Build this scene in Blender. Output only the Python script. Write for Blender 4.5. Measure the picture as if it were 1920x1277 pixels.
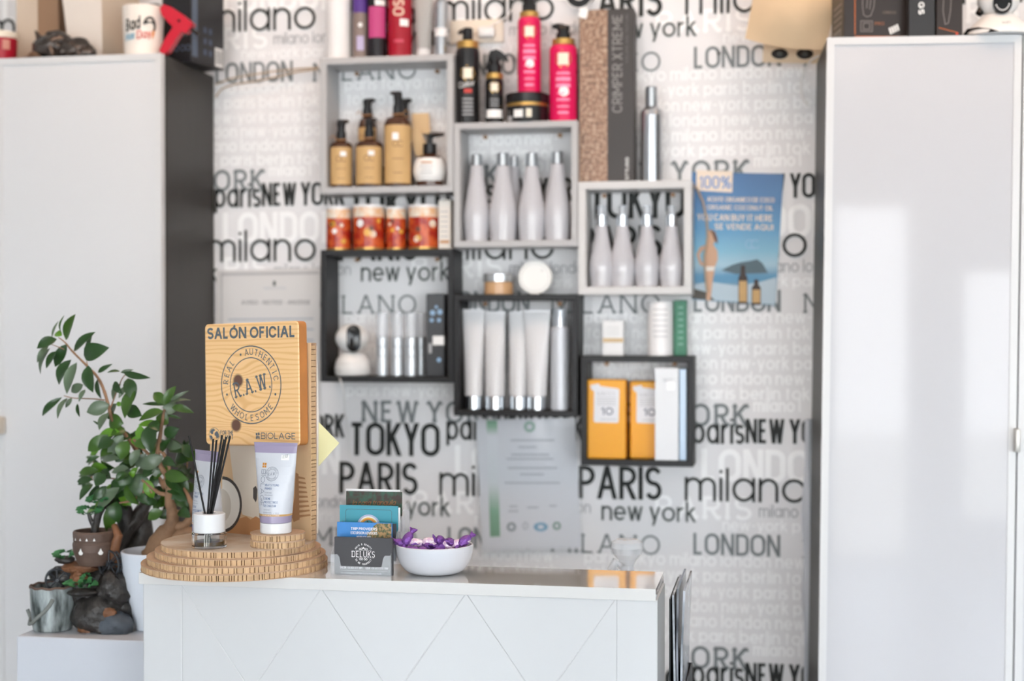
import bpy, bmesh, math, random
from math import sin, cos, pi, radians, sqrt, atan2
from mathutils import Vector, Matrix
random.seed(7)
R = random.Random(11)
scene = bpy.context.scene
for o in list(bpy.data.objects):
    bpy.data.objects.remove(o)

# ------------------------------------------------------------------ camera
YW = 3.15            # the papered wall
YF = 3.053           # front edges of the wall boxes
YD = 2.03            # front edge of the reception desk top
CAM_H = 1.45
F_PX = 2727.0
YAW, PITCH = radians(10.24), radians(-0.556)
cam_data = bpy.data.cameras.new('camera')
cam = bpy.data.objects.new('camera', cam_data)
scene.collection.objects.link(cam)
scene.camera = cam
cam.location = (0, 0, CAM_H)
cam.rotation_euler = (pi / 2 + PITCH, 0, YAW)
cam_data.sensor_width = 36.0
cam_data.lens = F_PX / 1920 * 36
cam_data.clip_start = 0.05
cam_data.dof.use_dof = True
cam_data.dof.focus_distance = 2.13
cam_data.dof.aperture_fstop = 2.8
cam_data.dof.aperture_blades = 0

# ------------------------------------------------------------------ world, lights, exposure
world = bpy.data.worlds.new('world')
scene.world = world
world.use_nodes = True
wn = world.node_tree.nodes
wl = world.node_tree.links
bg = wn['Background']
tc = wn.new('ShaderNodeTexCoord')
sep = wn.new('ShaderNodeSeparateXYZ')
wl.new(tc.outputs['Generated'], sep.inputs[0])
cr = wn.new('ShaderNodeValToRGB')
cr.color_ramp.elements[0].position = 0.0
cr.color_ramp.elements[0].color = (.9, 0.93, .95, 1)
cr.color_ramp.elements[1].position = 0.25
cr.color_ramp.elements[1].color = (0.80, 0.90, 1.0, 1)
wl.new(sep.outputs['Z'], cr.inputs[0])
wl.new(cr.outputs[0], bg.inputs['Color'])
bg.inputs['Strength'].default_value = 6.0

def area_light(name, loc, rot, sx, sy, power, col):
    d = bpy.data.lights.new(name, 'AREA')
    d.shape = 'RECTANGLE'
    d.size = sx
    d.size_y = sy
    d.energy = power
    d.color = col
    o = bpy.data.objects.new(name, d)
    scene.collection.objects.link(o)
    o.location = loc
    o.rotation_euler = rot
    return o
area_light('ceiling_panel_light', (-0.9, 2.35, 2.70), (0, 0, 0), 1.3, 0.4, 4.0, (1.0, 0.66, 0.45))
area_light('ceiling_panel_light', (0.6, 2.35, 2.70), (0, 0, 0), 1.3, 0.4, 3.6, (1.0, 0.66, 0.45))
area_light('ceiling_panel_light', (-0.3, -1.2, 2.70), (0, 0, 0), 2.2, 1.2, 10, (1.0, 0.90, 0.82))

scene.view_settings.view_transform = 'Standard'
scene.view_settings.look = 'None'
scene.view_settings.gamma = 1
scene.view_settings.use_curve_mapping = False
scene.view_settings.exposure = 1.12
scene.cycles.use_denoising = True
scene.cycles.max_bounces = 10
scene.cycles.diffuse_bounces = 5
scene.cycles.glossy_bounces = 4
scene.cycles.transmission_bounces = 8
scene.cycles.transparent_max_bounces = 12
scene.cycles.sample_clamp_indirect = 6.0

# ------------------------------------------------------------------ pixel helpers (positions measured on the photograph)
_fw = Vector((-sin(YAW) * cos(PITCH), cos(YAW) * cos(PITCH), sin(PITCH)))
_rt = Vector((cos(YAW), sin(YAW), 0))
_up = _rt.cross(_fw)
def at(px, py, Y):
    d = _fw + _rt * ((px - 960) / F_PX) - _up * ((py - 638.5) / F_PX)
    return d * (Y / d.y) + Vector((0, 0, CAM_H))
def atx(px, Y, py=600):
    return at(px, py, Y).x
def atz(px, py, Y):
    return at(px, py, Y).z

# ------------------------------------------------------------------ materials
def lin(c):
    if isinstance(c, str):
        c = c.lstrip('#')
        c = [int(c[i:i + 2], 16) / 255 for i in (0, 2, 4)]
    return tuple(((x + 0.055) / 1.055) ** 2.4 if x > 0.04045 else x / 12.92 for x in c[:3]) + (1,)
_M = {}
def mat(name, col='#808080', rough=0.5, metal=0.0, trans=0.0, ior=1.45, coat=0.0, alpha=1.0, bump=0.0, bscale=50.0,
        var=0.0, vscale=8.0, sss=0.0, spec=0.5, col2=None):
    if name in _M:
        return _M[name]
    m = bpy.data.materials.new(name)
    m.use_nodes = True
    nt = m.node_tree
    b = nt.nodes['Principled BSDF']
    b.inputs['Base Color'].default_value = lin(col)
    b.inputs['Roughness'].default_value = rough
    b.inputs['Metallic'].default_value = metal
    b.inputs['Transmission Weight'].default_value = trans
    b.inputs['IOR'].default_value = ior
    b.inputs['Coat Weight'].default_value = coat
    b.inputs['Coat Roughness'].default_value = 0.04
    b.inputs['Alpha'].default_value = alpha
    b.inputs['Specular IOR Level'].default_value = spec
    if sss:
        b.inputs['Subsurface Weight'].default_value = sss
        b.inputs['Subsurface Scale'].default_value = 0.01
    if var or col2:
        t = nt.nodes.new('ShaderNodeTexCoord')
        n = nt.nodes.new('ShaderNodeTexNoise')
        n.inputs['Scale'].default_value = vscale
        n.inputs['Detail'].default_value = 5
        nt.links.new(t.outputs['Object'], n.inputs['Vector'])
        r = nt.nodes.new('ShaderNodeValToRGB')
        c = lin(col)
        if col2:
            c2 = lin(col2)
            r.color_ramp.elements[0].position = 0.42
            r.color_ramp.elements[1].position = 0.58
            r.color_ramp.elements[0].color = c
            r.color_ramp.elements[1].color = c2
        else:
            r.color_ramp.elements[0].position = 0.3
            r.color_ramp.elements[1].position = 0.7
            r.color_ramp.elements[0].color = tuple(max(0, x * (1 - var)) for x in c[:3]) + (1,)
            r.color_ramp.elements[1].color = tuple(min(1, x * (1 + var)) for x in c[:3]) + (1,)
        nt.links.new(n.outputs['Fac'], r.inputs[0])
        nt.links.new(r.outputs[0], b.inputs['Base Color'])
    if bump:
        t = nt.nodes.new('ShaderNodeTexCoord')
        n = nt.nodes.new('ShaderNodeTexNoise')
        n.inputs['Scale'].default_value = bscale
        n.inputs['Detail'].default_value = 6
        nt.links.new(t.outputs['Object'], n.inputs['Vector'])
        bp = nt.nodes.new('ShaderNodeBump')
        bp.inputs['Strength'].default_value = bump
        bp.inputs['Distance'].default_value = 0.004
        nt.links.new(n.outputs['Fac'], bp.inputs['Height'])
        nt.links.new(bp.outputs[0], b.inputs['Normal'])
    _M[name] = m
    return m

# ------------------------------------------------------------------ mesh collector
class MB:
    def __init__(s):
        s.v = []
        s.f = []
        s.mi = []
        s.mats = []
    def m(s, material):
        if material not in s.mats:
            s.mats.append(material)
        return s.mats.index(material)
    def add(s, vs, fs, material):
        k = len(s.v)
        i = s.m(material)
        s.v.extend([tuple(p) for p in vs])
        for f in fs:
            s.f.append([q + k for q in f])
            s.mi.append(i)
    def box(s, x0, x1, y0, y1, z0, z1, material):
        vs = [(x, y, z) for z in (z0, z1) for y in (y0, y1) for x in (x0, x1)]
        s.add(vs, [(0, 2, 3, 1), (4, 5, 7, 6), (0, 1, 5, 4), (2, 6, 7, 3), (0, 4, 6, 2), (1, 3, 7, 5)], material)
        return s
    def rbox(s, x0, x1, y0, y1, z0, z1, r, material, seg=2):
        bm = bmesh.new()
        bmesh.ops.create_cube(bm, size=1)
        for v in bm.verts:
            v.co = ((x0 + x1) / 2 + v.co.x * (x1 - x0), (y0 + y1) / 2 + v.co.y * (y1 - y0), (z0 + z1) / 2 + v.co.z * (z1 - z0))
        bmesh.ops.bevel(bm, geom=list(bm.edges), offset=r, segments=seg, affect='EDGES', profile=0.5)
        bm.verts.index_update()
        s.add([v.co for v in bm.verts], [[v.index for v in f.verts] for f in bm.faces], material)
        bm.free()
        return s
    def lathe(s, prof, material, c=(0, 0, 0), seg=32, cap0=True, cap1=True, sx=1, sy=1):
        """prof: list of (radius, z[, material])"""
        n = len(prof)
        vs = []
        for p in prof:
            for k in range(seg):
                a = 2 * pi * k / seg
                vs.append((c[0] + p[0] * cos(a) * sx, c[1] + p[0] * sin(a) * sy, c[2] + p[1]))
        for i in range(n - 1):
            mt = prof[i + 1][2] if len(prof[i + 1]) > 2 else material
            ring = [vs[i * seg + k] for k in range(seg)] + [vs[(i + 1) * seg + k] for k in range(seg)]
            s.add(ring, [(k, (k + 1) % seg, seg + (k + 1) % seg, seg + k) for k in range(seg)], mt)
        if cap0 and prof[0][0] > 1e-6:
            s.add(vs[:seg], [list(range(seg))[::-1]], material)
        if cap1 and prof[-1][0] > 1e-6:
            mt = prof[-1][2] if len(prof[-1]) > 2 else material
            s.add(vs[(n - 1) * seg:], [list(range(seg))], mt)
        return s
    def loft(s, secs, material, cap=True):
        """secs: list of rings (each a list of 3D points, same count)"""
        n = len(secs[0])
        vs = [p for r in secs for p in r]
        fs = []
        for i in range(len(secs) - 1):
            for k in range(n):
                fs.append((i * n + k, i * n + (k + 1) % n, (i + 1) * n + (k + 1) % n, (i + 1) * n + k))
        if cap:
            fs.append(list(range(n))[::-1])
            fs.append([(len(secs) - 1) * n + k for k in range(n)])
        s.add(vs, fs, material)
        return s
    def tube(s, pts, rad, material, seg=8, cap=True):
        pts = [Vector(p) for p in pts]
        if not isinstance(rad, (list, tuple)):
            rad = [rad] * len(pts)
        rings = []
        t0 = (pts[1] - pts[0]).normalized()
        nrm = t0.orthogonal().normalized()
        for i, p in enumerate(pts):
            if i == 0:
                t = pts[1] - pts[0]
            elif i == len(pts) - 1:
                t = pts[-1] - pts[-2]
            else:
                t = pts[i + 1] - pts[i - 1]
            t.normalize()
            nrm = (nrm - t * nrm.dot(t))
            nrm = nrm.normalized() if nrm.length > 1e-6 else t.orthogonal().normalized()
            b = t.cross(nrm)
            rings.append([p + (nrm * cos(2 * pi * k / seg) + b * sin(2 * pi * k / seg)) * rad[i] for k in range(seg)])
        return s.loft(rings, material, cap)
    def prism(s, poly, y0, y1, material):
        """poly in XZ, extruded along Y"""
        n = len(poly)
        vs = [(p[0], y0, p[1]) for p in poly] + [(p[0], y1, p[1]) for p in poly]
        fs = [list(range(n)), [2 * n - 1 - k for k in range(n)]]
        fs += [(k, n + k, n + (k + 1) % n, (k + 1) % n) for k in range(n)]
        s.add(vs, fs, material)
        return s
    def prism_z(s, poly, z0, z1, material):
        n = len(poly)
        vs = [(p[0], p[1], z0) for p in poly] + [(p[0], p[1], z1) for p in poly]
        fs = [[n - 1 - k for k in range(n)], [n + k for k in range(n)]]
        fs += [(k, (k + 1) % n, n + (k + 1) % n, n + k) for k in range(n)]
        s.add(vs, fs, material)
        return s
    def sphere(s, c, r, material, u=20, v=12, noise=0.0, seed=0, fr=1.0):
        rr = r if isinstance(r, (list, tuple)) else (r, r, r)
        rnd = random.Random(seed)
        ph = [(rnd.uniform(0, 6.28), rnd.uniform(0, 6.28), rnd.uniform(0, 6.28)) for _ in range(5)]
        vs = [(c[0], c[1], c[2] + rr[2])]
        for i in range(1, v):
            for k in range(u):
                t, a = pi * i / v, 2 * pi * k / u
                x, y, z = sin(t) * cos(a), sin(t) * sin(a), cos(t)
                q = 1.0
                if noise:
                    for j, (p1, p2, p3) in enumerate(ph):
                        w = (1.7 + j * 1.3) * fr
                        q += noise / (1 + j * .6) * sin(w * x + p1) * sin(w * y + p2) * cos(w * z + p3) * 1.6
                        if fr > 1.5:
                            q += noise * .3 / (1 + j * .5) * sin(3.1 * w * x + p3) * cos(2.7 * w * y + p1) * sin(3.4 * w * z + p2)
                vs.append((c[0] + x * rr[0] * q, c[1] + y * rr[1] * q, c[2] + z * rr[2] * q))
        vs.append((c[0], c[1], c[2] - rr[2]))
        fs = [(0, 1 + k, 1 + (k + 1) % u) for k in range(u)]
        for i in range(v - 2):
            for k in range(u):
                a = 1 + i * u
                fs.append((a + k, a + u + k, a + u + (k + 1) % u, a + (k + 1) % u))
        a = 1 + (v - 2) * u
        fs += [(len(vs) - 1, a + (k + 1) % u, a + k) for k in range(u)]
        s.add(vs, fs, material)
        return s
    def poly(s, pts, material):
        s.add(pts, [list(range(len(pts)))], material)
        return s
    def build(s, name, parent=None, loc=None, rot=None, smooth=True, angle=40, origin=None):
        me = bpy.data.meshes.new(name)
        vs = s.v
        if origin is not None:
            vs = [(p[0] - origin[0], p[1] - origin[1], p[2] - origin[2]) for p in vs]
        me.from_pydata(vs, [], s.f)
        for m_ in s.mats:
            me.materials.append(m_)
        me.polygons.foreach_set('material_index', s.mi)
        if smooth:
            me.polygons.foreach_set('use_smooth', [True] * len(me.polygons))
            me.set_sharp_from_angle(angle=radians(angle))
        me.update()
        o = bpy.data.objects.new(name, me)
        scene.collection.objects.link(o)
        if parent is not None:
            o.parent = parent
        if origin is not None:
            o.location = origin
        if loc is not None:
            o.location = loc
        if rot is not None:
            o.rotation_euler = rot
        return o

def tag(o, label=None, cat=None, group=None, kind=None):
    if label:
        o['label'] = label
    if cat:
        o['category'] = cat
    if group:
        o['group'] = group
    if kind:
        o['kind'] = kind
    return o
def thing(name, label, cat, loc=(0, 0, 0), rotz=0.0, group=None):
    o = bpy.data.objects.new(name, None)
    o.empty_display_size = 0.02
    scene.collection.objects.link(o)
    o.location = loc
    o.rotation_euler = (0, 0, rotz)
    return tag(o, label, cat, group)
def copy_tree(o, parent=None):
    c = o.copy()
    scene.collection.objects.link(c)
    if parent is not None:
        c.parent = parent
    for ch in list(o.children):
        copy_tree(ch, c)
    return c
def face_cam(o):
    """turn a round thing so that its label side looks towards the room's middle, where the photographer stands"""
    o.rotation_euler = (0, 0, -atan2(o.location.x, o.location.y))
    return o
def struct(o):
    o['kind'] = 'structure'
    return o

# ------------------------------------------------------------------ stroke lettering
def arc(cx, cy, rx, ry, a0, a1, n=12):
    return [(cx + rx * cos(radians(a0 + (a1 - a0) * i / (n - 1))), cy + ry * sin(radians(a0 + (a1 - a0) * i / (n - 1)))) for i in range(n)]
UW = dict(A=.72, B=.58, C=.7, D=.68, E=.5, F=.48, G=.74, H=.66, I=0, J=.42, K=.6, L=.46, M=.82, N=.68, O=.8, P=.56, Q=.8, R=.58,
          S=.56, T=.6, U=.66, V=.7, W=1.0, X=.62, Y=.64, Z=.58)
LW = dict(a=.6, b=.6, c=.5, d=.6, e=.58, f=.28, g=.6, h=.5, i=0, j=.15, k=.46, l=0, m=.86, n=.5, o=.64, p=.6, q=.6, r=.28, s=.4,
          t=.3, u=.5, v=.48, w=.76, x=.48, y=.5, z=.44)
UW['Ó'] = .8
UW['Ú'] = .66
UW.update({'0': .56, '1': .2, '2': .52, '3': .52, '4': .56, '5': .52, '6': .54, '7': .5, '8': .52, '9': .54, '&': .7, '%': .9, '+': .5,
           '-': .3, '.': 0, ',': 0, '/': .3, ':': 0})
def glyph(ch, k=1.0):
    """strokes (lists of points) and advance width of one character, cap height 1; k scales widths"""
    X = .68
    if ch == ' ':
        return [], .3 * k
    if ch in UW:
        W = UW[ch] * k
        r = min(W / 2, .5)
        q = min(W, .27)
        if ch in 'OQ0Ó':
            s = arc(W / 2, 1 - r, W / 2, r, 0, 180) + arc(W / 2, r, W / 2, r, 180, 360)
            s = [s + [s[0]]]
            if ch == 'Q':
                s.append([(W * .6, .25), (W, -.05)])
            if ch == 'Ó':
                s.append([(W * .5, 1.12), (W * .72, 1.3)])
            return s, W
        if ch == 'C':
            return [arc(W / 2, 1 - r, W / 2, r, 20, 180) + arc(W / 2, r, W / 2, r, 180, 340)], W
        if ch == 'G':
            return [arc(W / 2, 1 - r, W / 2, r, 25, 180) + arc(W / 2, r, W / 2, r, 180, 360) + [(W, .45), (W * .55, .45)]], W
        if ch in 'UÚ':
            s = [[(0, 1), (0, r)] + arc(W / 2, r, W / 2, r, 180, 360)[1:] + [(W, 1)]]
            if ch == 'Ú':
                s.append([(W * .5, 1.12), (W * .72, 1.3)])
            return s, W
        if ch == 'D':
            return [[(0, 0), (0, 1)], [(0, 1), (W - r, 1)] + arc(W - r, 1 - r, r, r, 90, 0)[1:] + arc(W - r, r, r, r, 0, -90) + [(0, 0)]], W
        if ch in 'PRB':
            y0 = .47
            h = (1 - y0) / 2
            s = [[(0, 0), (0, 1)], [(0, 1), (W - q, 1)] + arc(W - q, 1 - h, q, h, 90, -90)[1:] + [(0, y0)]]
            if ch == 'R':
                s.append([(W * .45, y0), (W, 0)])
            if ch == 'B':
                s.append([(0, y0), (W - q, y0)] + arc(W - q, y0 / 2, q * 1.05, y0 / 2, 90, -90)[1:] + [(0, 0)])
            return s, W
        if ch == 'S':
            return [arc(W / 2, .75, W / 2, .25, 25, 270) + arc(W / 2, .25, W / 2, .25, 90, -155)[1:]], W
        T = {'A': [[(0, 0), (W / 2, 1)], [(W / 2, 1), (W, 0)], [(W * .17, .33), (W * .83, .33)]],
             'E': [[(0, 0), (0, 1)], [(0, 1), (W, 1)], [(0, .52), (W * .85, .52)], [(0, 0), (W, 0)]],
             'F': [[(0, 0), (0, 1)], [(0, 1), (W, 1)], [(0, .5), (W * .85, .5)]],
             'H': [[(0, 0), (0, 1)], [(W, 0), (W, 1)], [(0, .5), (W, .5)]],
             'I': [[(0, 0), (0, 1)]],
             'J': [[(W, 1), (W, W / 2)] + arc(W / 2, W / 2, W / 2, W / 2, 0, -150)[1:]],
             'K': [[(0, 0), (0, 1)], [(W, 1), (0, .4)], [(W * .35, .6), (W, 0)]],
             'L': [[(0, 0), (0, 1)], [(0, 0), (W, 0)]],
             'M': [[(0, 0), (0, 1)], [(0, 1), (W / 2, .25)], [(W / 2, .25), (W, 1)], [(W, 1), (W, 0)]],
             'N': [[(0, 0), (0, 1)], [(0, 1), (W, 0)], [(W, 0), (W, 1)]],
             'T': [[(0, 1), (W, 1)], [(W / 2, 0), (W / 2, 1)]],
             'V': [[(0, 1), (W / 2, 0)], [(W / 2, 0), (W, 1)]],
             'W': [[(0, 1), (W * .25, 0)], [(W * .25, 0), (W / 2, 1)], [(W / 2, 1), (W * .75, 0)], [(W * .75, 0), (W, 1)]],
             'X': [[(0, 0), (W, 1)], [(0, 1), (W, 0)]],
             'Y': [[(0, 1), (W / 2, .45)], [(W, 1), (W / 2, .45)], [(W / 2, 0), (W / 2, .45)]],
             'Z': [[(0, 1), (W, 1), (0, 0), (W, 0)]],
             '1': [[(W, 0), (W, 1), (0, .8)]],
             '2': [arc(W / 2, .73, W / 2, .27, 170, -30) + [(0, 0), (W, 0)]],
             '3': [arc(W / 2, .75, W / 2, .25, 150, -80) + arc(W / 2, .25, W / 2, .25, 80, -150)],
             '4': [[(W * .75, 0), (W * .75, 1), (0, .3), (W, .3)]],
             '5': [[(W, 1), (.05, 1), (0, .55)] + arc(W / 2, .3, W / 2, .3, 130, -150)],
             '6': [[(W * .8, 1), (.04, .45)] + arc(W / 2, .3, W / 2, .3, 150, 510, 15)],
             '7': [[(0, 1), (W, 1), (W * .35, 0)]],
             '8': [arc(W / 2, .76, W / 2 * .85, .24, -90, 270, 15), arc(W / 2, .26, W / 2, .26, 90, 450, 15)],
             '9': [[(W * .2, 0), (W * .96, .55)] + arc(W / 2, .7, W / 2, .3, -30, 330, 15)],
             '&': [[(W, 0), (W * .2, .72)] + arc(W * .42, .8, W * .25, .2, 200, -30) + [(.05, .3)] + arc(W * .4, .25, W * .4, .25, 180, 340)],
             '%': [arc(W * .2, .78, W * .2, .22, 0, 360, 13), arc(W * .8, .22, W * .2, .22, 0, 360, 13), [(W * .15, 0), (W * .85, 1)]],
             '+': [[(0, .5), (W, .5)], [(W / 2, .5 - W / 2), (W / 2, .5 + W / 2)]],
             '-': [[(0, .42), (W, .42)]],
             '.': [[(0, 0), (0, .1)]], ',': [[(0, .05), (-.08, -.14)]], '/': [[(0, -.1), (W, 1.1)]],
             ':': [[(0, .05), (0, .12)], [(0, .5), (0, .57)]]}
        return T[ch], W
    W = LW[ch] * k
    rx, ry = W / 2, X / 2
    ring = arc(rx, ry, rx, ry, 0, 360, 17)
    if ch == 'o':
        return [ring], W
    if ch in 'adgq':
        s = [arc(rx, ry, rx, ry, 20, 340, 15)]
        if ch == 'a':
            s.append([(W, 0), (W, X)])
        if ch == 'd':
            s.append([(W, 0), (W, 1)])
        if ch == 'q':
            s.append([(W, -.3), (W, X)])
        if ch == 'g':
            s.append([(W, X), (W, -.05)] + arc(rx, -.05, rx, .25, 0, -150)[1:])
        return s, W
    if ch in 'bp':
        return [arc(rx, ry, rx, ry, 160, -160, 15), [(0, 0), (0, 1)] if ch == 'b' else [(0, -.3), (0, X)]], W
    if ch == 'c':
        return [arc(rx, ry, rx, ry, 40, 320, 13)], W
    if ch == 'e':
        return [[(0, ry), (W, ry)] + arc(rx, ry, rx, ry, 0, 320, 15)[1:]], W
    def hump(x0, w):
        r = w / 2
        return arc(x0 + r, X - min(r, .4), r, min(r, .4), 180, 0, 10) + [(x0 + w, 0)]
    rr_ = W / 2
    T = {'f': [[(W, 1)] + arc(W * .9, .8, W * .55, .2, 90, 180, 5) + [(W * .35, 0)], [(0, X), (W, X)]],
         'h': [[(0, 0), (0, 1)], hump(0, W)],
         'n': [[(0, 0), (0, X)], hump(0, W)],
         'm': [[(0, 0), (0, X)], hump(0, W / 2), hump(W / 2, W / 2)],
         'i': [[(0, 0), (0, X)], [(0, .88), (0, .98)]],
         'j': [[(W, X), (W, -.1)] + arc(0, -.1, W, .2, 0, -90, 5), [(W, .88), (W, .98)]],
         'k': [[(0, 0), (0, 1)], [(W * .9, X), (0, .28)], [(W * .3, .42), (W, 0)]],
         'l': [[(0, 0), (0, 1)]],
         'r': [[(0, 0), (0, X)], [(0, X * .6)] + arc(W, X - .28, W, .28, 165, 85, 6)],
         's': [arc(rx, X * .75, rx, X * .25, 30, 270) + arc(rx, X * .25, rx, X * .25, 90, -150)[1:]],
         't': [[(W * .4, 0), (W * .4, .92)], [(0, X), (W, X)]],
         'u': [[(0, X), (0, rr_)] + arc(rr_, rr_, rr_, rr_, 180, 360)[1:], [(W, 0), (W, X)]],
         'v': [[(0, X), (W / 2, 0)], [(W / 2, 0), (W, X)]],
         'w': [[(0, X), (W * .25, 0)], [(W * .25, 0), (W / 2, X)], [(W / 2, X), (W * .75, 0)], [(W * .75, 0), (W, X)]],
         'x': [[(0, X), (W, 0)], [(0, 0), (W, X)]],
         'y': [[(0, X), (W / 2, 0)], [(W, X), (W * .3, -.3)]],
         'z': [[(0, X), (W, X), (0, 0), (W, 0)]]}
    return T[ch], W

def ribbon(pts, w):
    """quads of a stroked polyline"""
    P = [Vector(p) for p in pts]
    Q = [P[0]]
    for p in P[1:]:
        if (p - Q[-1]).length > 1e-5:
            Q.append(p)
    P = Q
    n = len(P)
    if n < 2:
        return [], []
    closed = (P[0] - P[-1]).length < 1e-4 and n > 3
    vs = []
    for i in range(n):
        if closed and i in (0, n - 1):
            a, b, c = P[n - 2], P[0], P[1]
            d1, d2 = (b - a).normalized(), (c - b).normalized()
        else:
            d1 = (P[i] - P[i - 1]).normalized() if i > 0 else (P[1] - P[0]).normalized()
            d2 = (P[i + 1] - P[i]).normalized() if i < n - 1 else d1
        n1, n2 = Vector((-d1.y, d1.x)), Vector((-d2.y, d2.x))
        m_ = (n1 + n2)
        if m_.length < .3:
            m_ = n1
            k = 1
        else:
            m_.normalize()
            k = min(1.6, 1 / max(.3, m_.dot(n1)))
        vs += [P[i] + m_ * (w / 2 * k), P[i] - m_ * (w / 2 * k)]
    fs = [(2 * i, 2 * i + 1, 2 * i + 3, 2 * i + 2) for i in range(n - 1)]
    return vs, fs

def stroke(s_, w, ww):
    """geometry of one stroke: stems run half a stroke past the lines, slanted stems end level"""
    s_ = [tuple(q) for q in s_]
    def ext(e, b):
        if abs(e[0] - b[0]) < .02 and (abs(e[1]) < .01 or abs(e[1] - 1) < .01 or abs(e[1] - .68) < .01):
            return (e[0], e[1] + (w / 2 if e[1] > b[1] else -w / 2))
        return e
    if len(s_) == 2 and abs(s_[0][1] - s_[1][1]) > .3 and abs(s_[0][0] - s_[1][0]) > .02:
        a, b = sorted(s_, key=lambda q: q[1])
        dx, dy = b[0] - a[0], b[1] - a[1]
        e0 = w / 2 if abs(a[1]) < .01 else 0
        e1 = w / 2 if (abs(b[1] - 1) < .01 or abs(b[1] - .68) < .01) else 0
        h = ww / 2 * min(1.9, sqrt(dx * dx + dy * dy) / dy)
        a2 = (a[0], a[1] - e0)
        b2 = (b[0], b[1] + e1)
        return [Vector((a2[0] - h, a2[1])), Vector((a2[0] + h, a2[1])), Vector((b2[0] + h, b2[1])), Vector((b2[0] - h, b2[1]))], [(0, 1, 2, 3)]
    s_[0] = ext(s_[0], s_[1])
    s_[-1] = ext(s_[-1], s_[-2])
    return ribbon(s_, ww)
_k = [0]
def text_width(t, k, w, gap, serif=False):
    x = 0
    for ch in t:
        g, adv = glyph(ch, k)
        x += adv + (gap + w if ch != ' ' else 0) + (.12 * k if serif and ch != ' ' else 0)
    return x - gap - w
def text(mb, t, material, fmap, height, width=None, w=.14, k=1.0, gap=.12, serif=False, align='l', rot=0.0, contrast=1.0):
    """draw t; fmap(u, v) -> 3D point with u, v in metres from the text's lower-left corner (align l) or its centre (c)"""
    height = height / (1 + w)
    kk = k
    if width is not None:
        lo, hi = .1, 4.0
        for _ in range(30):
            kk = (lo + hi) / 2
            if text_width(t, kk, w, gap * min(kk, 1.4), serif) * height + w * height < width:
                lo = kk
            else:
                hi = kk
    g = gap * min(kk, 1.4)
    tot = text_width(t, kk, w, g, serif) * height
    x = -tot / 2 if align == 'c' else (-tot if align == 'r' else 0) + (w / 2 * height if align == 'l' else 0)
    for ch in t:
        st, adv = glyph(ch, kk)
        if serif and ch != ' ':
            ex = []
            for s_ in st:
                for (px_, py_) in (s_[0], s_[-1]):
                    if len(s_) == 2 and abs(s_[0][1] - s_[1][1]) > .3 and (py_ < .02 or py_ > .98):
                        ex.append([(px_ - .13, min(max(py_, w / 3), 1 - w / 3)), (px_ + .13, min(max(py_, w / 3), 1 - w / 3))])
            st = [(s_, w) for s_ in st] + [(s_, w * .7) for s_ in ex]
            x += .06 * kk * height
        else:
            st = [(s_, w) for s_ in st]
        for s_, ww in st:
            if contrast != 1.0 and len(s_) == 2 and s_[0][1] == s_[1][1]:
                ww = ww * contrast
            vs, fs = stroke(s_, w, ww)
            if vs:
                _k[0] = (_k[0] + 1) % 14
                dk_ = _k[0] * 6e-6          # overlapping strokes never share a plane
                P_ = [fmap(x + q.x * height, (q.y + w / 2) * height) for q in vs]
                mb.add([(p[0], p[1] - dk_, p[2]) for p in P_], fs, material)
        x += (adv + (g + w if ch != ' ' else 0) + (.06 * kk if serif and ch != ' ' else 0)) * height
def on_front(x0, z0, y, tilt=0.0):
    """map for a plane facing the camera (-Y)"""
    c, s = cos(tilt), sin(tilt)
    return lambda u, v: (x0 + u * c - v * s, y, z0 + u * s + v * c)
def on_cyl(r, z0, cx=0, cy=0, a0=0.0, dy=.0004):
    """map onto the camera side of a cylinder; u runs around it"""
    def f(u, v):
        a = -pi / 2 + a0 + u / r
        return (cx + (r + dy) * cos(a), cy + (r + dy) * sin(a), z0 + v)
    return f
def circle_text(mb, t, material, base, R_, mid, height, w=.14, step=None, top=True, serif=False, sx=1.0):
    """letters around a circle; base(u, v) maps plane coords around the circle's centre"""
    n = len(t)
    for i, ch in enumerate(t):
        if ch == ' ':
            continue
        a = radians(mid) + radians(-(i - (n - 1) / 2) * step if top else (i - (n - 1) / 2) * step)
        if top:
            cxx, cyy, rot = R_ * cos(a), R_ * sin(a), a - pi / 2
        else:
            cxx, cyy, rot = R_ * cos(a), R_ * sin(a), a + pi / 2
        c, s = cos(rot), sin(rot)
        oy = -height / 2
        text(mb, ch, material, lambda u, v: base((cxx + u * c - (v + oy) * s) * sx, cyy + u * s + (v + oy) * c), height, w=w, align='c', serif=serif)
def disc(mb, material, fmap, cx, cy, r, n=24, rx=None):
    mb.add([fmap(cx + (rx or r) * cos(2 * pi * i / n), cy + r * sin(2 * pi * i / n)) for i in range(n)], [list(range(n))], material)
def ring(mb, material, fmap, cx, cy, r, w, n=40, a0=0, a1=360, rx=None):
    vs, fs = ribbon(arc(cx, cy, rx or r, r, a0, a1, n), w)
    mb.add([fmap(q.x, q.y) for q in vs], fs, material)
def quad(mb, material, fmap, u0, u1, v0, v1, n=1):
    us = [u0 + (u1 - u0) * i / n for i in range(n + 1)]
    vs = [fmap(u, v0) for u in us] + [fmap(u, v1) for u in us]
    mb.add(vs, [(i, i + 1, n + 2 + i, n + 1 + i) for i in range(n)], material)

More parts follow.
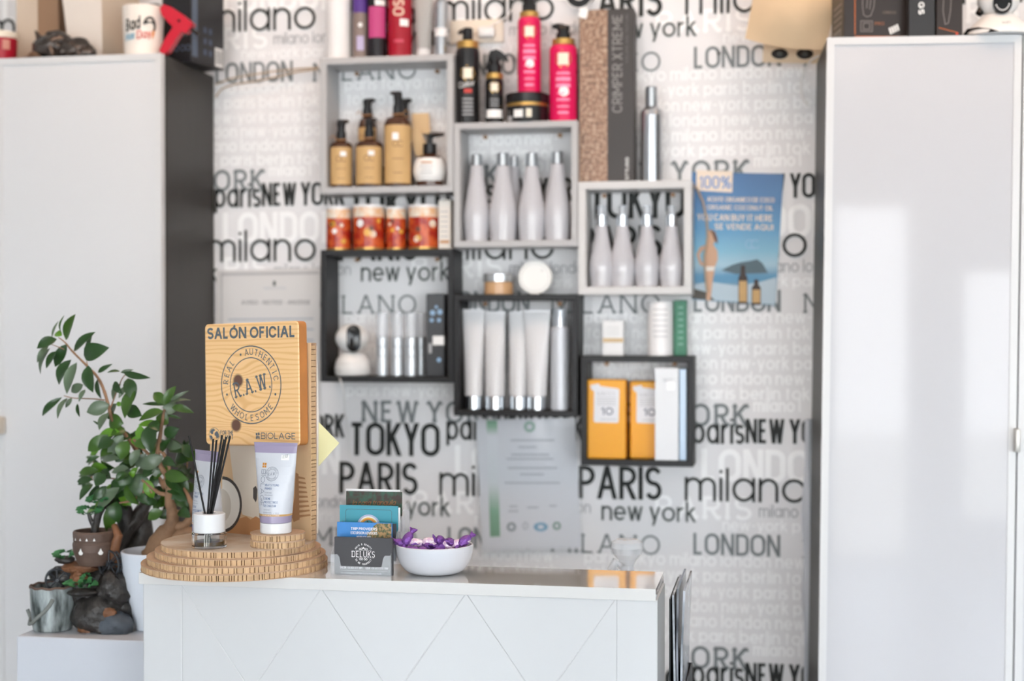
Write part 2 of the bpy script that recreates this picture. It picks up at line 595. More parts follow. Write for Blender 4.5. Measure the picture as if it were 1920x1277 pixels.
# ================================================================== ROOM
paper = mat('wallpaper', '#e9e8e9', .5, bump=.05, bscale=400)
ink_black = mat('ink_black', '#1d211f', .6)
ink_dark = mat('ink_dark', '#4d5351', .6)
ink_grey = mat('ink_grey', '#7d8284', .6)
ink_soft = mat('ink_soft', '#aaabad', .6)
ink_pearl = mat('ink_pearl', '#fbfbfb', .35)
plaster = mat('plaster', '#e4e3e1', .8, bump=.1, bscale=150)
ceil_m = mat('ceiling_paint', '#f1eee9', .85)
floor_m = mat('floor_tile', '#98a0aa', .3, var=.06, vscale=3)

wall = MB()
XL, XR, YB, HT = -5.7, 4.9, -3.3, 2.75
wall.box(XL, XR, YW, YW + .1, 0, HT, paper)
PX, PZ = .542, .5225
ref = [
    ('TOKYO', 1105, 1285, 862, 798, ink_black, .16, False),
    ('PARIS', 1085, 1241, 936, 874, ink_black, .15, False),
    ('milano', 1284, 1512, 941, 878, ink_black, .1, False),
    ('paris', 1298, 1396, 832, 781, ink_black, .13, False),
    ('NEW YORK', 1398, 1572, 832, 786, ink_black, .16, False),
    ('new york', 1128, 1305, 977, 939, ink_dark, .13, False),
    ('NEW YORK', 1128, 1405, 799, 756, ink_grey, .17, True),
    ('LONDON', 1315, 1562, 905, 843, ink_pearl, .2, False),
    ('PARIS', 1226, 1412, 974, 930, ink_pearl, .18, True),
    ('milano london', 1423, 1585, 971, 947, ink_soft, .1, False),
    ('new-york paris', 1355, 1548, 997, 974, ink_pearl, .12, False),
    ('MILANO', 1032, 1240, 1038, 1001, ink_grey, .12, True),
    ('LONDON', 1300, 1463, 1042, 1001, ink_grey, .16, False),
    ('paris tokyo milano london new-', 1096, 1522, 1061, 1036, ink_pearl, .13, False),
    ('tokyo new-york paris berlin tok', 1100, 1518, 1090, 1065, ink_pearl, .15, False),
    ('milano london new-york paris be', 1094, 1520, 1119, 1094, ink_pearl, .15, False),
    ('york milano london new-york pa', 1098, 1522, 1147, 1122, ink_pearl, .15, False),
    ('berlin tokyo milano london new-', 1094, 1520, 1175, 1150, ink_pearl, .15, False),
    ('paris new-york paris berlin tok', 1098, 1518, 1203, 1178, ink_pearl, .15, False),
    ('milano l', 1412, 1500, 1231, 1206, ink_pearl, .15, False),
]
def ref_xz(px, py):
    p = at(px, py, YW)
    return p.x, p.z
vx0, vx1 = -2.5, 1.35
for n_, (t, x0, x1, yb, yt, m_, w_, sf) in enumerate(ref):
    X0, Z0 = ref_xz(x0, yb)
    X1, _ = ref_xz(x1, yb)
    Zt = ref_xz((x0 + x1) / 2, yt)[1]
    Zb = ref_xz((x0 + x1) / 2, yb)[1]
    dy = .0003 + .00015 * (len(ref) - n_)
    for ix in range(-6, 4):
        for iz in range(-3, 5):
            ox, oz = X0 + ix * PX, Zb + iz * PZ
            if ox > vx1 or ox + (X1 - X0) < vx0 or oz > 2.68 or oz < .05:
                continue
            text(wall, t, m_, lambda u, v: (ox + u, YW - dy, oz + v), Zt - Zb, X1 - X0, w=w_, gap=.1, serif=sf)
struct(wall.build('wall_back', smooth=False))
struct(MB().box(XL - .1, XL, YB, YW + .1, 0, HT, plaster).build('wall_left', smooth=False))
struct(MB().box(XR, XR + .1, YB, YW + .1, 0, HT, plaster).build('wall_right', smooth=False))
struct(MB().box(XL - .1, XR + .1, YB - .1, YW + .1, -.1, 0, floor_m).build('floor', smooth=False))
struct(MB().box(XL - .1, XR + .1, YB - .1, YW + .1, HT, HT + .1, ceil_m).build('ceiling', smooth=False))
# shop front behind the camera: openings as (x0, x1, z0, z1)
OPEN = [(-2.3, -1.3, .1, 2.45), (-.75, .05, .1, 2.40), (.84, 1.34, 0.02, 2.21), (1.61, 2.45, .26, 1.81), (2.75, 4.6, .2, 2.45)]
fr = MB()
xs = sorted({XL - .1, XR + .1} | {o[0] for o in OPEN} | {o[1] for o in OPEN})
for a, b in zip(xs[:-1], xs[1:]):
    hit = [o for o in OPEN if o[0] <= a + 1e-6 and o[1] >= b - 1e-6]
    if hit:
        fr.box(a, b, YB - .1, YB, 0, hit[0][2], plaster)
        fr.box(a, b, YB - .1, YB, hit[0][3], HT, plaster)
    else:
        fr.box(a, b, YB - .1, YB, 0, HT, plaster)
struct(fr.build('wall_front', smooth=False))
alu = mat('window_aluminium', '#d9dadb', .4)
for i, (a, b, c, d) in enumerate(OPEN):
    w = MB()
    t = .035
    w.box(a, a + t, YB - .07, YB - .02, c, d, alu).box(b - t, b, YB - .07, YB - .02, c, d, alu)
    w.box(a + t, b - t, YB - .07, YB - .02, c, c + t, alu).box(a + t, b - t, YB - .07, YB - .02, d - t, d, alu)
    struct(w.build('window_%d' % (i + 1), smooth=False))
struct(MB().box(-14, 14, -16, YB - .12, -.3, -.12, mat('terrace', '#c9c0b2', .8, var=.1, vscale=2)).build('floor_terrace', smooth=False))

# ================================================================== TALL CABINETS
gloss = mat('white_gloss', '#d8d8d9', .05, spec=.28)
gl_frame = mat('door_frame_white', '#d6d6d6', .3)
wood_dark = mat('dark_wood', '#2f2b28', .45, var=.18, vscale=6)
_nt = wood_dark.node_tree
for n_ in _nt.nodes:
    if n_.type == 'TEX_NOISE':
        mp = _nt.nodes.new('ShaderNodeMapping')
        mp.inputs['Scale'].default_value = (30, 30, 1.2)
        t_ = [k for k in _nt.nodes if k.type == 'TEX_COORD'][0]
        _nt.links.new(t_.outputs['Object'], mp.inputs[0])
        _nt.links.new(mp.outputs[0], n_.inputs['Vector'])
handle_m = mat('handle_steel', '#b9b5ae', .35, metal=.8)

gloss_r_dimmed = mat('white_gloss_right_dimmed', '#c8c8cb', .05, spec=.26)  # same white paint as the left doors, darkened to offset stronger window light
def cab_door(w, h, parent, x0, gloss=gloss):
    d = MB()
    t = .014
    d.box(x0, x0 + w, -.020, -.002, .0, h, gloss)
    for (a, b, c, e) in ((x0, x0 + t, 0, h), (x0 + w - t, x0 + w, 0, h), (x0 + t, x0 + w - t, 0, t), (x0 + t, x0 + w - t, h - t, h)):
        d.box(a, b, -.0225, -.0201, c, e, gl_frame)
    return d.build('door', parent, smooth=False)

# left cabinet
Xs = atx(403, YW)
Yc = Xs / (at(313.5, 600, 1).x)
zt = atz(305, 103, Yc)
XLc = Xs
lc = thing('tall_cabinet', 'tall white glossy cabinet with dark wood side, at the left edge behind the ficus', 'cabinet', (0, 0, 0))
wd = XLc - atx(4, Yc)
lc.location = (XLc - 2 * wd, Yc, 0)
MB().box(0, 2 * wd, 0, YW - Yc - .005, .0, zt - .002, wood_dark).build('body', lc, smooth=False)
cab_door(wd - .003, zt - .08, lc, 0).location = (0, 0, .08)
dr = cab_door(wd - .003, zt - .08, lc, wd)
dr.location = (0, 0, .08)
hz = atz(10, 797, Yc - .03) - .08
hd = MB()
hd.rbox(wd + .003, wd + .020, -.050, -.0205, hz - .020, hz + .018, .004, mat('handle_beige', '#cfc6b8', .4))
hd.build('handle', dr)
LCZ = zt
LCX1 = XLc

# right cabinet (stands a little askew, as in the photograph)
Yr = 2.82
tiltr, yawr = .0112, radians(2.4)
rtop = atz(1551, 70, Yr)
rc = thing('tall_cabinet', 'tall white glossy cabinet with thin pale frame, at the right edge beside the wallpaper', 'cabinet',
           (atx(1551, Yr, 70) - rtop * tiltr, Yr, 0))
rc.rotation_euler = (0, tiltr, yawr)
wr = (atx(1915, Yr, 600) - atx(1545, Yr, 600)) * 1.003
MB().box(0.0, 2 * wr, 0.0225, .285, .0, rtop - .001, wood_dark).build('body', rc, smooth=False)
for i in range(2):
    dd = cab_door(wr - .003, rtop - .08, rc, i * wr, gloss_r_dimmed)
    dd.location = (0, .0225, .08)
    if i == 0:
        hz = atz(1917, 822, Yr) - .08
        hd = MB().rbox(wr - .008, wr + .0, -.045, -.021, hz - .022, hz + .022, .002, handle_m)
        hd.build('handle', dd)
RCZ = rtop
def on_rc(px, back=.1):
    """point on the right cabinet's top"""
    return Vector((atx(px, Yr + back, 40), Yr + back + (px - 1551) * .0001 * .4, 0))

# ================================================================== WALL BOXES
grey_b = mat('box_pale_grey', '#b6b5b5', .45)
white_b = mat('box_off_white', '#cfcecd', .45)
black_b = mat('box_black', '#19191b', .5)
SHELF = {}
def wall_box(key, l, t, r, b, th, m_, label):
    X0, X1 = atx(l, YF, (t + b) / 2), atx(r, YF, (t + b) / 2)
    cx = (l + r) / 2
    Z1, Z0 = atz(cx, t, YF), atz(cx, b, YF)
    T = th / 2727 * 3.1
    o = thing('wall_box', label, 'shelf', ((X0 + X1) / 2, YW, Z0), group=None)
    w, h, d = (X1 - X0) / 2, Z1 - Z0, YW - YF
    e = .0008
    MB().rbox(-w, w, -d, -e, h - T, h, e, m_, 1).build('top_board', o, smooth=False)
    MB().rbox(-w, w, -d, -e, 0, T, e, m_, 1).build('bottom_board', o, smooth=False)
    MB().rbox(-w, -w + T, -d, -e, T, h - T, e, m_, 1).build('side_board', o, smooth=False)
    MB().rbox(w - T, w, -d, -e, T, h - T, e, m_, 1).build('side_board', o, smooth=False)
    brk = mat('bracket_brass', '#8a6a4e', .4, metal=.7)
    for sx in (-1, 1):
        k = MB()
        k.tube([(sx * w * .62, -e - .001, h - T - .006), (sx * w * .62, -.010, h - T - .006)], .0045, brk, 10)
        k.build('hanging_screw', o)
    SHELF[key] = dict(top=Z1, bot=Z0 + T, x0=X0 + T, x1=X1 - T)
    return o
wall_box('g1', 600.5, 105, 850, 361.5, 12.5, grey_b, 'large pale grey wall box holding amber pump bottles, highest on the wall')
wall_box('g2', 851, 228, 1083, 463, 12, grey_b, 'medium pale grey wall box holding five white bottles, under the pink bottles')
wall_box('g3', 1084, 339, 1297, 552, 14.5, white_b, 'small off-white wall box holding four white bottles, beside the blue poster')
wall_box('k1', 601, 467.5, 850, 717, 11, black_b, 'large black wall box with the white round camera inside')
wall_box('k2', 851, 552, 1083, 781, 11, black_b, 'medium black wall box holding white squeeze tubes')
wall_box('k3', 1089, 668, 1300, 874, 11, black_b, 'small black wall box holding two orange packages, lowest on the wall')

# ================================================================== RECEPTION DESK
desk_w = mat('desk_white', '#c8c8c8', .16, spec=.5)
desk_top_m = mat('desk_top_white', '#d3d1ce', .04, coat=1.0, spec=.7)
DX0, DX1 = atx(260, YD, 1085), atx(1229.5, YD, 1110)
DZ = (atz(262, 1075, YD) + atz(1229, 1104, YD)) / 2
DT = 22.5 / 2727 * 2.03
DD = .147
desk = thing('reception_desk', 'white reception desk with diagonal grooves on its front and a narrow raised top', 'desk', ((DX0 + DX1) / 2, YD, 0))
dw = (DX1 - DX0) / 2
MB().rbox(-dw, dw, 0, DD, DZ - DT, DZ, .0004, desk_top_m).build('desk_top', desk, smooth=False)
bx0 = atx(267.5, YD + .006, 1150) - (DX0 + DX1) / 2
bx1 = atx(1232.4, YD + .006, 1150) - (DX0 + DX1) / 2
bz = DZ - DT - .0002
MB().box(bx0, bx1, .009, DD, 0, bz, desk_w)  .box(bx1 - .02, bx1, DD, .6, 0, .74, desk_w).build('body', desk, smooth=False)
MB().rbox(bx0 + .24, bx1 + .005, DD + .001, .62, .741, .765, .001, desk_top_m).build('work_surface', desk, smooth=False)
# grooved front: tiles with chamfered edges between V grooves
def dpt(px, py):
    p = at(px, py, YD + .004)
    return (p.x - (DX0 + DX1) / 2, p.z)
cells = [[(bx0, 0.0), (bx1, 0.0), (bx1, bz), (bx0, bz)]]
def split(poly, p, d):
    A, B = [], []
    n = (-d[1], d[0])
    ds = [(q[0] - p[0]) * n[0] + (q[1] - p[1]) * n[1] for q in poly]
    for i in range(len(poly)):
        q, q2, a, b = poly[i], poly[(i + 1) % len(poly)], ds[i], ds[(i + 1) % len(poly)]
        (A if a >= 0 else B).append(q)
        if (a >= 0) != (b >= 0):
            t = a / (a - b)
            c = (q[0] + (q2[0] - q[0]) * t, q[1] + (q2[1] - q[1]) * t)
            A.append(c)
            B.append(c)
    return [c for c in (A, B) if len(c) > 2]
vL, vR = dpt(339, 1150)[0], dpt(1155, 1150)[0]
for x_ in (vL, vR):
    cells = [c for q in cells for c in split(q, (x_, 0), (0, 1))]
dg = Vector((dpt(455, 1277)[0] - dpt(342, 1103)[0], dpt(455, 1277)[1] - dpt(342, 1103)[1]))
step_ = (vR - vL) / 3
lines = []
for k in range(-2, 4):
    lines.append(((vL + k * step_, bz), (dg.x, dg.y)))
    lines.append(((vL + (k + 0) * step_, bz), (-dg.x, dg.y)))
for k in range(4, 7):
    lines.append(((vL + k * step_, bz), (-dg.x, dg.y)))
for p_, d_ in lines:
    nc = []
    for q in cells:
        cx = sum(a[0] for a in q) / len(q)
        if vL < cx < vR:
            nc += split(q, p_, d_)
        else:
            nc.append(q)
    cells = nc
fp = MB()
for q in cells:
    ar = sum(q[i][0] * q[(i + 1) % len(q)][1] - q[(i + 1) % len(q)][0] * q[i][1] for i in range(len(q))) / 2
    if abs(ar) < 1e-5:
        continue
    if ar < 0:
        q = q[::-1]
    n = len(q)
    ins = []
    for i in range(n):
        a, b, c = Vector(q[i - 1]), Vector(q[i]), Vector(q[(i + 1) % n])
        d1, d2 = (b - a), (c - b)
        if d1.length < 1e-5 or d2.length < 1e-5:
            ins.append(b)
            continue
        d1.normalize(); d2.normalize()
        n1, n2 = Vector((-d1.y, d1.x)), Vector((-d2.y, d2.x))
        m_ = n1 + n2
        m_.normalize()
        k = .0016 / max(.35, m_.dot(n1))
        # outer borders of the whole panel keep their edge
        ins.append(b + m_ * k)
    vs = [(p[0], .0085, p[1]) for p in q] + [(p[0], .0076, p[1]) for p in ins]
    fp.add(vs, [tuple(n + i for i in range(n))] + [(i, (i + 1) % n, n + (i + 1) % n, n + i) for i in range(n)], desk_w)
fp.build('front_panel', desk, smooth=False)

# low white plinth under the fountain and the ficus pot
YP = 2.186
PZT = atz(32, 1192.5, YP)
pl = MB()
pl.rbox(atx(31, YP, 1200), atx(31, YP, 1200) + .305, YP, YP + .30, 0, PZT, .002, mat('plinth_white', '#c2c4ca', .35))
tag(pl.build('plinth', smooth=False, origin=(atx(31, YP, 1200) + .15, YP + .15, 0)), 'low white block under the fountain and the potted ficus, left of the desk', 'pedestal')

# ================================================================== DISPLAY STAND
def ray_local(o_loc, rz, px, py, yl):
    """local (x, z) where the photo's pixel meets the local plane y = yl of a frame at o_loc turned rz"""
    d = at(px, py, 1.0) - Vector((0, 0, CAM_H))
    n = Vector((-sin(rz), cos(rz), 0))
    p0 = Vector(o_loc) + n * yl
    o = Vector((0, 0, CAM_H))
    t = (p0 - o).dot(n) / d.dot(n)
    h = o + d * t - Vector(o_loc)
    return h.x * cos(rz) + h.y * sin(rz), h.z

card_face = mat('cardboard_face', '#bb9c80', .8, var=.06, vscale=40)
card_core = mat('cardboard_core', '#c8a680', .85, var=.16, vscale=60)
card_dark = mat('cardboard_inside', '#8f6b48', .9)
SR = radians(-20.5)
SC = (-.8115, 2.112, DZ)
stand = thing('display_stand', 'round tiered honeycomb cardboard stand carrying the wooden salon sign', 'display stand', SC, SR)
TT = .0102
def honey_disc(r, z, cx=0, cy=0, name='tier', hole=0, seed=1):
    d = MB()
    rn = random.Random(seed)
    sh = .0011
    d.lathe([(r, z), (r, z + sh)], card_face, (cx, cy, 0), 72)
    d.lathe([(r, z + TT - sh), (r, z + TT)], card_face, (cx, cy, 0), 72)
    d.lathe([(r - .006, z + sh), (r - .006, z + TT - sh)], card_dark, (cx, cy, 0), 48, False, False)
    a = 0
    while a < 2 * pi - .01:
        wd_ = rn.choice([.0035, .005, .007, .008, .009]) * rn.uniform(.8, 1.2)
        da = wd_ / r
        ro = r - .0004 - rn.choice([0, 0, .0006, .0015])
        g = .0006 / r
        pts = []
        for k in range(4):
            an = a + g + (da - 2 * g) * k / 3
            bul = .0007 * (1 - abs(k - 1.5) / 1.5)
            pts.append((cx + (ro + bul - .0005) * cos(an), cy + (ro + bul - .0005) * sin(an)))
        for k in (3, 0):
            an = a + g + (da - 2 * g) * k / 3
            pts.append((cx + (r - .0065) * cos(an), cy + (r - .0065) * sin(an)))
        d.prism_z(pts, z + sh, z + TT - sh, card_core)
        a += da
    o = d.build(name, stand, smooth=False)
    return o
honey_disc(.1405, 0, -.0005, 0, seed=1)
honey_disc(.1345, TT, .004, -.001, seed=2)
honey_disc(.1245, 2 * TT, .008, -.002, seed=3)
t4 = honey_disc(.1165, 3 * TT, .0095, -.003, seed=4)
# round printed picture pasted on the uppermost tier
tp = MB()
tp.lathe([(.1155, 4 * TT + .0001), (.1155, 4 * TT + .0004)], mat('tier_print', '#b79c80', .6, col2='#cdbfae', vscale=14), (.0095, -.003, 0), 64)
tp.build('printed_disc', t4)
# small pedestal
def to_local(X, Y):
    dx, dy = X - SC[0], Y - SC[1]
    return dx * cos(SR) + dy * sin(SR), -dx * sin(SR) + dy * cos(SR)
ppx, ppy = to_local(-.7262, 2.062)
honey_disc(.0405, 4 * TT + .0005, ppx, ppy, 'small_tier', seed=5)
honey_disc(.0405, 5 * TT + .0005, ppx, ppy, 'small_tier', seed=6)
PEDZ = 6 * TT + .0005

# sign board centre, in the stand's frame
sgx, sgy = to_local(-.7928, 2.13)
sgz = 1.3617 - DZ
# backing panel
pb = MB()
panel_m = mat('panel_print', '#d8b68e', .6, var=.05, vscale=12)
PYF = sgy + .024
pl_, pr_ = ray_local(SC, SR, 394, 900, PYF)[0], ray_local(SC, SR, 583, 900, PYF)[0]
ptop = ray_local(SC, SR, 580, 643, PYF)[1]
zb_ = 4 * TT + .0006
pb.box(pl_, pr_, PYF, PYF + .0012, zb_, ptop, panel_m)
pb.box(pl_, pr_, PYF + .0125, PYF + .0137, zb_, ptop, card_face)
pb.box(pl_ + .004, pr_ - .005, PYF + .0013, PYF + .0124, zb_, ptop - .004, card_dark)
rn = random.Random(5)
z_ = zb_
while z_ < ptop - .004:
    h_ = rn.uniform(.004, .009)
    xo = pr_ - rn.choice([0, .0006, .0014])
    pb.box(pr_ - .006, xo, PYF + .0013, PYF + .0124, z_ + .0004, z_ + h_, card_core)
    z_ += h_ + .0008
panel = pb.build('back_panel', stand, smooth=False)
# picture printed on the panel: face-toned oval, half coconut, wooden comb
pic = MB()
def pp(px, py, k=0):
    x, z = ray_local(SC, SR, px, py, PYF)
    return (x, PYF - .0002 - k * .00012, z)
def ppoly(pts, m_, k):
    pic.poly([pp(a, b, k) for a, b in pts], m_)
pale = mat('print_pale', '#d9cdbd', .6)
tanp = mat('print_tan', '#c08a5c', .6, var=.08, vscale=20)
drk = mat('print_dark', '#4a4440', .6)
wht = mat('print_white', '#e9e3da', .6)
comb_m = mat('print_comb', '#a87c56', .6)
ppoly([(430, 836), (545, 836), (552, 870), (545, 930), (520, 968), (490, 975), (455, 965), (440, 920)], pale, 0)
ppoly([(400, 1008), (400, 975), (450, 972), (462, 968), (470, 974), (480, 968), (492, 975), (510, 1008)], tanp, 1)
ppoly([(417, 893)] + [(417 + 37 * sin(radians(a)), 946 - 53 * cos(radians(a))) for a in range(5, 176, 10)] + [(417, 999)], drk, 2)
ppoly([(417, 899)] + [(417 + 33 * sin(radians(a)), 946 - 47 * cos(radians(a))) for a in range(5, 176, 10)] + [(417, 993)], wht, 3)
ppoly([(414, 915)] + [(414 + 20 * sin(radians(a)), 948 - 32 * cos(radians(a))) for a in range(5, 176, 10)] + [(414, 980)], mat('print_shade', '#cfc6ba', .6), 4)
ppoly([(475, 915), (480, 911), (483, 918), (482, 936), (480, 942), (475, 934)], drk, 2)
ppoly([(547, 968), (551, 979), (562, 974), (560, 889), (555, 886), (553, 930)], comb_m, 2)
for i in range(9):
    t_ = i / 8
    ppoly([(557 + 3 * t_, 892 + 74 * t_), (572 + 10 * t_, 900 + 64 * t_ - 4 * (1 - t_)), (573 + 10 * t_, 903 + 64 * t_ - 4 * (1 - t_)), (557 + 3 * t_, 897 + 74 * t_)], comb_m, 3)
pic.build('panel_picture', panel, smooth=False)

# wooden sign
wood = bpy.data.materials.new('pine_wood')
wood.use_nodes = True
nt = wood.node_tree
N, L_ = nt.nodes, nt.links
bs = N['Principled BSDF']
bs.inputs['Roughness'].default_value = .42
t_ = N.new('ShaderNodeTexCoord')
def math_(op, a, b=None):
    n = N.new('ShaderNodeMath')
    n.operation = op
    for i, v in enumerate((a, b)):
        if v is None:
            continue
        if isinstance(v, (int, float)):
            n.inputs[i].default_value = v
        else:
            L_.new(v, n.inputs[i])
    return n.outputs[0]
sp = N.new('ShaderNodeSeparateXYZ')
L_.new(t_.outputs['Object'], sp.inputs[0])
KN = [(-.026, .005, .010), (-.031, -.064, .012)]
zc_ = sp.outputs['Z']
dk = None
for (kx, kz, kr) in KN:
    dx = math_('SUBTRACT', sp.outputs['X'], kx)
    dz = math_('SUBTRACT', sp.outputs['Z'], kz)
    d2 = math_('ADD', math_('MULTIPLY', math_('MULTIPLY', dx, dx), .55), math_('MULTIPLY', dz, dz))
    g = math_('EXPONENT', math_('MULTIPLY', d2, -1800.0))
    zc_ = math_('ADD', zc_, math_('MULTIPLY', math_('MULTIPLY', g, 1.0), math_('MULTIPLY', dz, 1.6)))
    kd = math_('SQRT', math_('ADD', math_('MULTIPLY', dx, dx), math_('MULTIPLY', dz, dz)))
    dk = kd if dk is None else math_('MINIMUM', dk, kd)
cmb = N.new('ShaderNodeCombineXYZ')
L_.new(math_('MULTIPLY', sp.outputs['X'], .12), cmb.inputs[0])
L_.new(sp.outputs['Y'], cmb.inputs[1])
L_.new(zc_, cmb.inputs[2])
wv = N.new('ShaderNodeTexWave')
wv.wave_type = 'BANDS'
wv.bands_direction = 'Z'
wv.inputs['Scale'].default_value = 42
wv.inputs['Distortion'].default_value = 11
wv.inputs['Detail'].default_value = 3
wv.inputs['Detail Scale'].default_value = .7
L_.new(cmb.outputs[0], wv.inputs['Vector'])
rp = N.new('ShaderNodeValToRGB')
rp.color_ramp.elements[0].color = lin('#e6b478')
rp.color_ramp.elements[1].color = lin('#f2c68e')
rp.color_ramp.elements[1].position = .5
L_.new(wv.outputs['Fac'], rp.inputs[0])
mx = N.new('ShaderNodeMix')
mx.data_type = 'RGBA'
kr = N.new('ShaderNodeValToRGB')
kr.color_ramp.elements[0].position = .0098
kr.color_ramp.elements[0].color = (1, 1, 1, 1)
kr.color_ramp.elements[1].position = .0114
kr.color_ramp.elements[1].color = (0, 0, 0, 1)
L_.new(dk, kr.inputs[0])
L_.new(kr.outputs[0], mx.inputs[0])
L_.new(rp.outputs[0], mx.inputs[6])
mx.inputs[7].default_value = lin('#6a4a3c')
L_.new(mx.outputs[2], bs.inputs['Base Color'])
wood_side = mat('pine_edge', '#bf7c3e', .5, var=.12, vscale=25)
sign_h = .0942
sg = MB()
def round_rect(w, h, r, n=5):
    out = []
    for cx, cz, a in ((w - r, h - r, 0), (-w + r, h - r, 90), (-w + r, -h + r, 180), (w - r, -h + r, 270)):
        for i in range(n):
            an = radians(a + 90 * i / (n - 1))
            out.append((cx + r * cos(an), cz + r * sin(an)))
    return out
rr = round_rect(sign_h, sign_h, .007)
ri = round_rect(sign_h - .0015, sign_h - .0015, .006)
n_ = len(rr)
ST = .0195
sg.add([(p[0], .0015, p[1]) for p in rr] + [(p[0], 0, p[1]) for p in ri],
       [tuple(range(n_, 2 * n_))] + [(k, (k + 1) % n_, n_ + (k + 1) % n_, n_ + k) for k in range(n_)], wood)
sg.add([(p[0], .0015, p[1]) for p in rr] + [(p[0], ST, p[1]) for p in rr],
       [tuple(range(n_, 2 * n_))] + [(k, (k + 1) % n_, n_ + (k + 1) % n_, n_ + k) for k in range(n_)], wood_side)
sign = sg.build('sign_board', stand, smooth=False)
sign.location = (sgx, sgy, sgz)
sign.rotation_euler = (radians(-1.04), radians(-1.64), 0)
sign_ink = mat('sign_ink', '#5d646b', .55)
lt = MB()
def sgm(u, v):
    return (u, -.0003, v)
def sg_px(px, py):
    """board coordinates of a pixel, using the board's pose"""
    q = sign.matrix_basis
    M = Matrix.Translation(SC) @ Matrix.Rotation(SR, 4, 'Z') @ q
    Mi = M.inverted()
    o = Mi @ Vector((0, 0, CAM_H))
    p = Mi @ at(px, py, 2.0)
    t = -o.y / (p.y - o.y)
    h = o + (p - o) * t
    return h.x, h.z
a_, b_ = sg_px(387, 635), sg_px(554.5, 631)
c_ = sg_px(470, 614.5)
text(lt, 'SALÓN OFICIAL', sign_ink, lambda u, v: (a_[0] + .0022 + u * .985, -.0003, a_[1] - .001 + v + u * (b_[1] - a_[1]) / (b_[0] - a_[0])), .0178, b_[0] - a_[0], w=.25, gap=.10)
cx_, cz_ = sg_px(470.5, 721.5)
def cm(u, v):
    return (cx_ + u, -.0003, cz_ + v)
Ro = (sg_px(527.5, 721)[0] - sg_px(414.5, 721)[0]) / 2
ring(lt, sign_ink, cm, 0, 0, Ro - .0008, .0017, 64)
ring(lt, sign_ink, cm, 0, 0, Ro * .69, .0015, 56)
circle_text(lt, 'AUTHENTIC', sign_ink, cm, Ro * .84, 55, .0098, w=.14, step=11.0, serif=True)
circle_text(lt, 'REAL', sign_ink, cm, Ro * .84, 156, .0098, w=.14, step=12.5, serif=True)
circle_text(lt, 'WHOLESOME', sign_ink, cm, Ro * .84, 272, .0098, w=.14, step=11.8, top=False, serif=True)
for a in (113, 197, 343):
    disc(lt, sign_ink, cm, Ro * .84 * cos(radians(a)), Ro * .84 * sin(radians(a)), .0019, 12)
ra = radians(13)
text(lt, 'R.A.W.', sign_ink, lambda u, v: (cx_ + .0045 + u * cos(ra) - v * sin(ra), -.0003, cz_ - .013 + u * sin(ra) + v * cos(ra)), .0250, .074, w=.115, serif=True, align='c')
a_, b_ = sg_px(489.5, 823), sg_px(554.5, 822.5)
text(lt, 'BIOLAGE', sign_ink, lambda u, v: (a_[0] + u, -.0003, a_[1] + v), .0098, b_[0] - a_[0], w=.15)
e_ = sg_px(480, 823)
for (u0, v0, u1, v1) in ((0, 0, .0022, .0042), (.0027, .0006, .0052, .0048), (.0056, 0, .0076, .0042), (0, .0052, .0032, .0094), (.0040, .0056, .0076, .0098)):
    quad(lt, sign_ink, lambda u, v: (e_[0] + u, -.0003, e_[1] + v), u0, u1, v0, v1)
a_ = sg_px(413.5, 815)
text(lt, 'FOR THE', sign_ink, lambda u, v: (a_[0] + u, -.0003, a_[1] + v), .0065, .0265, w=.2)
a_ = sg_px(413.5, 823.5)
text(lt, 'PLANET', sign_ink, lambda u, v: (a_[0] + u, -.0003, a_[1] + v), .0065, .0265, w=.2)
a_ = sg_px(402, 815)
gm = lambda u, v: (a_[0] + u, -.0003, a_[1] + v)
ring(lt, sign_ink, gm, 0, 0, .0108, .0007, 28)
for pts in ([(-.009, .004), (-.006, .008), (-.001, .0095), (.002, .007), (-.002, .0045), (-.0025, .001), (-.0055, .0005)],
            [(-.010, -.001), (-.005, -.0015), (-.003, -.005), (-.0055, -.0085), (-.0085, -.005)],
            [(.001, .003), (.006, .006), (.0095, .001), (.0095, -.004), (.005, -.0065), (.003, -.002), (.0005, -.001)]):
    lt.poly([gm(a, b) for a, b in pts], sign_ink)
lt.build('sign_lettering', sign, smooth=False)

# white sheet and yellow note tucked behind the panel
def solid_sheet(name, pts3, nrm, th, m_):
    """thin solid sheet from a planar outline, thickened away from nrm"""
    d = MB()
    n = len(pts3)
    q = [tuple(Vector(p) + Vector(nrm) * th) for p in pts3]
    d.add(list(pts3) + q, [tuple(range(n)), tuple(range(2 * n - 1, n - 1, -1))] + [(k, n + k, n + (k + 1) % n, (k + 1) % n) for k in range(n)], m_)
    return d
def behind(px, py, yl):
    x, z = ray_local(SC, SR, px, py, yl)
    h = Vector((x, yl, z))
    c, s = cos(SR), sin(SR)
    return (SC[0] + h.x * c - h.y * s, SC[1] + h.x * s + h.y * c, SC[2] + h.z)
nr = (-sin(SR), cos(SR), 0)
ys_ = PYF + .0150
sh = solid_sheet('s', [behind(a, b, ys_) for a, b in ((560, 648), (594, 648), (597, 780), (596, 1000), (560, 1000))], nr, .0006, mat('sheet_white', '#e9e2da', .7))
tag(sh.build('paper_sheet', smooth=False, origin=behind(560, 1008, ys_)), 'tall white paper sheet tucked behind the wooden salon sign panel', 'paper')
ys_ = PYF + .0175
nt_ = solid_sheet('n', [behind(a, b, ys_) for a, b in ((570, 862), (591, 785), (636, 831), (592, 880), (570, 890))], nr, .0005, mat('note_yellow', '#ece7b4', .7))
tag(nt_.build('sticky_note', smooth=False, origin=behind(590, 880, ys_)), 'pale yellow square note sticking out behind the display panel, corner to the right', 'note')

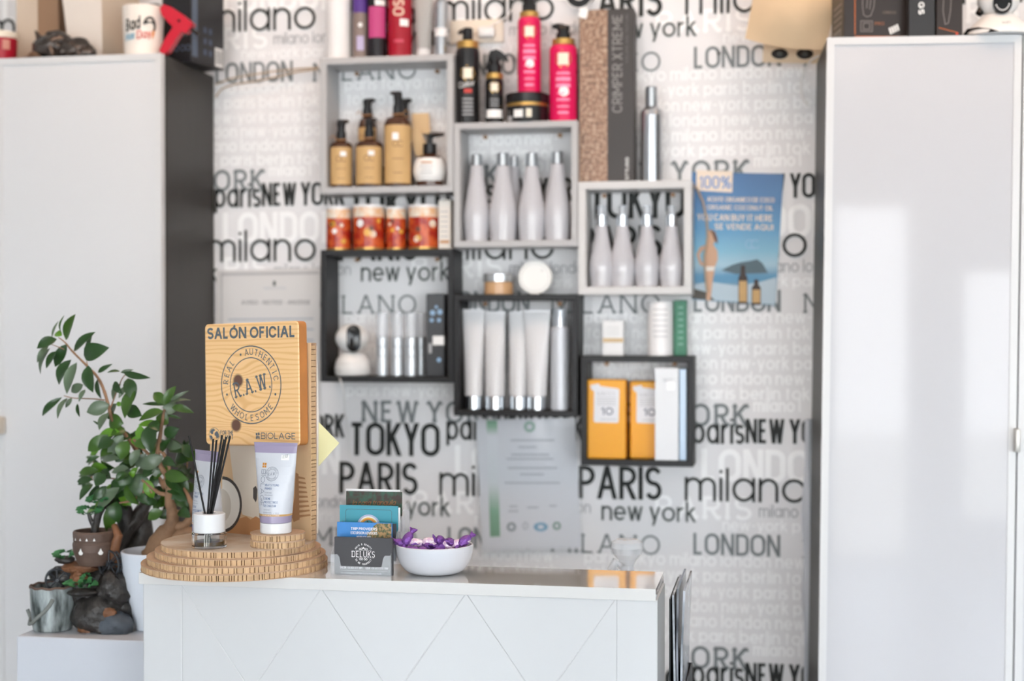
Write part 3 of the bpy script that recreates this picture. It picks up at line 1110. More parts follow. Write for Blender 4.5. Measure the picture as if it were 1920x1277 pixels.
# ------------------------------------------------------------------ squeeze tubes
tube_w = mat('tube_white', '#c9cbd1', .28)
tube_lilac = mat('tube_lilac', '#9c91aa', .22)
tube_gold = mat('tube_gold', '#c39a62', .4)
cap_w = mat('cap_white', '#dcdcdd', .22)
ink_blue = mat('ink_blue_grey', '#66789c', .6)
ink_g2 = mat('ink_grey_soft', '#8c919c', .6)
leaf_gold = mat('leaf_gold', '#c98a3c', .5)
def squeeze_tube(name, label, cat, X, Y, z0, H, r, wtop, rz, group=None):
    o = thing(name, label, cat, (X, Y, z0), rz, group)
    hc = H * .115
    c = MB()
    c.lathe([(r * .97, 0), (r, .001), (r, hc - .001), (r * .985, hc)], cap_w, seg=40)
    c.build('cap', o)
    def sec(z):
        t = (z - hc) / (H - hc)
        e = t ** .9
        rx = r * 1.0 + (wtop - r) * e
        ry = max(.0009, r * .98 * (1 - t ** 1.7))
        if t > .955:
            ry = .0009
        return rx, ry
    def ringp(z):
        rx, ry = sec(z)
        return [(rx * cos(a), ry * sin(a), z) for a in (2 * pi * k / 40 for k in range(40))]
    b = MB()
    zs = [hc + .0005] + [hc + (H - hc) * t for t in (.05, .09, .115, .2, .3, .4, .5, .6, .7, .8, .87, .955, .957, 1)]
    for i in range(len(zs) - 1):
        t = ((zs[i] + zs[i + 1]) / 2 - hc) / (H - hc)
        m_ = tube_lilac if t < .085 or t > .87 else (tube_gold if t < .117 else tube_w)
        b.loft([ringp(zs[i]), ringp(zs[i + 1])], m_, False)
    b.poly(ringp(H), tube_lilac)
    b.poly(ringp(zs[0])[::-1], tube_lilac)
    def fm(u, v):
        rx, ry = sec(v)
        return (u, -ry * sqrt(max(0, 1 - (u / rx) ** 2)) - .0004, v)
    return o, b, fm, H
def tube_print(b, fm, H, r, off=0.0, price=True):
    s = H / .155
    # brand word runs downwards along the left edge
    text(b, 'BIOLAGE', ink_g2, lambda u, v: fm(-.0212 * s + v + off, H * .705 - u), .0088 * s, .062 * s, w=.12)
    for (u0, v0, u1, v1) in ((0, 0, .003, .003), (.0036, 0, .0066, .003), (0, .0036, .003, .007), (.0036, .0036, .0066, .007)):
        quad(b, leaf_gold, lambda u, v: fm(-.0200 * s + u + off, H * .725 + v), u0, u1, v0, v1)
    c0, cz = -.0002 * s + off, H * .658
    f2 = lambda u, v: fm(c0 + u, cz + v)
    ring(b, ink_g2, f2, 0, 0, .0118 * s, .0006, 32)
    ring(b, ink_g2, f2, 0, 0, .0080 * s, .0005, 28)
    text(b, 'R.A.W.', ink_g2, lambda u, v: f2(u, v - .002 + u * .12), .0048 * s, .0140 * s, w=.12, align='c', serif=True)
    circle_text(b, 'AUTHENTIC', ink_g2, f2, .0099 * s, 60, .0024 * s, w=.14, step=13)
    circle_text(b, 'REAL', ink_g2, f2, .0099 * s, 155, .0024 * s, w=.14, step=14)
    circle_text(b, 'WHOLESOME', ink_g2, f2, .0099 * s, 270, .0024 * s, w=.14, step=14, top=False)
    y = H * .525
    for t, h, wd_, m_ in (('HEAT STYLING', .0038, .026, ink_blue), ('PRIMER', .0038, .0135, ink_blue), ('COCONUT MILK', .0018, .014, ink_g2),
                          ('CREAM BASE', .0018, .016, ink_g2), ('', 0, 0, None), ('CREME', .0038, .0125, ink_blue), ('PROTECTRICE', .0038, .0255, ink_blue),
                          ('DE CHALEUR', .0038, .023, ink_blue), ('LAIT DE COCO', .0018, .012, ink_g2), ('MARANTA', .0018, .015, ink_g2)):
        if t:
            text(b, t, m_, lambda u, v: fm(-.0115 * s + off + u, y + v), h * s, wd_ * s, w=.15)
        y -= (h + .0022) * s if t else .003 * s
    text(b, '5.1 FL.OZ. / 150', ink_g2, lambda u, v: fm(-.012 * s + off + u, H * .222 + v), .0026 * s, .028 * s, w=.12)
    text(b, 'VEGAN CRUELTY FREE', wht, lambda u, v: fm(-.015 * s + off + u, H * .200 + v), .0017 * s, .032 * s, w=.16)
    if price:
        quad(b, mat('sticker', '#f3f2f0', .5), lambda u, v: fm(u, v), .012, .024, H * .81, H * .865, 3)
        text(b, '11,50', ink_dark, lambda u, v: (fm(.0135 + u, H * .828 + v + u * .2)[0], fm(.0135 + u, H * .828 + v)[1] - .0002, H * .828 + v + u * .2), .0045, .0085, w=.1)
zT = DZ + PEDZ + .0003
HT1 = atz(516, 830, 2.053) - zT
rT = (atx(545.5, 2.053) - atx(487, 2.053)) / 2 * .96
wT = (atx(558.5, 2.053) - atx(474, 2.053)) / 2
_X = at(516, 1008, 2.053).x
tb1, b_, fm_, H_ = squeeze_tube('squeeze_tube', 'white and lilac squeeze tube with a handwritten price, standing on the small round cardboard tier', 'tube', _X, 2.056, zT, HT1, rT, wT / .99, radians(-6), 'hair primer tubes')
tube_print(b_, fm_, H_, rT)
b_.build('body', tb1)
zT2 = DZ + 4 * TT + .0008
_Y2 = 2.085
tb2, b_, fm_, H_ = squeeze_tube('squeeze_tube', 'white and lilac squeeze tube behind the black reeds of the diffuser', 'tube', at(389, 1000, _Y2).x, _Y2, zT2,
                                atz(388, 845, _Y2) - zT2, rT, wT, radians(-36), 'hair primer tubes')
tube_print(b_, fm_, H_, rT, price=False)
b_.build('body', tb2)

# ------------------------------------------------------------------ reed diffuser
clear = mat('clear_glass', '#ffffff', .02, trans=1.0, ior=1.46)
oil = mat('amber_oil', '#4a340e', .05)
_Yd = 2.030
dz0 = DZ + 4 * TT + .0006
dfx = at(392.5, 1030, _Yd).x
df = thing('reed_diffuser', 'small glass reed diffuser with white collar and black reeds on the tiered stand', 'diffuser', (dfx, _Yd, dz0))
rD = .0255
hB = .0225
MBb = MB()
MBb.lathe([(rD - .001, 0), (rD, .001), (rD, hB - .002), (rD - .002, hB), (rD - .004, hB), (rD - .003, hB - .003), (rD - .003, .004), (0, .003)], clear, seg=48, cap0=True, cap1=False)
MBb.build('glass_bottle', df)
MB().lathe([(rD - .0035, .0042), (rD - .0035, .0095)], oil, seg=40).build('oil', df)
zc0, zc1 = hB + .0003, atz(392, 962, _Yd) - dz0
rc_ = rD * .92
MB().lathe([(rc_ - .0005, zc0), (rc_, zc0 + .0008), (rc_, zc1 - .001), (rc_ - .001, zc1), (.0100, zc1), (.0095, zc1 - .002), (.0095, zc0)], cap_w, seg=48, cap1=False, cap0=False).build('collar', df)
blackr = mat('reed_black', '#1b1a1b', .7)
for i, (tx, ty, bx_, dyy) in enumerate(((354.5, 817, -8.5, -.002), (400, 823, -2, -.004), (406, 825, 0, .003), (416.5, 816, 2, -.006), (424, 819, 5, .004), (431.5, 818, 7, -.003), (420, 824, 1, .006))):
    T_ = at(tx, ty, _Yd + dyy * 3 + .003)
    B_ = Vector((dfx + bx_ * .00075, _Yd + dyy * .6, dz0 + zc1))
    dv = (B_ - T_).normalized()
    E_ = B_ + dv * .045
    E_.z = max(E_.z, dz0 + .006)
    r_ = MB().tube([T_ - Vector(df.location), E_ - Vector(df.location)], .00155, blackr, 8)
    r_.build('reed', df)

# ------------------------------------------------------------------ card holder and cards
acr = mat('clear_acrylic', '#e4e9ef', .05, alpha=.22, spec=.6)
_Yh = 2.068
hx0, hx1 = at(619.5, 1075, _Yh).x, at(733, 1078, _Yh).x
ch = thing('card_holder', 'clear acrylic tiered business card holder between the stand and the bowl', 'card holder', ((hx0 + hx1) / 2, _Yh, DZ + .0002))
hw = (hx1 - hx0) / 2
tiers = [(_Yh + .003, 1062), (_Yh + .030, 1040), (_Yh + .057, 1010), (_Yh + .084, 985)]
hm = MB()
t = .0016
def slab_poly(pts, y0, y1):
    hm.prism(pts, y0, y1, acr)
lipz = atz(640, 1040, _Yh) - DZ
cutz = atz(680, 1063, _Yh) - DZ
n1 = -hw + .0135
n2 = hw - .0120
slab_poly([(-hw, 0), (hw, 0), (hw, lipz), (n2 + .003, lipz), (n2, lipz - .004), (n2 - .002, cutz + .002), (n2 - .004, cutz), (n1 + .004, cutz), (n1 + .002, cutz + .002), (n1, lipz - .004), (n1 - .003, lipz), (-hw, lipz)], 0, t)
hs = [lipz, lipz + .020, lipz + .040, lipz + .060, lipz + .066]
for k in range(1, 5):
    y = .027 * k
    hm.box(-hw, hw, y, y + t, hs[k - 1] * .35 if k < 4 else .0, hs[k] - .012, acr)
holder = hm.build('pockets', ch, smooth=False)
for sx in (-1, 1):
    sd = MB()
    pts = [(0, 0), (.110, 0), (.110, hs[4]), (.095, hs[4]), (.083, hs[3]), (.056, hs[2]), (.029, hs[1]), (0, lipz)]
    x0 = sx * hw - (t if sx > 0 else 0)
    vs = [(x0 + (0 if sx < 0 else .0003), p[0], p[1]) for p in pts] + [(x0 + t, p[0], p[1]) for p in pts]
    n = len(pts)
    sd.add(vs, [tuple(range(n)), tuple(range(2 * n - 1, n - 1, -1))] + [(k, n + k, n + (k + 1) % n, (k + 1) % n) for k in range(n)], acr)
    sd.build('side_wall', ch, smooth=False)
def card(name, label, cat, l, r, tpx, Y, h, mface, th=.0012, group='business cards in the holder', mside=None, lean=.06):
    X0, X1 = at(l, tpx, Y).x, at(r, tpx, Y).x
    zt_ = atz((l + r) / 2, tpx, Y)
    o = thing(name, label, cat, ((X0 + X1) / 2, Y, zt_ - h), 0, group)
    o.rotation_euler = (-lean * .0, 0, 0)
    b = MB()
    w = (X1 - X0) / 2
    b.box(-w, w, 0, th, 0, h, mface)
    return o, b, w, h
c_grey = mat('card_charcoal', '#3e3d40', .5)
c_white = mat('print_bright', '#f0eeee', .5)
o, b, w, h = card('business_card', 'dark grey card with white crest lettering, frontmost in the holder', 'card', 627, 736, 1008.5, _Yh + .0045, .055, c_grey, .006)
fm_ = lambda u, v: (u, -.0003, v)
text(b, 'DELUKS', c_white, lambda u, v: fm_(u, v + .0262), .0092, .036, w=.10, serif=True, align='c')
f2 = lambda u, v: fm_(u, v + .0315)
circle_text(b, 'HAIR & BEAUTY', c_white, f2, .0140, 90, .0026, w=.17, step=9.5, serif=False)
circle_text(b, 'TO BE YOURSELF', c_white, lambda u, v: fm_(u, v + .0285), .0125, 270, .0027, w=.17, step=10, top=False)
text(b, 'Salon', c_white, lambda u, v: fm_(-w + .0078 + u, v + .0085), .0036, .0085, w=.2) if False else None
for t_, x_, wd_ in (('SALON +34 603-277-885', -w + .0085, .0345), ('LIGA +34 617-277-799', .0035, .034)):
    text(b, t_, c_white, lambda u, v: fm_(x_ + u, v + .0088), .0031, wd_, w=.16)
text(b, 'AV. ESPANA, C.C. TERMINAL, LOCAL 8, ADEJE 38670', c_white, lambda u, v: fm_(-w + .010 + u, v + .0015), .0017, .062, w=.14)
quad(b, c_white, fm_, -w + .009, w - .009, .0062, .0064)
for sx in (-1, 1):
    ring(b, c_white, lambda u, v: fm_(u, v + .0385), sx * .0052, 0, .0013, .0005, 14)
    ring(b, c_white, lambda u, v: fm_(u, v + .0385), sx * .0026, .0001, .0013, .0005, 14)
    ring(b, c_white, lambda u, v: fm_(u, v + .0232), sx * .0048, 0, .0012, .0005, 14)
    ring(b, c_white, lambda u, v: fm_(u, v + .0232), sx * .0020, 0, .0012, .0005, 14)
b.poly([fm_(a, c) for a, c in ((-.0022, .0388), (-.0022, .0408), (-.0012, .0396), (0, .0418), (.0012, .0396), (.0022, .0408), (.0022, .0388))], c_white)
quad(b, c_white, fm_, -.0125, .0125, .0364, .0367)
quad(b, c_white, fm_, -.0085, .0165, .0252, .0254)
b.build('card', o, smooth=False)
c_blue = mat('card_sky_blue', '#3582c8', .4, var=.05, vscale=60)
c_palm = mat('card_palm_print', '#4f5a3c', .5, col2='#b08a5c', vscale=220)
o, b, w, h = card('business_card', 'sky blue card with palm tree print and white lettering, second from the front', 'card', 632, 735, 980, _Yh + .0325, .055, c_blue, .003)
b.poly([fm_(a, c) for a, c in ((.004, .012), (w - .0006, .012), (w - .0006, .0545), (.020, .0545), (.014, .050), (.012, .044), (.005, .040), (.003, .032))], c_palm)
text(b, 'TRIP PROVIDERS', c_white, lambda u, v: (u - .0005, -.0006, v + .0436), .0042, .041, w=.2, align='c')
text(b, 'EXCURSION ADVISORS', c_white, lambda u, v: (u - .0005, -.0006, v + .0374), .0042, .041, w=.17, align='c')
text(b, 'MOBILITY HIRE', c_white, lambda u, v: (u - .0005, -.0006, v + .0318), .0034, .0225, w=.2, align='c')
b.build('card', o, smooth=False)
o, b, w, h = card('business_card', 'black and white card edges sticking out behind the blue card', 'card', 640, 742, 981.5, _Yh + .0365, .055, mat('card_black', '#23242a', .5), .004, group='business cards in the holder')
b.build('card', o, smooth=False)
c_teal = mat('card_teal', '#3892a3', .4)
o, b, w, h = card('business_card', 'teal card with a small rainbow emblem, third from the front', 'card', 637, 746, 948, _Yh + .0590, .060, c_teal, .003)
ring(b, ink_black, lambda u, v: fm_(u, v + .030), 0, 0, .001, .0001, 6)
rr2 = round_rect(w - .0095, .0245, .004)
vs, fs = ribbon([(p[0], p[1] + .0295) for p in rr2] + [(rr2[0][0], rr2[0][1] + .0295)], .0005)
b.add([fm_(q.x, q.y) for q in vs], fs, ink_dark)
for r_, m_ in ((.0185, mat('rain_grey', '#a9b2cc', .5)), (.0160, mat('rain_white', '#e8e4dc', .5)), (.0140, mat('rain_yellow', '#e2b04c', .5)), (.0120, mat('rain_orange', '#d8843c', .5)), (.0100, c_teal)):
    b.add([(r_ * cos(radians(a)), -.0004 - (.02 - r_) * .02, .028 + r_ * sin(radians(a))) for a in range(0, 181, 10)], [tuple(range(19))], m_)
b.poly([(a, -.0009, c) for a, c in ((-.008, .028), (-.010, .034), (-.004, .033), (-.002, .038), (.001, .034), (.006, .036), (.004, .030), (.007, .028))], mat('palm_dark', '#2c5a48', .5))
b.build('card', o, smooth=False)
o, b, w, h = card('business_card', 'white card with a green edge behind the teal card', 'card', 640, 750, 951, _Yh + .0630, .058, c_white, .002)
b.build('card', o, smooth=False)
c_leaf = mat('card_leaf_print', '#3c2f28', .5, col2='#2f5240', vscale=90)
o, b, w, h = card('business_card', 'dark brown leaf-patterned card with copper script, in the rearmost pocket', 'card', 649, 753, 922, _Yh + .0870, .060, c_leaf, .004)
text(b, 'la casa tranquila', mat('copper_ink', '#9a6238', .4, metal=.4), lambda u, v: (u - w * .78 + v * .3, -.0005, v + .0385 + u * .03), .0078, w * 1.55, w=.09)
b.build('card', o, smooth=False)
o, b, w, h = card('business_card', 'white card peeking out at the very back of the card holder', 'card', 649, 750, 917.5, _Yh + .0925, .060, c_white, .001)
b.build('card', o, smooth=False)

# ------------------------------------------------------------------ bowl of sweets
_Yb = 2.107
rB = (atx(886, _Yb) - atx(742.5, _Yb)) / 2 * .985
zB = atz(742, 1019, _Yb) - DZ
bxc = at(815, 1060, _Yb).x
bowl = thing('bowl', 'round white bowl filled with purple wrapped sweets', 'bowl', (bxc, _Yb, DZ + .0002))
por = mat('porcelain', '#cbcdd3', .18)
prof = [(.0225, 0)]
for i in range(1, 31):
    a = radians(90 * i / 30)
    prof.append((.0225 + (rB - .0225) * sin(a) ** .72, zB * (1 - cos(a))))
prof += [(rB - .0012, zB + .001), (rB - .003, zB)]
for i in range(29, 6, -1):
    a = radians(90 * i / 30)
    prof.append((.0225 + (rB - .0225) * sin(a) ** .72 - .003, zB * (1 - cos(a)) + .0015))
prof.append((0, .006))
MB().lathe(prof, por, seg=64, cap1=False).build('body', bowl)
foil_p = mat('foil_purple', '#7e4fa0', .3, metal=.5, bump=.6, bscale=250)
foil_w = mat('foil_lilac_white', '#d8b6d2', .35, metal=.2, col2='#efe6ea', vscale=180)
def candy(m_, m2):
    b = MB()
    b.sphere((0, 0, 0), (.0135, .0085, .0075), m_, 14, 8, noise=.08, seed=3)
    for sx in (-1, 1):
        rings = []
        for (x, r1, r2) in ((.0115, .0022, .0022), (.015, .0045, .002), (.0205, .0085, .0015)):
            rings.append([(sx * (x + .0012 * sin(3 * a)), r1 * cos(a), r2 * sin(a) + .0012 * cos(4 * a) * (x > .014)) for a in (2 * pi * k / 12 for k in range(12))])
        b.loft(rings, m2)
    b.v = [(p[0] * .86, p[1] * .86, p[2] * .86) for p in b.v]
    return b
protoA = candy(foil_p, foil_p)
protoB = candy(foil_w, foil_p)
protoC = candy(foil_w, foil_w)
protos = []
for p_ in (protoA, protoB, protoC):
    o_ = p_.build('wrapped_sweet')
    protos.append(o_)
rn = random.Random(21)
sweets = []
lay = [(.018, -.0005, 6, .030), (.029, .012, 12, .037), (0, .018, 1, .0), (.015, .022, 7, .02)]
cnt = 0
for (rad, dz_, n, _) in lay:
    for k in range(n):
        a = 2 * pi * (k + rn.uniform(-.15, .15)) / max(n, 1) + dz_ * 30
        rr_ = rad if n > 1 else 0
        m_i = rn.choice([0, 0, 1, 2])
        src = protos[m_i]
        o = src if src.get('used') is None else src.copy()
        if o is not src:
            scene.collection.objects.link(o)
        src['used'] = 1
        o.location = (bxc + (rr_ + .006) * cos(a) * 1.25, _Yb + rr_ * sin(a) * 1.15, DZ + zB - .014 + dz_ * .6 + rn.uniform(-.001, .001))
        o.rotation_euler = (rn.uniform(-.5, .5), rn.uniform(-.35, .35), a + pi / 2 + rn.uniform(-.5, .5))
        tag(o, ('purple foil' if m_i == 0 else 'pinkish white patterned' if m_i == 1 else 'pale lilac and white') + ' wrapped sweet heaped in the white bowl', 'sweet', 'wrapped sweets in the bowl')
        sweets.append(o)
for (px, py, rx_, ry_, rz_, m_i) in ((765, 1010, .4, -.9, .9, 0), (871, 1014, .3, -.6, .5, 0), (860, 1019, .2, -.3, .1, 2), (752, 1020, 0, .5, .3, 0), (826, 1014, 1, .3, 1.2, 0), (845, 1017, .4, .2, 1.6, 0), (806, 1016, .3, 0, .2, 2), (780, 1018, .2, .1, -.2, 1), (818, 1022, .2, .1, .2, 1), (838, 1022, .1, .1, -.1, 2)):
    o = protos[m_i].copy()
    scene.collection.objects.link(o)
    o.location = at(px, py, _Yb - .012)
    o.rotation_euler = (rx_, ry_, rz_)
    tag(o, ('purple foil' if m_i == 0 else 'pale lilac and white') + ' wrapped sweet heaped in the white bowl', 'sweet', 'wrapped sweets in the bowl')
for o in protos + sweets:
    if 'used' in o:
        del o['used']

# ------------------------------------------------------------------ clear bottle behind the desk, magazines, plastic roll
_Y = 2.40
o = thing('clear_bottle', 'clear plastic bottle with a rounded top, standing behind the desk near its right end', 'bottle', (at(1176, 1060, _Y).x, _Y, .7655))
sc_ = atx(1177, _Y) - atx(1176, _Y)
def zz(py):
    return atz(1176, py, _Y) - .7655
cp = mat('clear_plastic', '#dfe3e8', .06, alpha=.4, spec=.7)
MB().lathe([(.03, 0), (.033, .004), (.033, .12), (.030, .16), (24 * sc_, zz(1090)), (13 * sc_, zz(1068)), (12 * sc_, zz(1060)), (17 * sc_, zz(1050)), (27 * sc_, zz(1038)), (31 * sc_, zz(1026)), (29 * sc_, zz(1016)), (20 * sc_, zz(1011)), (4 * sc_, zz(1009.5)), (0, zz(1009))], cp, seg=36).build('body', o)
sp_ = MB()
sp_.tube([(-10 * sc_, -.012, zz(1060)), (-21 * sc_, -.016, zz(1052)), (-25 * sc_, -.018, zz(1066)), (-26 * sc_, -.018, zz(1090))], [.006, .008, .009, .008], cp, 10)
sp_.build('spout', o)

_X0 = (DX0 + DX1) / 2 + bx1 + .0055
rk = thing('magazine_rack', 'narrow black rack of glossy magazines fixed behind the desk end, at its right', 'magazine rack', (_X0, 2.19, .60))
mg = MB()
dkp = mat('rack_black', '#2b2d30', .4)
mg.box(0, .002, 0, .20, 0, .44, dkp).box(.002, .022, 0, .002, 0, .30, dkp).box(.002, .022, .198, .20, 0, .30, dkp).box(.022, .024, 0, .20, 0, .30, dkp).box(.002, .022, .002, .198, 0, .002, dkp)
mg.build('rack', rk, smooth=False)
for i, (x_, zt_, m_) in enumerate(((.004, .445, mat('magazine_grey', '#8f949b', .15, col2='#cfd3da', vscale=14)), (.010, .455, mat('magazine_dark', '#3a3d44', .15, col2='#8a8d95', vscale=10)), (.016, .452, mat('magazine_pale', '#c9ced6', .12, col2='#74797f', vscale=9)))):
    d = MB()
    secs = []
    for k in range(6):
        z = .003 + (zt_ - .003) * k / 5
        bx_ = x_ + .004 * sin(k * .9 + i) * (k / 5) + (.004 * k / 5)
        secs.append([(bx_, .006, z), (bx_ + .003, .006, z), (bx_ + .003, .19, z), (bx_, .19, z)])
    d.loft(secs, m_)
    mgo = d.build('magazine', origin=(0, 0, 0), smooth=False)
    mgo.location = rk.location
    tag(mgo, ['grey glossy magazine in the rack, nearest the desk', 'dark glossy magazine in the middle of the rack behind the desk', 'pale glossy magazine in the rack, farthest from the desk'][i], 'magazine', 'magazines in the rack')

rl = thing('plastic_roll', 'crumpled translucent plastic roll standing upright beside the right cabinet', 'plastic roll', (atx(1520, 3.122), 3.122, 0))
d = MB()
secs = []
zt_ = atz(1528, 788, 3.10)
for k in range(40):
    z = zt_ * k / 39
    rg = []
    for q in range(24):
        a = 2 * pi * q / 24
        r_ = .010 + .0022 * sin(5 * a + z * 9) + .002 * sin(3 * a - z * 14) + .002 * sin(z * 37)
        rg.append((r_ * cos(a) + .004 * sin(z * 5), r_ * sin(a), z))
    secs.append(rg)
d.loft(secs, mat('crumpled_plastic', '#dfe3ea', .15, alpha=.75))
d.build('wrap', rl)

# ================================================================== PRODUCTS ON THE WALL BOXES
YI = 3.098           # middle of the boxes
def psc(px, Y=YI):
    return atx(px + .5, Y) - atx(px - .5, Y)
amber = mat('amber_plastic', '#4a2c1c', .15, coat=.4)
kraft_l = mat('kraft_label', '#cda873', .6, var=.05, vscale=30)
kraft = mat('kraft_paper', '#d8b88c', .7, var=.04, vscale=20)
blackp = mat('black_plastic', '#1b1b1d', .25)
twine_m = mat('jute_twine', '#a87c55', .8)
whitep = mat('white_plastic', '#ececee', .2)
gold = mat('gold_metal', '#c9a05c', .3, metal=.8)
chrome = mat('chrome', '#d3d6da', .18, metal=1.0)
silver = mat('silver_metal', '#c2c5c9', .25, metal=.9)
stk = mat('sticker', '#f3f2f0', .5)
def pbox(px, top, Y, z0):
    """scale, height for an item centred on px whose top is at pixel row top"""
    return psc(px, Y), atz(px, top, Y) - z0
def pump_head(b, z, s, hz, side=1, m_=None, r=8):
    """lotion pump: collar, stem, swept head"""
    m_ = m_ or blackp
    b.lathe([(r * 1.1 * s, z), (r * 1.1 * s, z + hz * .40), (r * .9 * s, z + hz * .44), (r * .9 * s, z + hz * .70), (r * 1.05 * s, z + hz * .72), (r * .95 * s, z + hz * .96), (r * .7 * s, z + hz)], m_, seg=20)
    b.tube([(0, -.001, z + hz * .86), (side * r * 1.0 * s, -.004, z + hz * .92), (side * r * 1.7 * s, -.006, z + hz * .90)], [r * .6 * s, r * .5 * s, r * .3 * s], m_, 8)

# -- inside the large grey box: amber pump bottles
z0 = SHELF['g1']['bot']
def amber_bottle(px, wpx, body_top, lab_top, pump_top, Y, label, side=1, tagpx=None):
    s, hp = pbox(px, pump_top, Y, z0)
    hb = atz(px, body_top, Y) - z0
    hl = atz(px, lab_top, Y) - z0
    r = wpx / 2 * s
    o = face_cam(thing('pump_bottle', label, 'bottle', (at(px, 340, Y).x, Y, z0 + .0003), 0, 'amber bottles with kraft labels'))
    b = MB()
    b.lathe([(r * .94, 0), (r, .002), (r, hl - .004), (r * .97, hl + .001), (r * .8, hl + (hb - hl) * .6), (8 * s, hb - .001), (7 * s, hb)], amber, seg=36)
    b.build('bottle', o)
    l = MB()
    a = radians(68)
    n = 16
    vs = []
    for zz_ in (.006, hl - .006):
        vs += [((r + .0004) * sin(-a + 2 * a * k / n), -(r + .0004) * cos(-a + 2 * a * k / n), zz_) for k in range(n + 1)]
    l.add(vs, [(k, k + 1, n + 2 + k, n + 1 + k) for k in range(n)], kraft_l)
    f = on_cyl(r, 0, dy=.0007)
    for q in (-1, 1):
        ring(l, mat('label_brown', '#7a5a3c', .6), lambda u, v: f(u + q * 4.5 * s, v + hl * .66), 0, 0, 5 * s, 1.2 * s, 18, 40, 320)
    quad(l, mat('label_brown', '#7a5a3c', .6), lambda u, v: f(u, v), -10 * s, 10 * s, hl * .42, hl * .43, 6)
    quad(l, mat('label_brown', '#7a5a3c', .6), lambda u, v: f(u, v), -8 * s, 8 * s, hl * .2, hl * .21, 6)
    quad(l, stk, lambda u, v: on_cyl(r, 0, dy=.0009)(u, v), side * 4 * s - 6 * s, side * 4 * s + 5 * s, hl * .72, hl * .83, 4)
    l.build('paper_label', o)
    p_ = MB()
    pump_head(p_, hb, s, hp - hb, side)
    p_.build('pump', o)
    t_ = MB()
    pts = [(9.5 * s * cos(k * pi / 8), 9.5 * s * sin(k * pi / 8), hb + .002 + .0006 * sin(k)) for k in range(17)]
    t_.tube(pts, .0016, twine_m, 6)
    t_.tube([(side * -8 * s, -.004, hb + .002), (side * -15 * s, -.006, hb + .012), (side * -20 * s, -.006, hb + .004)], .0011, twine_m, 6)
    t_.build('twine', o)
    return o
amber_bottle(640, 41, 265, 273, 225, 3.082, 'small amber pump bottle with kraft label, leftmost in the large grey box', 1)
amber_bottle(692.5, 50, 262, 272, 222, 3.080, 'wide amber pump bottle with kraft label, second from the left in the large grey box', 1)
amber_bottle(689, 34, 219, 236, 186, 3.129, 'taller amber pump bottle standing behind the two short amber bottles', 1)
amber_bottle(746, 50, 217, 232, 172, 3.080, 'tallest amber pump bottle with a long kraft label, middle of the large grey box', -1)
o = amber_bottle(758, 28, 222, 236, 186, 3.131, 'amber pump bottle mostly hidden behind the tallest amber bottle', 1)
def swing_tag(name, label, pts, Y, yth=.0012, grp=None):
    q = [at(a, b, Y) for a, b in pts]
    d = solid_sheet('t', [tuple(p) for p in q], (0, 1, 0), yth, kraft)
    o = d.build(name, smooth=False, origin=tuple(q[0]))
    return tag(o, label, 'tag', grp)
swing_tag('kraft_tag', 'square kraft swing tag standing behind the round white-labelled bottle', [(772, 213), (804, 212), (807, 250), (775, 252)], 3.118, grp='kraft swing tags')
swing_tag('kraft_tag', 'long tilted kraft swing tag leaning between the tallest amber bottle and the round one', [(768, 243), (783, 236), (803, 276), (795, 292), (779, 292)], 3.104, grp='kraft swing tags')
s = psc(806)
o = thing('pump_bottle', 'round pump bottle with a big white label, right in the large grey box', 'bottle', (at(806, 340, 3.09).x, 3.09, z0 + .0003))
hb = atz(806, 289, 3.09) - z0
b = MB()
b.lathe([(18 * s, 0), (24 * s, .003)] + [(30 * s * sin(radians(a)) ** .7, hb / 2 - hb / 2 * cos(radians(a))) for a in range(50, 165, 12)] + [(10 * s, hb)], amber, seg=36, sy=.85)
b.build('bottle', o)
l = MB()
l.lathe([(30 * s * sin(radians(a)) ** .7 + .0006, hb / 2 - hb / 2 * cos(radians(a))) for a in range(48, 142, 8)], mat('label_white', '#efeeec', .45), seg=36, sy=.855, cap0=False, cap1=False)
for k, (m_, w_) in enumerate(((mat('label_orange', '#c08a5a', .6), 15), (ink_soft, 18), (ink_soft, 14), (ink_soft, 16))):
    quad(l, m_, lambda u, v: (u, -.0012 - 30 * s * .86 * cos(u / (30 * s)), v), -w_ * s * .7, w_ * s * .7, hb * (.68 - k * .1), hb * (.70 - k * .1) + (.002 if k == 0 else 0), 6)
l.build('paper_label', o)
p_ = MB()
hp = atz(806, 252, 3.09) - z0
p_.lathe([(12.5 * s, hb), (12.5 * s, hb + (hp - hb) * .5), (5 * s, hb + (hp - hb) * .55), (5 * s, hp - .003), (9 * s, hp - .003), (9 * s, hp)], blackp, seg=24)
p_.tube([(0, 0, hp - .0025), (16 * s, -.004, hp - .0015), (27 * s, -.007, hp - .002)], [6 * s, 4.5 * s, 3 * s], blackp, 8)
p_.build('pump', o)

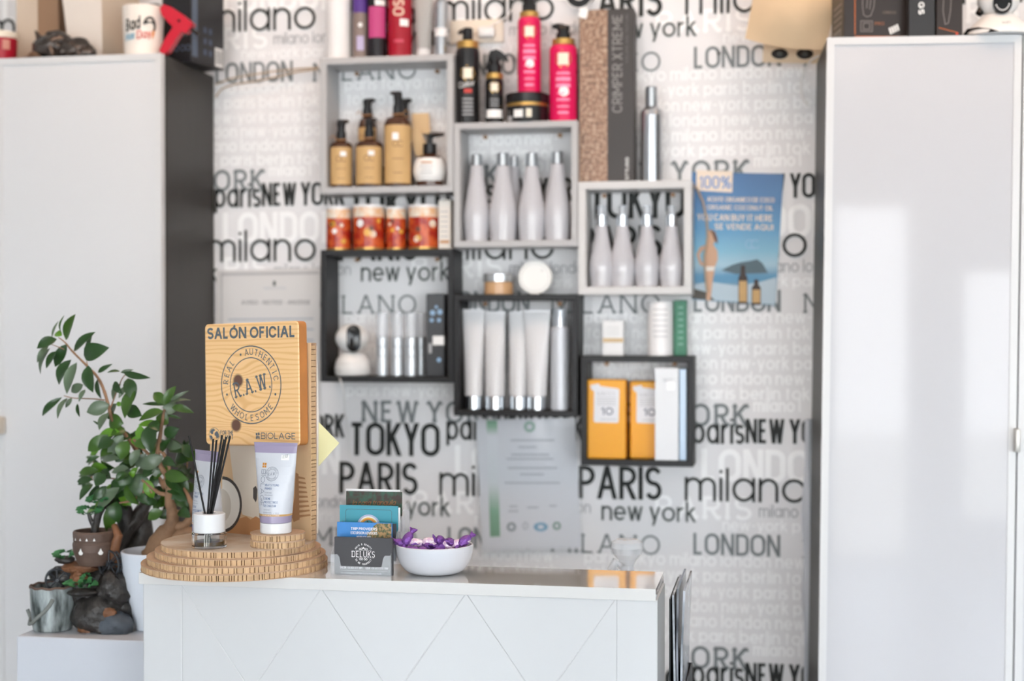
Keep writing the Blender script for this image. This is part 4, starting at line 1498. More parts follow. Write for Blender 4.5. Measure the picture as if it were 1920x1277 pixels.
# -- top of the large grey box
z0 = SHELF['g1']['top'] + .0003
def can(name, label, cat, px, wpx, Y, z0, top, prof_mats, group=None, cap=None, extra=None, base_py=100):
    """prof_mats: list of (fraction of height, radius fraction, material)"""
    s = psc(px, Y)
    h = atz(px, top, Y) - z0
    r = wpx / 2 * s
    o = face_cam(thing(name, label, cat, (at(px, base_py, Y).x, Y, z0), 0, group))
    b = MB()
    b.lathe([(r * rf, h * hf, m_) for hf, rf, m_ in prof_mats], prof_mats[0][2], seg=36)
    if extra:
        extra(b, r, h, s)
    b.build('body', o)
    if cap:
        c = MB()
        c.lathe([(r * rf, h * hf, m_) for hf, rf, m_ in cap], cap[0][2], seg=32)
        c.build('cap', o)
    return o
wh2 = mat('bottle_white', '#eceaea', .25)
can('tall_bottle', 'tall plain white bottle, leftmost on top of the large grey box', 'bottle', 635, 46, 3.10, z0, -75, [(0, .95, wh2), (.01, 1, wh2), (.8, 1, wh2), (.88, .7, wh2), (1, .6, wh2)])
purp = mat('can_purple', '#5a3a8c', .3)
brn = mat('can_taupe', '#8a7a74', .3)
def ex1(b, r, h, s):
    f = on_cyl(r, 0, dy=.0005)
    disc(b, stk, f, 0, h * .40, r * .3, 16)
    quad(b, mat('can_lilac', '#b9aecd', .4), f, -r * .5, r * .5, h * .10, h * .27, 4)
can('aerosol_can', 'taupe spray can with a purple band on top of the large grey box', 'can', 675.5, 27, 3.090, z0, -45,
    [(0, .95, silver), (.02, 1, silver), (.02, 1, brn), (.55, 1, brn), (.55, 1, purp), (.72, 1, purp), (.73, .9, brn), (1, .85, brn)], extra=ex1)
mag = mat('can_magenta', '#c0467f', .3)
mag2 = mat('can_black', '#232024', .25)
def ex2(b, r, h, s):
    f = on_cyl(r, 0, dy=.0005)
    quad(b, mag, f, -r * .95, r * .95, h * .22, h * .56, 8)
    quad(b, stk, lambda u, v: on_cyl(r, 0, dy=.0008)(u, v), -r * .2, r * .9, h * .57, h * .63, 6)
    text(b, 'Glam', stk, lambda u, v: on_cyl(r, 0, dy=.0009)(u, v + h * .62), .018, r * 1.4, w=.16, align='c') if False else None
can('aerosol_can', 'black spray can with a magenta label on top of the large grey box', 'can', 707, 36, 3.090, z0, -60,
    [(0, .96, mag2), (.015, 1, mag2), (.7, 1, mag2), (.74, .85, mag2), (1, .8, mag2)], extra=ex2)
redc = mat('can_red', '#a3142a', .25)
def ex3(b, r, h, s):
    f = on_cyl(r, 0, dy=.0006)
    text(b, 'OSIS', mat('can_cream', '#e9c9b4', .5), lambda u, v: f(r * .35 - v, h * .40 + u), r * .95, r * 2.2, w=.2)
    quad(b, stk, f, r * .0, r * .75, h * .30, h * .37, 4)
    quad(b, mat('can_red2', '#c9435a', .4), f, -r * .5, r * .3, h * .14, h * .17, 4)
can('tall_bottle', 'tall red bottle with pale vertical lettering on top of the large grey box', 'bottle', 750, 44, 3.092, z0, -80,
    [(0, .95, redc), (.015, 1, redc), (.75, 1, redc), (.8, .8, redc), (1, .75, redc)], extra=ex3)
gtub = mat('tube_grey', '#a9a8a6', .3)
o, b_, fm_, H_ = squeeze_tube('squeeze_tube', 'grey squeeze tube standing on its white cap on top of the large grey box', 'tube', at(794, 100, 3.095).x, 3.095, z0,
                              .165, 12.5 * psc(794), 19 * psc(794), 0)
b_.mats = [gtub for _ in b_.mats]
b_.build('body', o)
can('aerosol_can', 'slim silver and white spray can, rightmost on top of the large grey box', 'can', 827, 24, 3.095, z0, -20,
    [(0, .95, silver), (.02, 1, silver), (.3, 1, silver), (.3, 1, wh2), (.42, 1, wh2), (.42, 1, silver), (.8, 1, silver), (.85, .7, silver), (1, .6, silver)])

# -- tins under the large grey box, on the black one
z0 = SHELF['k1']['top'] + .0003
tin_red = mat('tin_red_print', '#9e2418', .25, col2='#cc5a28', vscale=45)
tin_pale = mat('tin_pale_print', '#e8dccb', .25, col2='#e3b48a', vscale=60)
tin_gold = mat('tin_gold_print', '#d9a23a', .3)
def tin(px, w_, top, label, seed, Y=3.095):
    s = psc(px, Y)
    h = atz(px, top, Y) - z0
    r = w_ / 2 * s
    o = face_cam(thing('printed_tin', label, 'tin', (at(px, 460, Y).x, Y, z0), 0, 'red printed tins'))
    b = MB()
    b.lathe([(r * .97, 0, gold), (r, .001, gold), (r, h * .05, gold), (r * .985, h * .06, tin_red), (r * .985, h * .72, tin_red), (r * .985, h * .73, tin_pale), (r * .985, h * .93, tin_pale)], gold, seg=36, cap1=False)
    f = on_cyl(r * .985, 0, dy=.0004)
    rn = random.Random(seed)
    for k in range(5):
        disc(b, [tin_gold, stk, tin_pale, mat('tin_brown', '#6a3a2c', .4)][k % 4], f, rn.uniform(-.7, .7) * r, h * rn.uniform(.2, .66), r * rn.uniform(.14, .28), 14)
    b.build('body', o)
    c = MB()
    c.lathe([(r, h * .93), (r * 1.01, h * .94), (r * 1.01, h * .995), (r * .96, h)], wh2, seg=36)
    c.build('lid', o)
tin(635.5, 46, 388, 'red printed tin with a white lid, leftmost of the row under the large grey box', 1)
tin(692, 58, 385, 'wide red printed tin, second of the row under the large grey box', 2)
tin(743, 38, 388, 'narrow red printed tin, third of the row under the large grey box', 3, 3.10)
tin(795, 57, 385, 'wide red and yellow printed tin, fourth of the row under the large grey box', 4)
tb = MB()
X0, X1 = at(825, 460, 3.09).x, at(848, 460, 3.09).x
hh = atz(836, 376, 3.09) - z0
tb.rbox(X0, X1, 3.075, 3.125, z0, z0 + hh, .001, mat('carton_cream', '#e6dfd6', .5), 1)
for k in range(6):
    quad(tb, ink_soft, lambda u, v: (u, 3.0746, v), X0 + .004, X1 - .006, z0 + hh * (.75 - k * .1), z0 + hh * (.77 - k * .1))
quad(tb, mat('label_orange', '#c08a5a', .6), lambda u, v: (u, 3.0745, v), X0 + .003, X1 - .003, z0 + hh * .12, z0 + hh * .18)
tag(tb.build('carton', smooth=False, origin=((X0 + X1) / 2, 3.1, z0)), 'small cream carton at the right end of the row of red tins', 'box')

# -- inside the large black box
z0 = SHELF['k1']['bot'] + .0003
s = psc(660)
camx = at(661, 700, 3.09).x
o = face_cam(thing('indoor_camera', 'white round-headed indoor camera with a black oval lens, in the large black box', 'camera', (camx, 3.09, z0)))
wcam = mat('camera_white', '#e9e8e6', .3)
hB_ = atz(660, 660, 3.09) - z0
ht_ = atz(660, 609, 3.09) - z0
MB().lathe([(26 * s, 0), (31 * s, .003), (32.5 * s, hB_ * .3), (30 * s, hB_ * .62), (22 * s, hB_ * .92), (14 * s, hB_)], wcam, seg=36).build('base', o)
hr = (ht_ - hB_) / 2 * 1.06
hd = MB().sphere((0, 0, 0), (30 * s, 28 * s, hr), wcam, 28, 16).build('head', o, loc=(-1 * s, 0, hB_ + hr * .95))
lens = MB()
sec = []
for (sc2, yy) in ((1.0, -22 * s), (1.0, -28.6 * s), (.9, -29.4 * s)):
    sec.append([(3 * s + 12.5 * s * sc2 * cos(a) * 1, yy + abs(cos(a)) * .0005, (24 * s * sc2 - 12.5 * s * sc2) * (1 if sin(a) > 0 else -1) * (abs(sin(a)) > .01) + 12.5 * s * sc2 * sin(a)) for a in (2 * pi * (k + .5) / 28 for k in range(28))])
lens.loft(sec, mat('lens_black', '#101012', .08))
lens.build('lens', hd)
cb = MB()
cpts = [at(633, 704, 3.07), at(638, 712, 3.045), at(641, 722, 3.046), at(645, 745, 3.06), at(646, 775, 3.10), at(652, 800, 3.14), at(655, 860, 3.145)]
cb.tube([tuple(Matrix.Rotation(-o.rotation_euler.z, 3, 'Z') @ (Vector(p) - Vector(o.location))) for p in cpts], .0016, wcam, 8)
cb.build('cable', o)
sprayc = mat('clear_cap', '#dfe6ee', .04, alpha=.38, spec=.8)
for i, (px, w_) in enumerate(((717, 23), (745, 23), (771, 24), (789, 13))):
    Yb_ = 3.088 if i < 3 else 3.12
    s = psc(px, Yb_)
    h = atz(px, 586, Yb_) - z0
    r = w_ / 2 * s
    o = thing('spray_bottle', ['silver spray bottle with a clear cap beside the white camera', 'second silver spray bottle with clear cap from the white camera', 'third silver spray bottle with clear cap from the white camera', 'thin silver spray bottle next to the black carton'][i], 'bottle',
              (at(px, 700, Yb_).x, Yb_, z0), 0, 'silver spray bottles')
    r2 = r * (1.5 if i == 3 else 1)
    MB().lathe([(r2 * .95, 0), (r2, .001), (r2, h * .28), (r2 * .93, h * .29), (r2 * .93, h * .31), (r2, h * .32), (r2, h * .43), (r2 * .9, h * .44), (r2 * .9, h * .46), (r2, h * .47), (r2, h * .60), (r2 * .9, h * .61)], mat('silver_white', '#c6cace', .3, metal=.6), seg=28).build('bottle', o)
    MB().lathe([(r2 * .98, h * .611), (r2 * .98, h * .99), (r2 * .9, h)], sprayc, seg=28).build('cap', o)
X0, X1 = at(801, 700, 3.08).x, at(835, 700, 3.08).x
hh = atz(818, 551, 3.08) - z0
d = MB()
d.rbox(X0, X1, 3.072, 3.13, z0, z0 + hh, .0015, mat('carton_black', '#1d1d21', .3), 1)
fb = lambda u, v: (X0 + u, 3.0716, z0 + v)
wB = X1 - X0
for (u_, v_, r_) in ((.35, .77, .006), (.75, .78, .006), (.3, .68, .0045), (.7, .68, .0045), (.55, .84, .0035), (.7, .2, .005)):
    disc(d, mat('carton_blue_dot', '#8fb0d0', .4), fb, u_ * wB, v_ * hh, r_, 14)
quad(d, stk, lambda u, v: (X0 + u, 3.0712, z0 + v), wB * .36, wB * .98, hh * .38, hh * .49)
quad(d, ink_soft, fb, wB * .12, wB * .3, hh * .28, hh * .4)
tag(d.build('carton', smooth=False, origin=((X0 + X1) / 2, 3.1, z0)), 'black carton with pale blue dots and a white sticker in the large black box', 'box')

# -- top of the medium black box
z0 = SHELF['k2']['top'] + .0003
s = psc(935)
h = atz(935, 513, 3.09) - z0
o = thing('cosmetic_jar', 'amber cream jar with a silver and clear lid on the medium black box', 'jar', (at(935, 548, 3.09).x, 3.09, z0))
MB().lathe([(25 * s, 0), (26.5 * s, .001), (26.5 * s, h * .56), (25 * s, h * .6)], mat('jar_amber', '#c9a076', .2), seg=36).build('body', o)
MB().lathe([(27 * s, h * .6), (28 * s, h * .62), (28 * s, h * .95), (26.5 * s, h)], mat('jar_lid', '#c9cdd0', .15, metal=.6), seg=36).build('lid', o)
s = psc(1005)
r = 31 * s
o = thing('round_tin', 'white round tin standing on its edge on the medium black box', 'tin', (at(1005, 550, 3.09).x, 3.09, z0))
b = MB()
b.lathe([(r * .97, -.0125), (r, -.0115), (r, .0115), (r * .97, .0125)], mat('tin_white', '#e9e8e4', .3), seg=40)
b.v = [(p[0], p[2], p[1] + r) for p in b.v]
ring(b, ink_soft, lambda u, v: (u, -.0128, r + v), 0, 0, r * .82, .0007, 40)
text(b, 'a', ink_soft, lambda u, v: (u + r * .35, -.0128, r * 1.35 + v), .006, w=.12)
b.build('body', o)

# -- inside the medium black box
z0 = SHELF['k2']['bot'] + .0003
tub_pearl = mat('tube_pearl', '#d8d8da', .22)
for i, (pc, wt, wb, top, lab) in enumerate(((888, 41, 33, 580, 'pearl squeeze tube on a chrome cap, leftmost in the medium black box'), (928, 38, 36, 584, 'pearl squeeze tube on a chrome cap, second from left in the medium black box'),
                                            (972, 36, 34, 584, 'pearl squeeze tube on a chrome cap, third from left in the medium black box'), (1007, 49, 36, 581, 'widest pearl white squeeze tube on a chrome cap, beside the spray bottle'))):
    Y = 3.088 + (.010 if i == 2 else 0)
    s = psc(pc, Y)
    H = atz(pc, top, Y) - z0
    o = thing('squeeze_tube', lab, 'tube', (at(pc, 770, Y).x, Y, z0), 0, 'pearl white tubes')
    rc_ = wb / 2 * s * .97
    hc = H * .135
    MB().lathe([(rc_ * .96, 0), (rc_, .001), (rc_, hc - .001), (rc_ * .97, hc)], chrome, seg=32).build('cap', o)
    b = MB()
    secs = []
    for t in (0, .02, .1, .25, .4, .55, .7, .85, .95, .96, 1):
        rx = wb / 2 * s + (wt / 2 - wb / 2) * s * t
        ry = max(.001, wb / 2 * s * (1 - t ** 1.5)) if t < .96 else .001
        off = ((890 - 888) * s if i == 0 else (3 if i == 1 else -3 if i == 2 else 2) * s) * (0)
        secs.append([(rx * cos(a) + off * t, ry * sin(a), hc + .0004 + (H - hc) * t) for a in (2 * pi * k / 32 for k in range(32))])
    b.loft(secs, tub_pearl)
    b.build('body', o)
s = psc(1050)
o = thing('spray_bottle', 'slim silvery white spray bottle with chrome neck, right end of the medium black box', 'bottle', (at(1050, 770, 3.09).x, 3.09, z0), 0)
H = atz(1050, 582, 3.09) - z0
hb = atz(1050, 613, 3.09) - z0
MB().lathe([(16 * s, 0), (17 * s, .001), (17 * s, hb - .002), (15 * s, hb)], mat('pearl_silver', '#c9ccd2', .35, metal=.15), seg=32).build('bottle', o)
MB().lathe([(9.5 * s, hb), (9.5 * s, hb + (H - hb) * .62), (5 * s, hb + (H - hb) * .65), (5 * s, H)], chrome, seg=24).build('pump', o)
MB().lathe([(14 * s, hb + .0004), (14 * s, H + .002), (12 * s, H + .004)], sprayc, seg=28).build('cap', o)

# -- white bottles
wb_m = mat('bottle_pearl_white', '#c2c2c7', .16, coat=.5)
def white_bottle(px, Y, z0, top, neck, wpx, label, grp, clear_top=False):
    s = psc(px, Y)
    H = atz(px, top, Y) - z0
    hn = atz(px, neck, Y) - z0
    r = wpx / 2 * s * 1.1
    o = thing('conical_bottle', label, 'bottle', (at(px, 440, Y).x, Y, z0), 0, grp)
    MB().lathe([(r * .84, 0), (r * .88, .001), (r * .93, hn * .12), (r * .99, hn * .25), (r, hn * .34), (r * .96, hn * .44), (r * .84, hn * .56), (r * .68, hn * .72), (r * .55, hn * .86), (r * .49, hn * .97), (r * .45, hn)], wb_m, seg=40).build('bottle', o)
    c = MB()
    if clear_top:
        hc = hn + (H - hn) * .52
        c.lathe([(r * .47, hn + .0002), (r * .47, hc), (r * .40, hc + .0006)], chrome, seg=28)
        c.build('collar', o)
        MB().lathe([(r * .36, hc + .001), (r * .36, H - .001), (r * .30, H)], mat('clear_cap2', '#cfd4da', .05, alpha=.55, spec=.8), seg=24).build('cap', o)
    else:
        c.lathe([(r * .47, hn + .0002), (r * .42, H - .001), (r * .36, H)], chrome, seg=28)
        c.build('cap', o)
z0 = SHELF['g2']['bot'] + .0003
for px, Y, w_, top, nk, lab in ((894, 3.088, 44, 290, 311, 'white conical bottle, leftmost in the medium grey box'), (943, 3.086, 48, 287, 312, 'white conical bottle, second from the left in the medium grey box'),
                                (964, 3.129, 32, 293, 313, 'white conical bottle standing behind the others in the medium grey box'),
                                (997, 3.088, 47, 287, 313, 'white conical bottle, third of the front row in the medium grey box'), (1045, 3.088, 46, 285, 308, 'white conical bottle, rightmost in the medium grey box')):
    white_bottle(px, Y, z0, top, nk, w_, lab, 'white bottles in the medium grey box')
z0 = SHELF['g3']['bot'] + .0003
for px, w_, lab in ((1128, 42, 'white conical bottle with silver collar, leftmost in the small off-white box'), (1167, 44, 'silver-collared white conical bottle, second from left in the small off-white box'),
                    (1213, 43, 'silver-collared white conical bottle, third from left in the small off-white box'), (1259, 42, 'white conical bottle with silver collar, rightmost in the small off-white box')):
    white_bottle(px, 3.09, z0, 385, 424, w_, lab, 'white bottles in the small off-white box', True)

# -- top of the medium grey box: black and pink bottles
z0 = SHELF['g2']['top'] + .0003
pink = mat('bottle_pink', '#e0115a', .3)
blk = mat('bottle_black', '#1c1b1d', .2, coat=.3)
lab_g = mat('label_gold_white', '#efe6d2', .4)
def deco(b, r, h, s, zc, white=True):
    f = on_cyl(r, 0, dy=.0005)
    f2 = on_cyl(r, 0, dy=.0008)
    q = r * .62
    ring(b, gold, f, 0, zc, q, .0016, 8, 45, 405)
    quad(b, lab_g, f2, -q * .62, q * .62, zc - q * .7, zc + q * .7, 4)
pk_l = mat('label_pink_pale', '#f090b4', .4)
def ex_b(b, r, h, s):
    deco(b, r, h, s, h * .66)
    f = on_cyl(r, 0, dy=.0006)
    text(b, 'Color', lab_g if False else stk, lambda u, v: (f(u - r * .7, h * .46 + v + u * .2)), .010, r * 1.2, w=.14) if False else text(b, 'olor', stk, lambda u, v: f(u - r * .5, h * .47 + v + u * .2), .011, r * 1.1, w=.14)
    ring(b, stk, f, -r * .62, h * .505, .0055, .0013, 14, 50, 310)
    quad(b, mat('label_red', '#c23a30', .5), f, -r * .3, r * .35, h * .40, h * .455, 3)
    for k in range(5):
        quad(b, ink_soft, f, -r * .45, r * .45, h * (.31 - k * .05), h * (.33 - k * .05), 3)
o = can('pump_bottle', 'tall black bottle with a gold collar, leftmost on the medium grey box', 'bottle', 877, 44, 3.09, z0, 92, [(0, .96, blk), (.01, 1, blk), (.96, 1, blk), (1, .9, blk)], extra=ex_b)
s = psc(877)
h0, h1, h2 = [atz(877, y, 3.09) - z0 for y in (92, 79, 53)]
MB().lathe([(20 * s, h0 + .0002), (20 * s, h1)], gold, seg=32).build('collar', o)
pmp = MB()
pmp.lathe([(9.5 * s, h1), (9.5 * s, h2 - .003), (8 * s, h2)], blackp, seg=24)
pmp.tube([(0, 0, h2 - .006), (-12 * s, -.004, h2 - .008), (-17 * s, -.005, h2 - .013)], [.006, .005, .0035], blackp, 8)
pmp.build('pump', o)
def ex_s(b, r, h, s):
    deco(b, r, h, s, h * .80)
    f = on_cyl(r, 0, dy=.0006)
    quad(b, stk, lambda u, v: on_cyl(r, 0, dy=.001)(u, v), -r * .9, r * .9, h * .12, h * .30, 6)
    for k in range(3):
        quad(b, ink_soft, f, -r * .5, r * .5, h * (.52 - k * .07), h * (.54 - k * .07), 3)
o = can('trigger_bottle', 'small black spray bottle with a trigger head beside the round black jar', 'bottle', 927, 34, 3.088, z0, 149, [(0, .96, blk), (.01, 1, blk), (.95, 1, blk), (1, .85, blk)], extra=ex_s)
s = psc(927)
h0, h1, h2 = [atz(927, y, 3.088) - z0 for y in (149, 139, 93)]
MB().lathe([(16 * s, h0 + .0002), (16 * s, h1)], gold, seg=32).build('collar', o)
tg = MB()
tg.lathe([(13 * s, h1), (13 * s, h1 + (h2 - h1) * .35), (9 * s, h1 + (h2 - h1) * .45), (9 * s, h2 - .012)], blackp, seg=20)
hh_ = [(-12, -.020), (-8, -.004), (4, 0), (14, -.006), (24, -.018), (26, -.026), (18, -.024), (10, -.022)]
tg.prism([(a * s, h2 + b_) for a, b_ in hh_], -.008, .008, blackp)
tg.prism([(-12 * s, h2 - .020), (-8 * s, h2 - .018), (-13 * s, h2 - .042), (-18 * s, h2 - .046)], -.004, .004, blackp)
tg.build('trigger', o)
s = psc(988)
o = thing('cosmetic_jar', 'wide round black jar under the tall pink bottle', 'jar', (at(989, 220, 3.093).x, 3.093, z0))
hj = atz(989, 178, 3.093) - z0
b = MB()
b.lathe([(36 * s, 0, blk), (39 * s, .003, blk), (39 * s, hj * .55, blk), (38.5 * s, hj * .57, gold), (38.5 * s, hj * .66, gold)], blk, seg=44)
f = on_cyl(39 * s, 0, dy=.0005)
quad(b, stk, f, -20 * s, -2 * s, hj * .14, hj * .40, 4)
quad(b, lab_g, f, 4 * s, 14 * s, hj * .14, hj * .42, 3)
quad(b, ink_soft, f, -40 * s, -24 * s, hj * .04, hj * .2, 3)
b.build('body', o)
MB().lathe([(40 * s, hj * .665), (40.5 * s, hj * .68), (40.5 * s, hj * .97), (39 * s, hj)], blk, seg=44).build('lid', o)
JZ = z0 + hj + .0003
def ex_p(b, r, h, s):
    deco(b, r, h, s, h * .80)
    f = on_cyl(r, 0, dy=.0006)
    disc(b, stk, lambda u, v: on_cyl(r, 0, dy=.0008)(u, v), r * .05, h * .38, r * .36, 14)
    for k, (w_, hh2) in enumerate(((.55, .03), (.62, .05), (.6, .05), (.5, .02), (.55, .03), (.5, .02), (.45, .03))):
        quad(b, pk_l, f, -r * w_ * .9, r * w_ * .9, h * (.60 - k * .085), h * (.60 - k * .085) + h * hh2, 5)
def pink_bottle(px, w_, Y, z0, btop, ctop, ptop, label, side):
    o = can('pump_bottle', label, 'bottle', px, w_, Y, z0, btop, [(0, .95, pink), (.01, 1, pink), (.94, 1, pink), (.98, .93, pink), (1, .8, pink)], extra=ex_p, group='pink bottles', base_py=200)
    s = psc(px, Y)
    h0, h1, h2 = [atz(px, y, Y) - z0 for y in (btop, ctop, ptop)]
    r = w_ / 2 * s
    MB().lathe([(r * .82, h0 + .0002), (r * .82, h1)], gold, seg=32).build('collar', o)
    p_ = MB()
    pump_head(p_, h1, s, h2 - h1, side, blackp, 12)
    p_.build('pump', o)
pink_bottle(992.5, 43, 3.093, JZ, 34, 24, -14, 'tall pink pump bottle standing on the wide black jar', -1)
pink_bottle(1056, 51, 3.088, z0, 86, 75, 48, 'pink pump bottle at the right end of the medium grey box', -1)
can('tall_bottle', 'dark bottle half hidden behind the right pink bottle', 'bottle', 1070, 22, 3.132, z0, 84, [(0, .95, blk), (.9, 1, blk), (1, .8, blk)], base_py=200)

# -- top of the small off-white box
z0 = SHELF['g3']['top'] + .0003
Yg = 3.085
X0, Xm, X1 = at(1086, 300, Yg).x, at(1139, 300, Yg).x, at(1189, 300, Yg).x
hh = atz(1137, 17, Yg) - z0
glit = bpy.data.materials.new('bronze_glitter_print')
glit.use_nodes = True
nt = glit.node_tree
gb = nt.nodes['Principled BSDF']
gb.inputs['Roughness'].default_value = .4
tcn = nt.nodes.new('ShaderNodeTexCoord')
vo = nt.nodes.new('ShaderNodeTexNoise')
vo.inputs['Scale'].default_value = 130
vo.inputs['Detail'].default_value = 5
nt.links.new(tcn.outputs['Object'], vo.inputs['Vector'])
cr2 = nt.nodes.new('ShaderNodeValToRGB')
cr2.color_ramp.elements[0].color = lin('#6a5446')
cr2.color_ramp.elements[0].position = .34
cr2.color_ramp.elements[1].color = lin('#bda48c')
cr2.color_ramp.elements[1].position = .66
e_ = cr2.color_ramp.elements.new(.5)
e_.color = lin('#9a7760')
nt.links.new(vo.outputs['Fac'], cr2.inputs[0])
nt.links.new(cr2.outputs[0], gb.inputs['Base Color'])
cb_ = MB()
chm = mat('carton_charcoal', '#423f3e', .5)
cb_.rbox(X0, X1, Yg, Yg + .055, z0, z0 + hh, .0012, chm, 1)
quad(cb_, glit, lambda u, v: (u, Yg - .0003, v), X0 + .0008, Xm, z0 + .001, z0 + hh - .001)
fx = lambda u, v: (Xm + .0295 - v, Yg - .0004, z0 + hh * .405 + u)
zt1, zb1 = atz(1160, 27, Yg), atz(1160, 211, Yg)
zt2 = atz(1178, 28, Yg)
text(cb_, 'CRIMPER XTREME', mat('carton_lettering', '#8b8886', .5), lambda u, v: (Xm + .0315 - v, Yg - .0004, zb1 + u), .0215, zt1 - zb1, w=.15)
text(cb_, 'VOLUME AND TEXTURE', mat('carton_lettering2', '#6b6866', .5), lambda u, v: (Xm + .0445 - v, Yg - .0004, (zb1 + zt1) / 2 + u), .006, (zt1 - zb1) / 2, w=.15)
text(cb_, 'STYLING', stk, lambda u, v: (Xm + .0455 - v, Yg - .0004, z0 + .006 + u), .0075, .047, w=.18)
cto = cb_.build('carton', smooth=False, origin=((X0 + X1) / 2, Yg, z0))
tag(cto, 'very tall carton, half bronze glitter and half charcoal, on the small off-white box', 'box')
can('metal_bottle', 'brushed silver aluminium bottle beside the very tall carton', 'bottle', 1221.5, 41, 3.10, z0, 163,
    [(0, .95, silver), (.01, 1, silver), (.70, 1, silver), (.75, .93, silver), (.785, .62, silver), (.79, .58, silver)], base_py=330,
    cap=[(.792, .58, chrome), (.99, .55, chrome), (1, .5, chrome)])

# -- top of the small black box
z0 = SHELF['k3']['top'] + .0003
def small_box(name, label, l, r_, top, Y, dep, m_, fn=None, base=655, z=None, bev=.001):
    z = z0 if z is None else z
    X0, X1 = at(l, base, Y).x, at(r_, base, Y).x
    h = atz((l + r_) / 2, top, Y) - z
    d = MB()
    d.rbox(X0, X1, Y, Y + dep, z, z + h, bev, m_, 2)
    if fn:
        fn(d, lambda u, v: (X0 + u, Y - .0003, z + v), X1 - X0, h)
    return tag(d.build(name, smooth=False, origin=((X0 + X1) / 2, Y, z)), label, 'box')
def fn1(d, f, w, h):
    quad(d, mat('band_kraft', '#cdb48c', .5), f, 0, w, h * .38, h * .5)
    for k in range(3):
        quad(d, ink_soft, f, w * .15, w * .8, h * (.8 - k * .09), h * (.81 - k * .09))
small_box('carton', 'small white carton with a kraft band on the small black box', 1130, 1169, 601, 3.08, .035, mat('carton_white', '#e2e2e2', .4), fn1)
can('white_canister', 'white cylindrical canister on the small black box', 'canister', 1238, 48, 3.09, z0, 566, [(0, .95, wh2), (.01, 1, wh2), (.97, 1, wh2), (1, .96, wh2)], base_py=655,
    extra=lambda b, r, h, s: [quad(b, ink_soft, on_cyl(r, 0, dy=.0004), -r * .6, r * .6, h * (.85 - k * .1), h * (.865 - k * .1), 5) for k in range(6)])
def fn2(d, f, w, h):
    for k in range(7):
        quad(d, mat('label_green_pale', '#7fb09a', .5), f, w * .35, w * .75, h * (.85 - k * .11), h * (.89 - k * .11))
small_box('carton', 'narrow dark green carton at the right end of the small black box', 1263, 1287, 563, 3.10, .03, mat('carton_green', '#2f7a5a', .4), fn2)

# -- inside the small black box
z0 = SHELF['k3']['bot'] + .0003
orange = mat('package_orange', '#eaa31a', .4)
lab_b = mat('label_bluish', '#dfe0e4', .5)
def fn3(d, f, w, h):
    pts = [(w * .08, h * .93), (w * .30, h * .95), (w * .34, h * .92), (w * .80, h * .89), (w * .84, h * .87), (w * .82, h * .47), (w * .78, h * .455), (w * .20, h * .46), (w * .17, h * .48), (w * .18, h * .85), (w * .10, h * .88)]
    d.poly([f(a, b) for a, b in pts], lab_b)
    g = lambda u, v: (f(u, v)[0], f(u, v)[1] - .0003, f(u, v)[2])
    text(d, '10', mat('label_navy', '#5a6076', .5), lambda u, v: g(w * .35 + u, h * .555 + v), h * .095, w * .33, w=.2)
    text(d, 'SUN 1 2 3', ink_soft, lambda u, v: g(w * .25 + u, h * .80 + v), h * .045, w * .46, w=.12)
    for k in range(4):
        quad(d, ink_soft, g, w * .25, w * .74, h * (.765 - k * .028), h * (.772 - k * .028))
    quad(d, ink_soft, g, w * .33, w * .75, h * .495, h * .503)
small_box('orange_package', 'orange package with a white label reading 10, left in the small black box', 1101, 1173, 712, 3.068, .05, orange, fn3, base=850, bev=.003).__setitem__('group', 'orange packages')
small_box('orange_package', 'orange package with a white label, partly behind the tall white carton', 1181, 1252, 715, 3.088, .05, orange, fn3, base=850, bev=.003).__setitem__('group', 'orange packages')
def fn4(d, f, w, h):
    for k in range(3):
        quad(d, ink_soft, f, w * .35, w * .8, h * (.88 - k * .012), h * (.884 - k * .012))
    quad(d, mat('label_pale', '#f4f4f6', .35), f, w * .5, w * .85, h * .76, h * .87)
small_box('carton', 'tall white carton at the right in the small black box', 1228, 1272, 690, 3.055, .03, mat('carton_white2', '#e0e2e5', .35), fn4, base=855)
o = small_box('blue_pack', 'pale blue clear pack squeezed beside the tall white carton', 1274, 1287, 692, 3.062, .05, mat('pack_blue', '#b4cbe2', .15), None, base=855)

# ================================================================== PAPERS ON THE WALL
def lerp2(c, u, v):
    (x0, y0), (x1, y1), (x2, y2), (x3, y3) = c        # tl, tr, br, bl
    tx, ty = x0 + (x1 - x0) * u, y0 + (y1 - y0) * u
    bx_, by_ = x3 + (x2 - x3) * u, y3 + (y2 - y3) * u
    return tx + (bx_ - tx) * v, ty + (by_ - ty) * v
def wall_sheet(name, label, cat, corners, Y, th, m_):
    q = [tuple(at(a, b, Y)) for a, b in corners]
    d = solid_sheet('t', q, (0, 1, 0), th, m_)
    return d, (lambda px, py, k=1: (lambda p: (p.x, Y - .0002 * k, p.z))(at(px, py, Y))), tuple(q[3])
# poster
C_ = [(1297, 322), (1469, 326), (1454, 573), (1297, 562)]
post = bpy.data.materials.new('poster_blue')
post.use_nodes = True
nt = post.node_tree
pb_ = nt.nodes['Principled BSDF']
pb_.inputs['Roughness'].default_value = .3
tcn = nt.nodes.new('ShaderNodeTexCoord')
spx = nt.nodes.new('ShaderNodeSeparateXYZ')
nt.links.new(tcn.outputs['Generated'], spx.inputs[0])
crp = nt.nodes.new('ShaderNodeValToRGB')
els = crp.color_ramp.elements
els[0].position, els[0].color = 0.0, lin('#6f8ea6')
els[1].position, els[1].color = 1.0, lin('#275f97')
for p_, c_ in ((.12, '#7f9fb5'), (.22, '#528bb0'), (.30, '#93b8c9'), (.40, '#6cabc6'), (.55, '#3f8cba'), (.75, '#2d70a8')):
    els.new(p_).color = lin(c_)
nt.links.new(spx.outputs['Z'], crp.inputs[0])
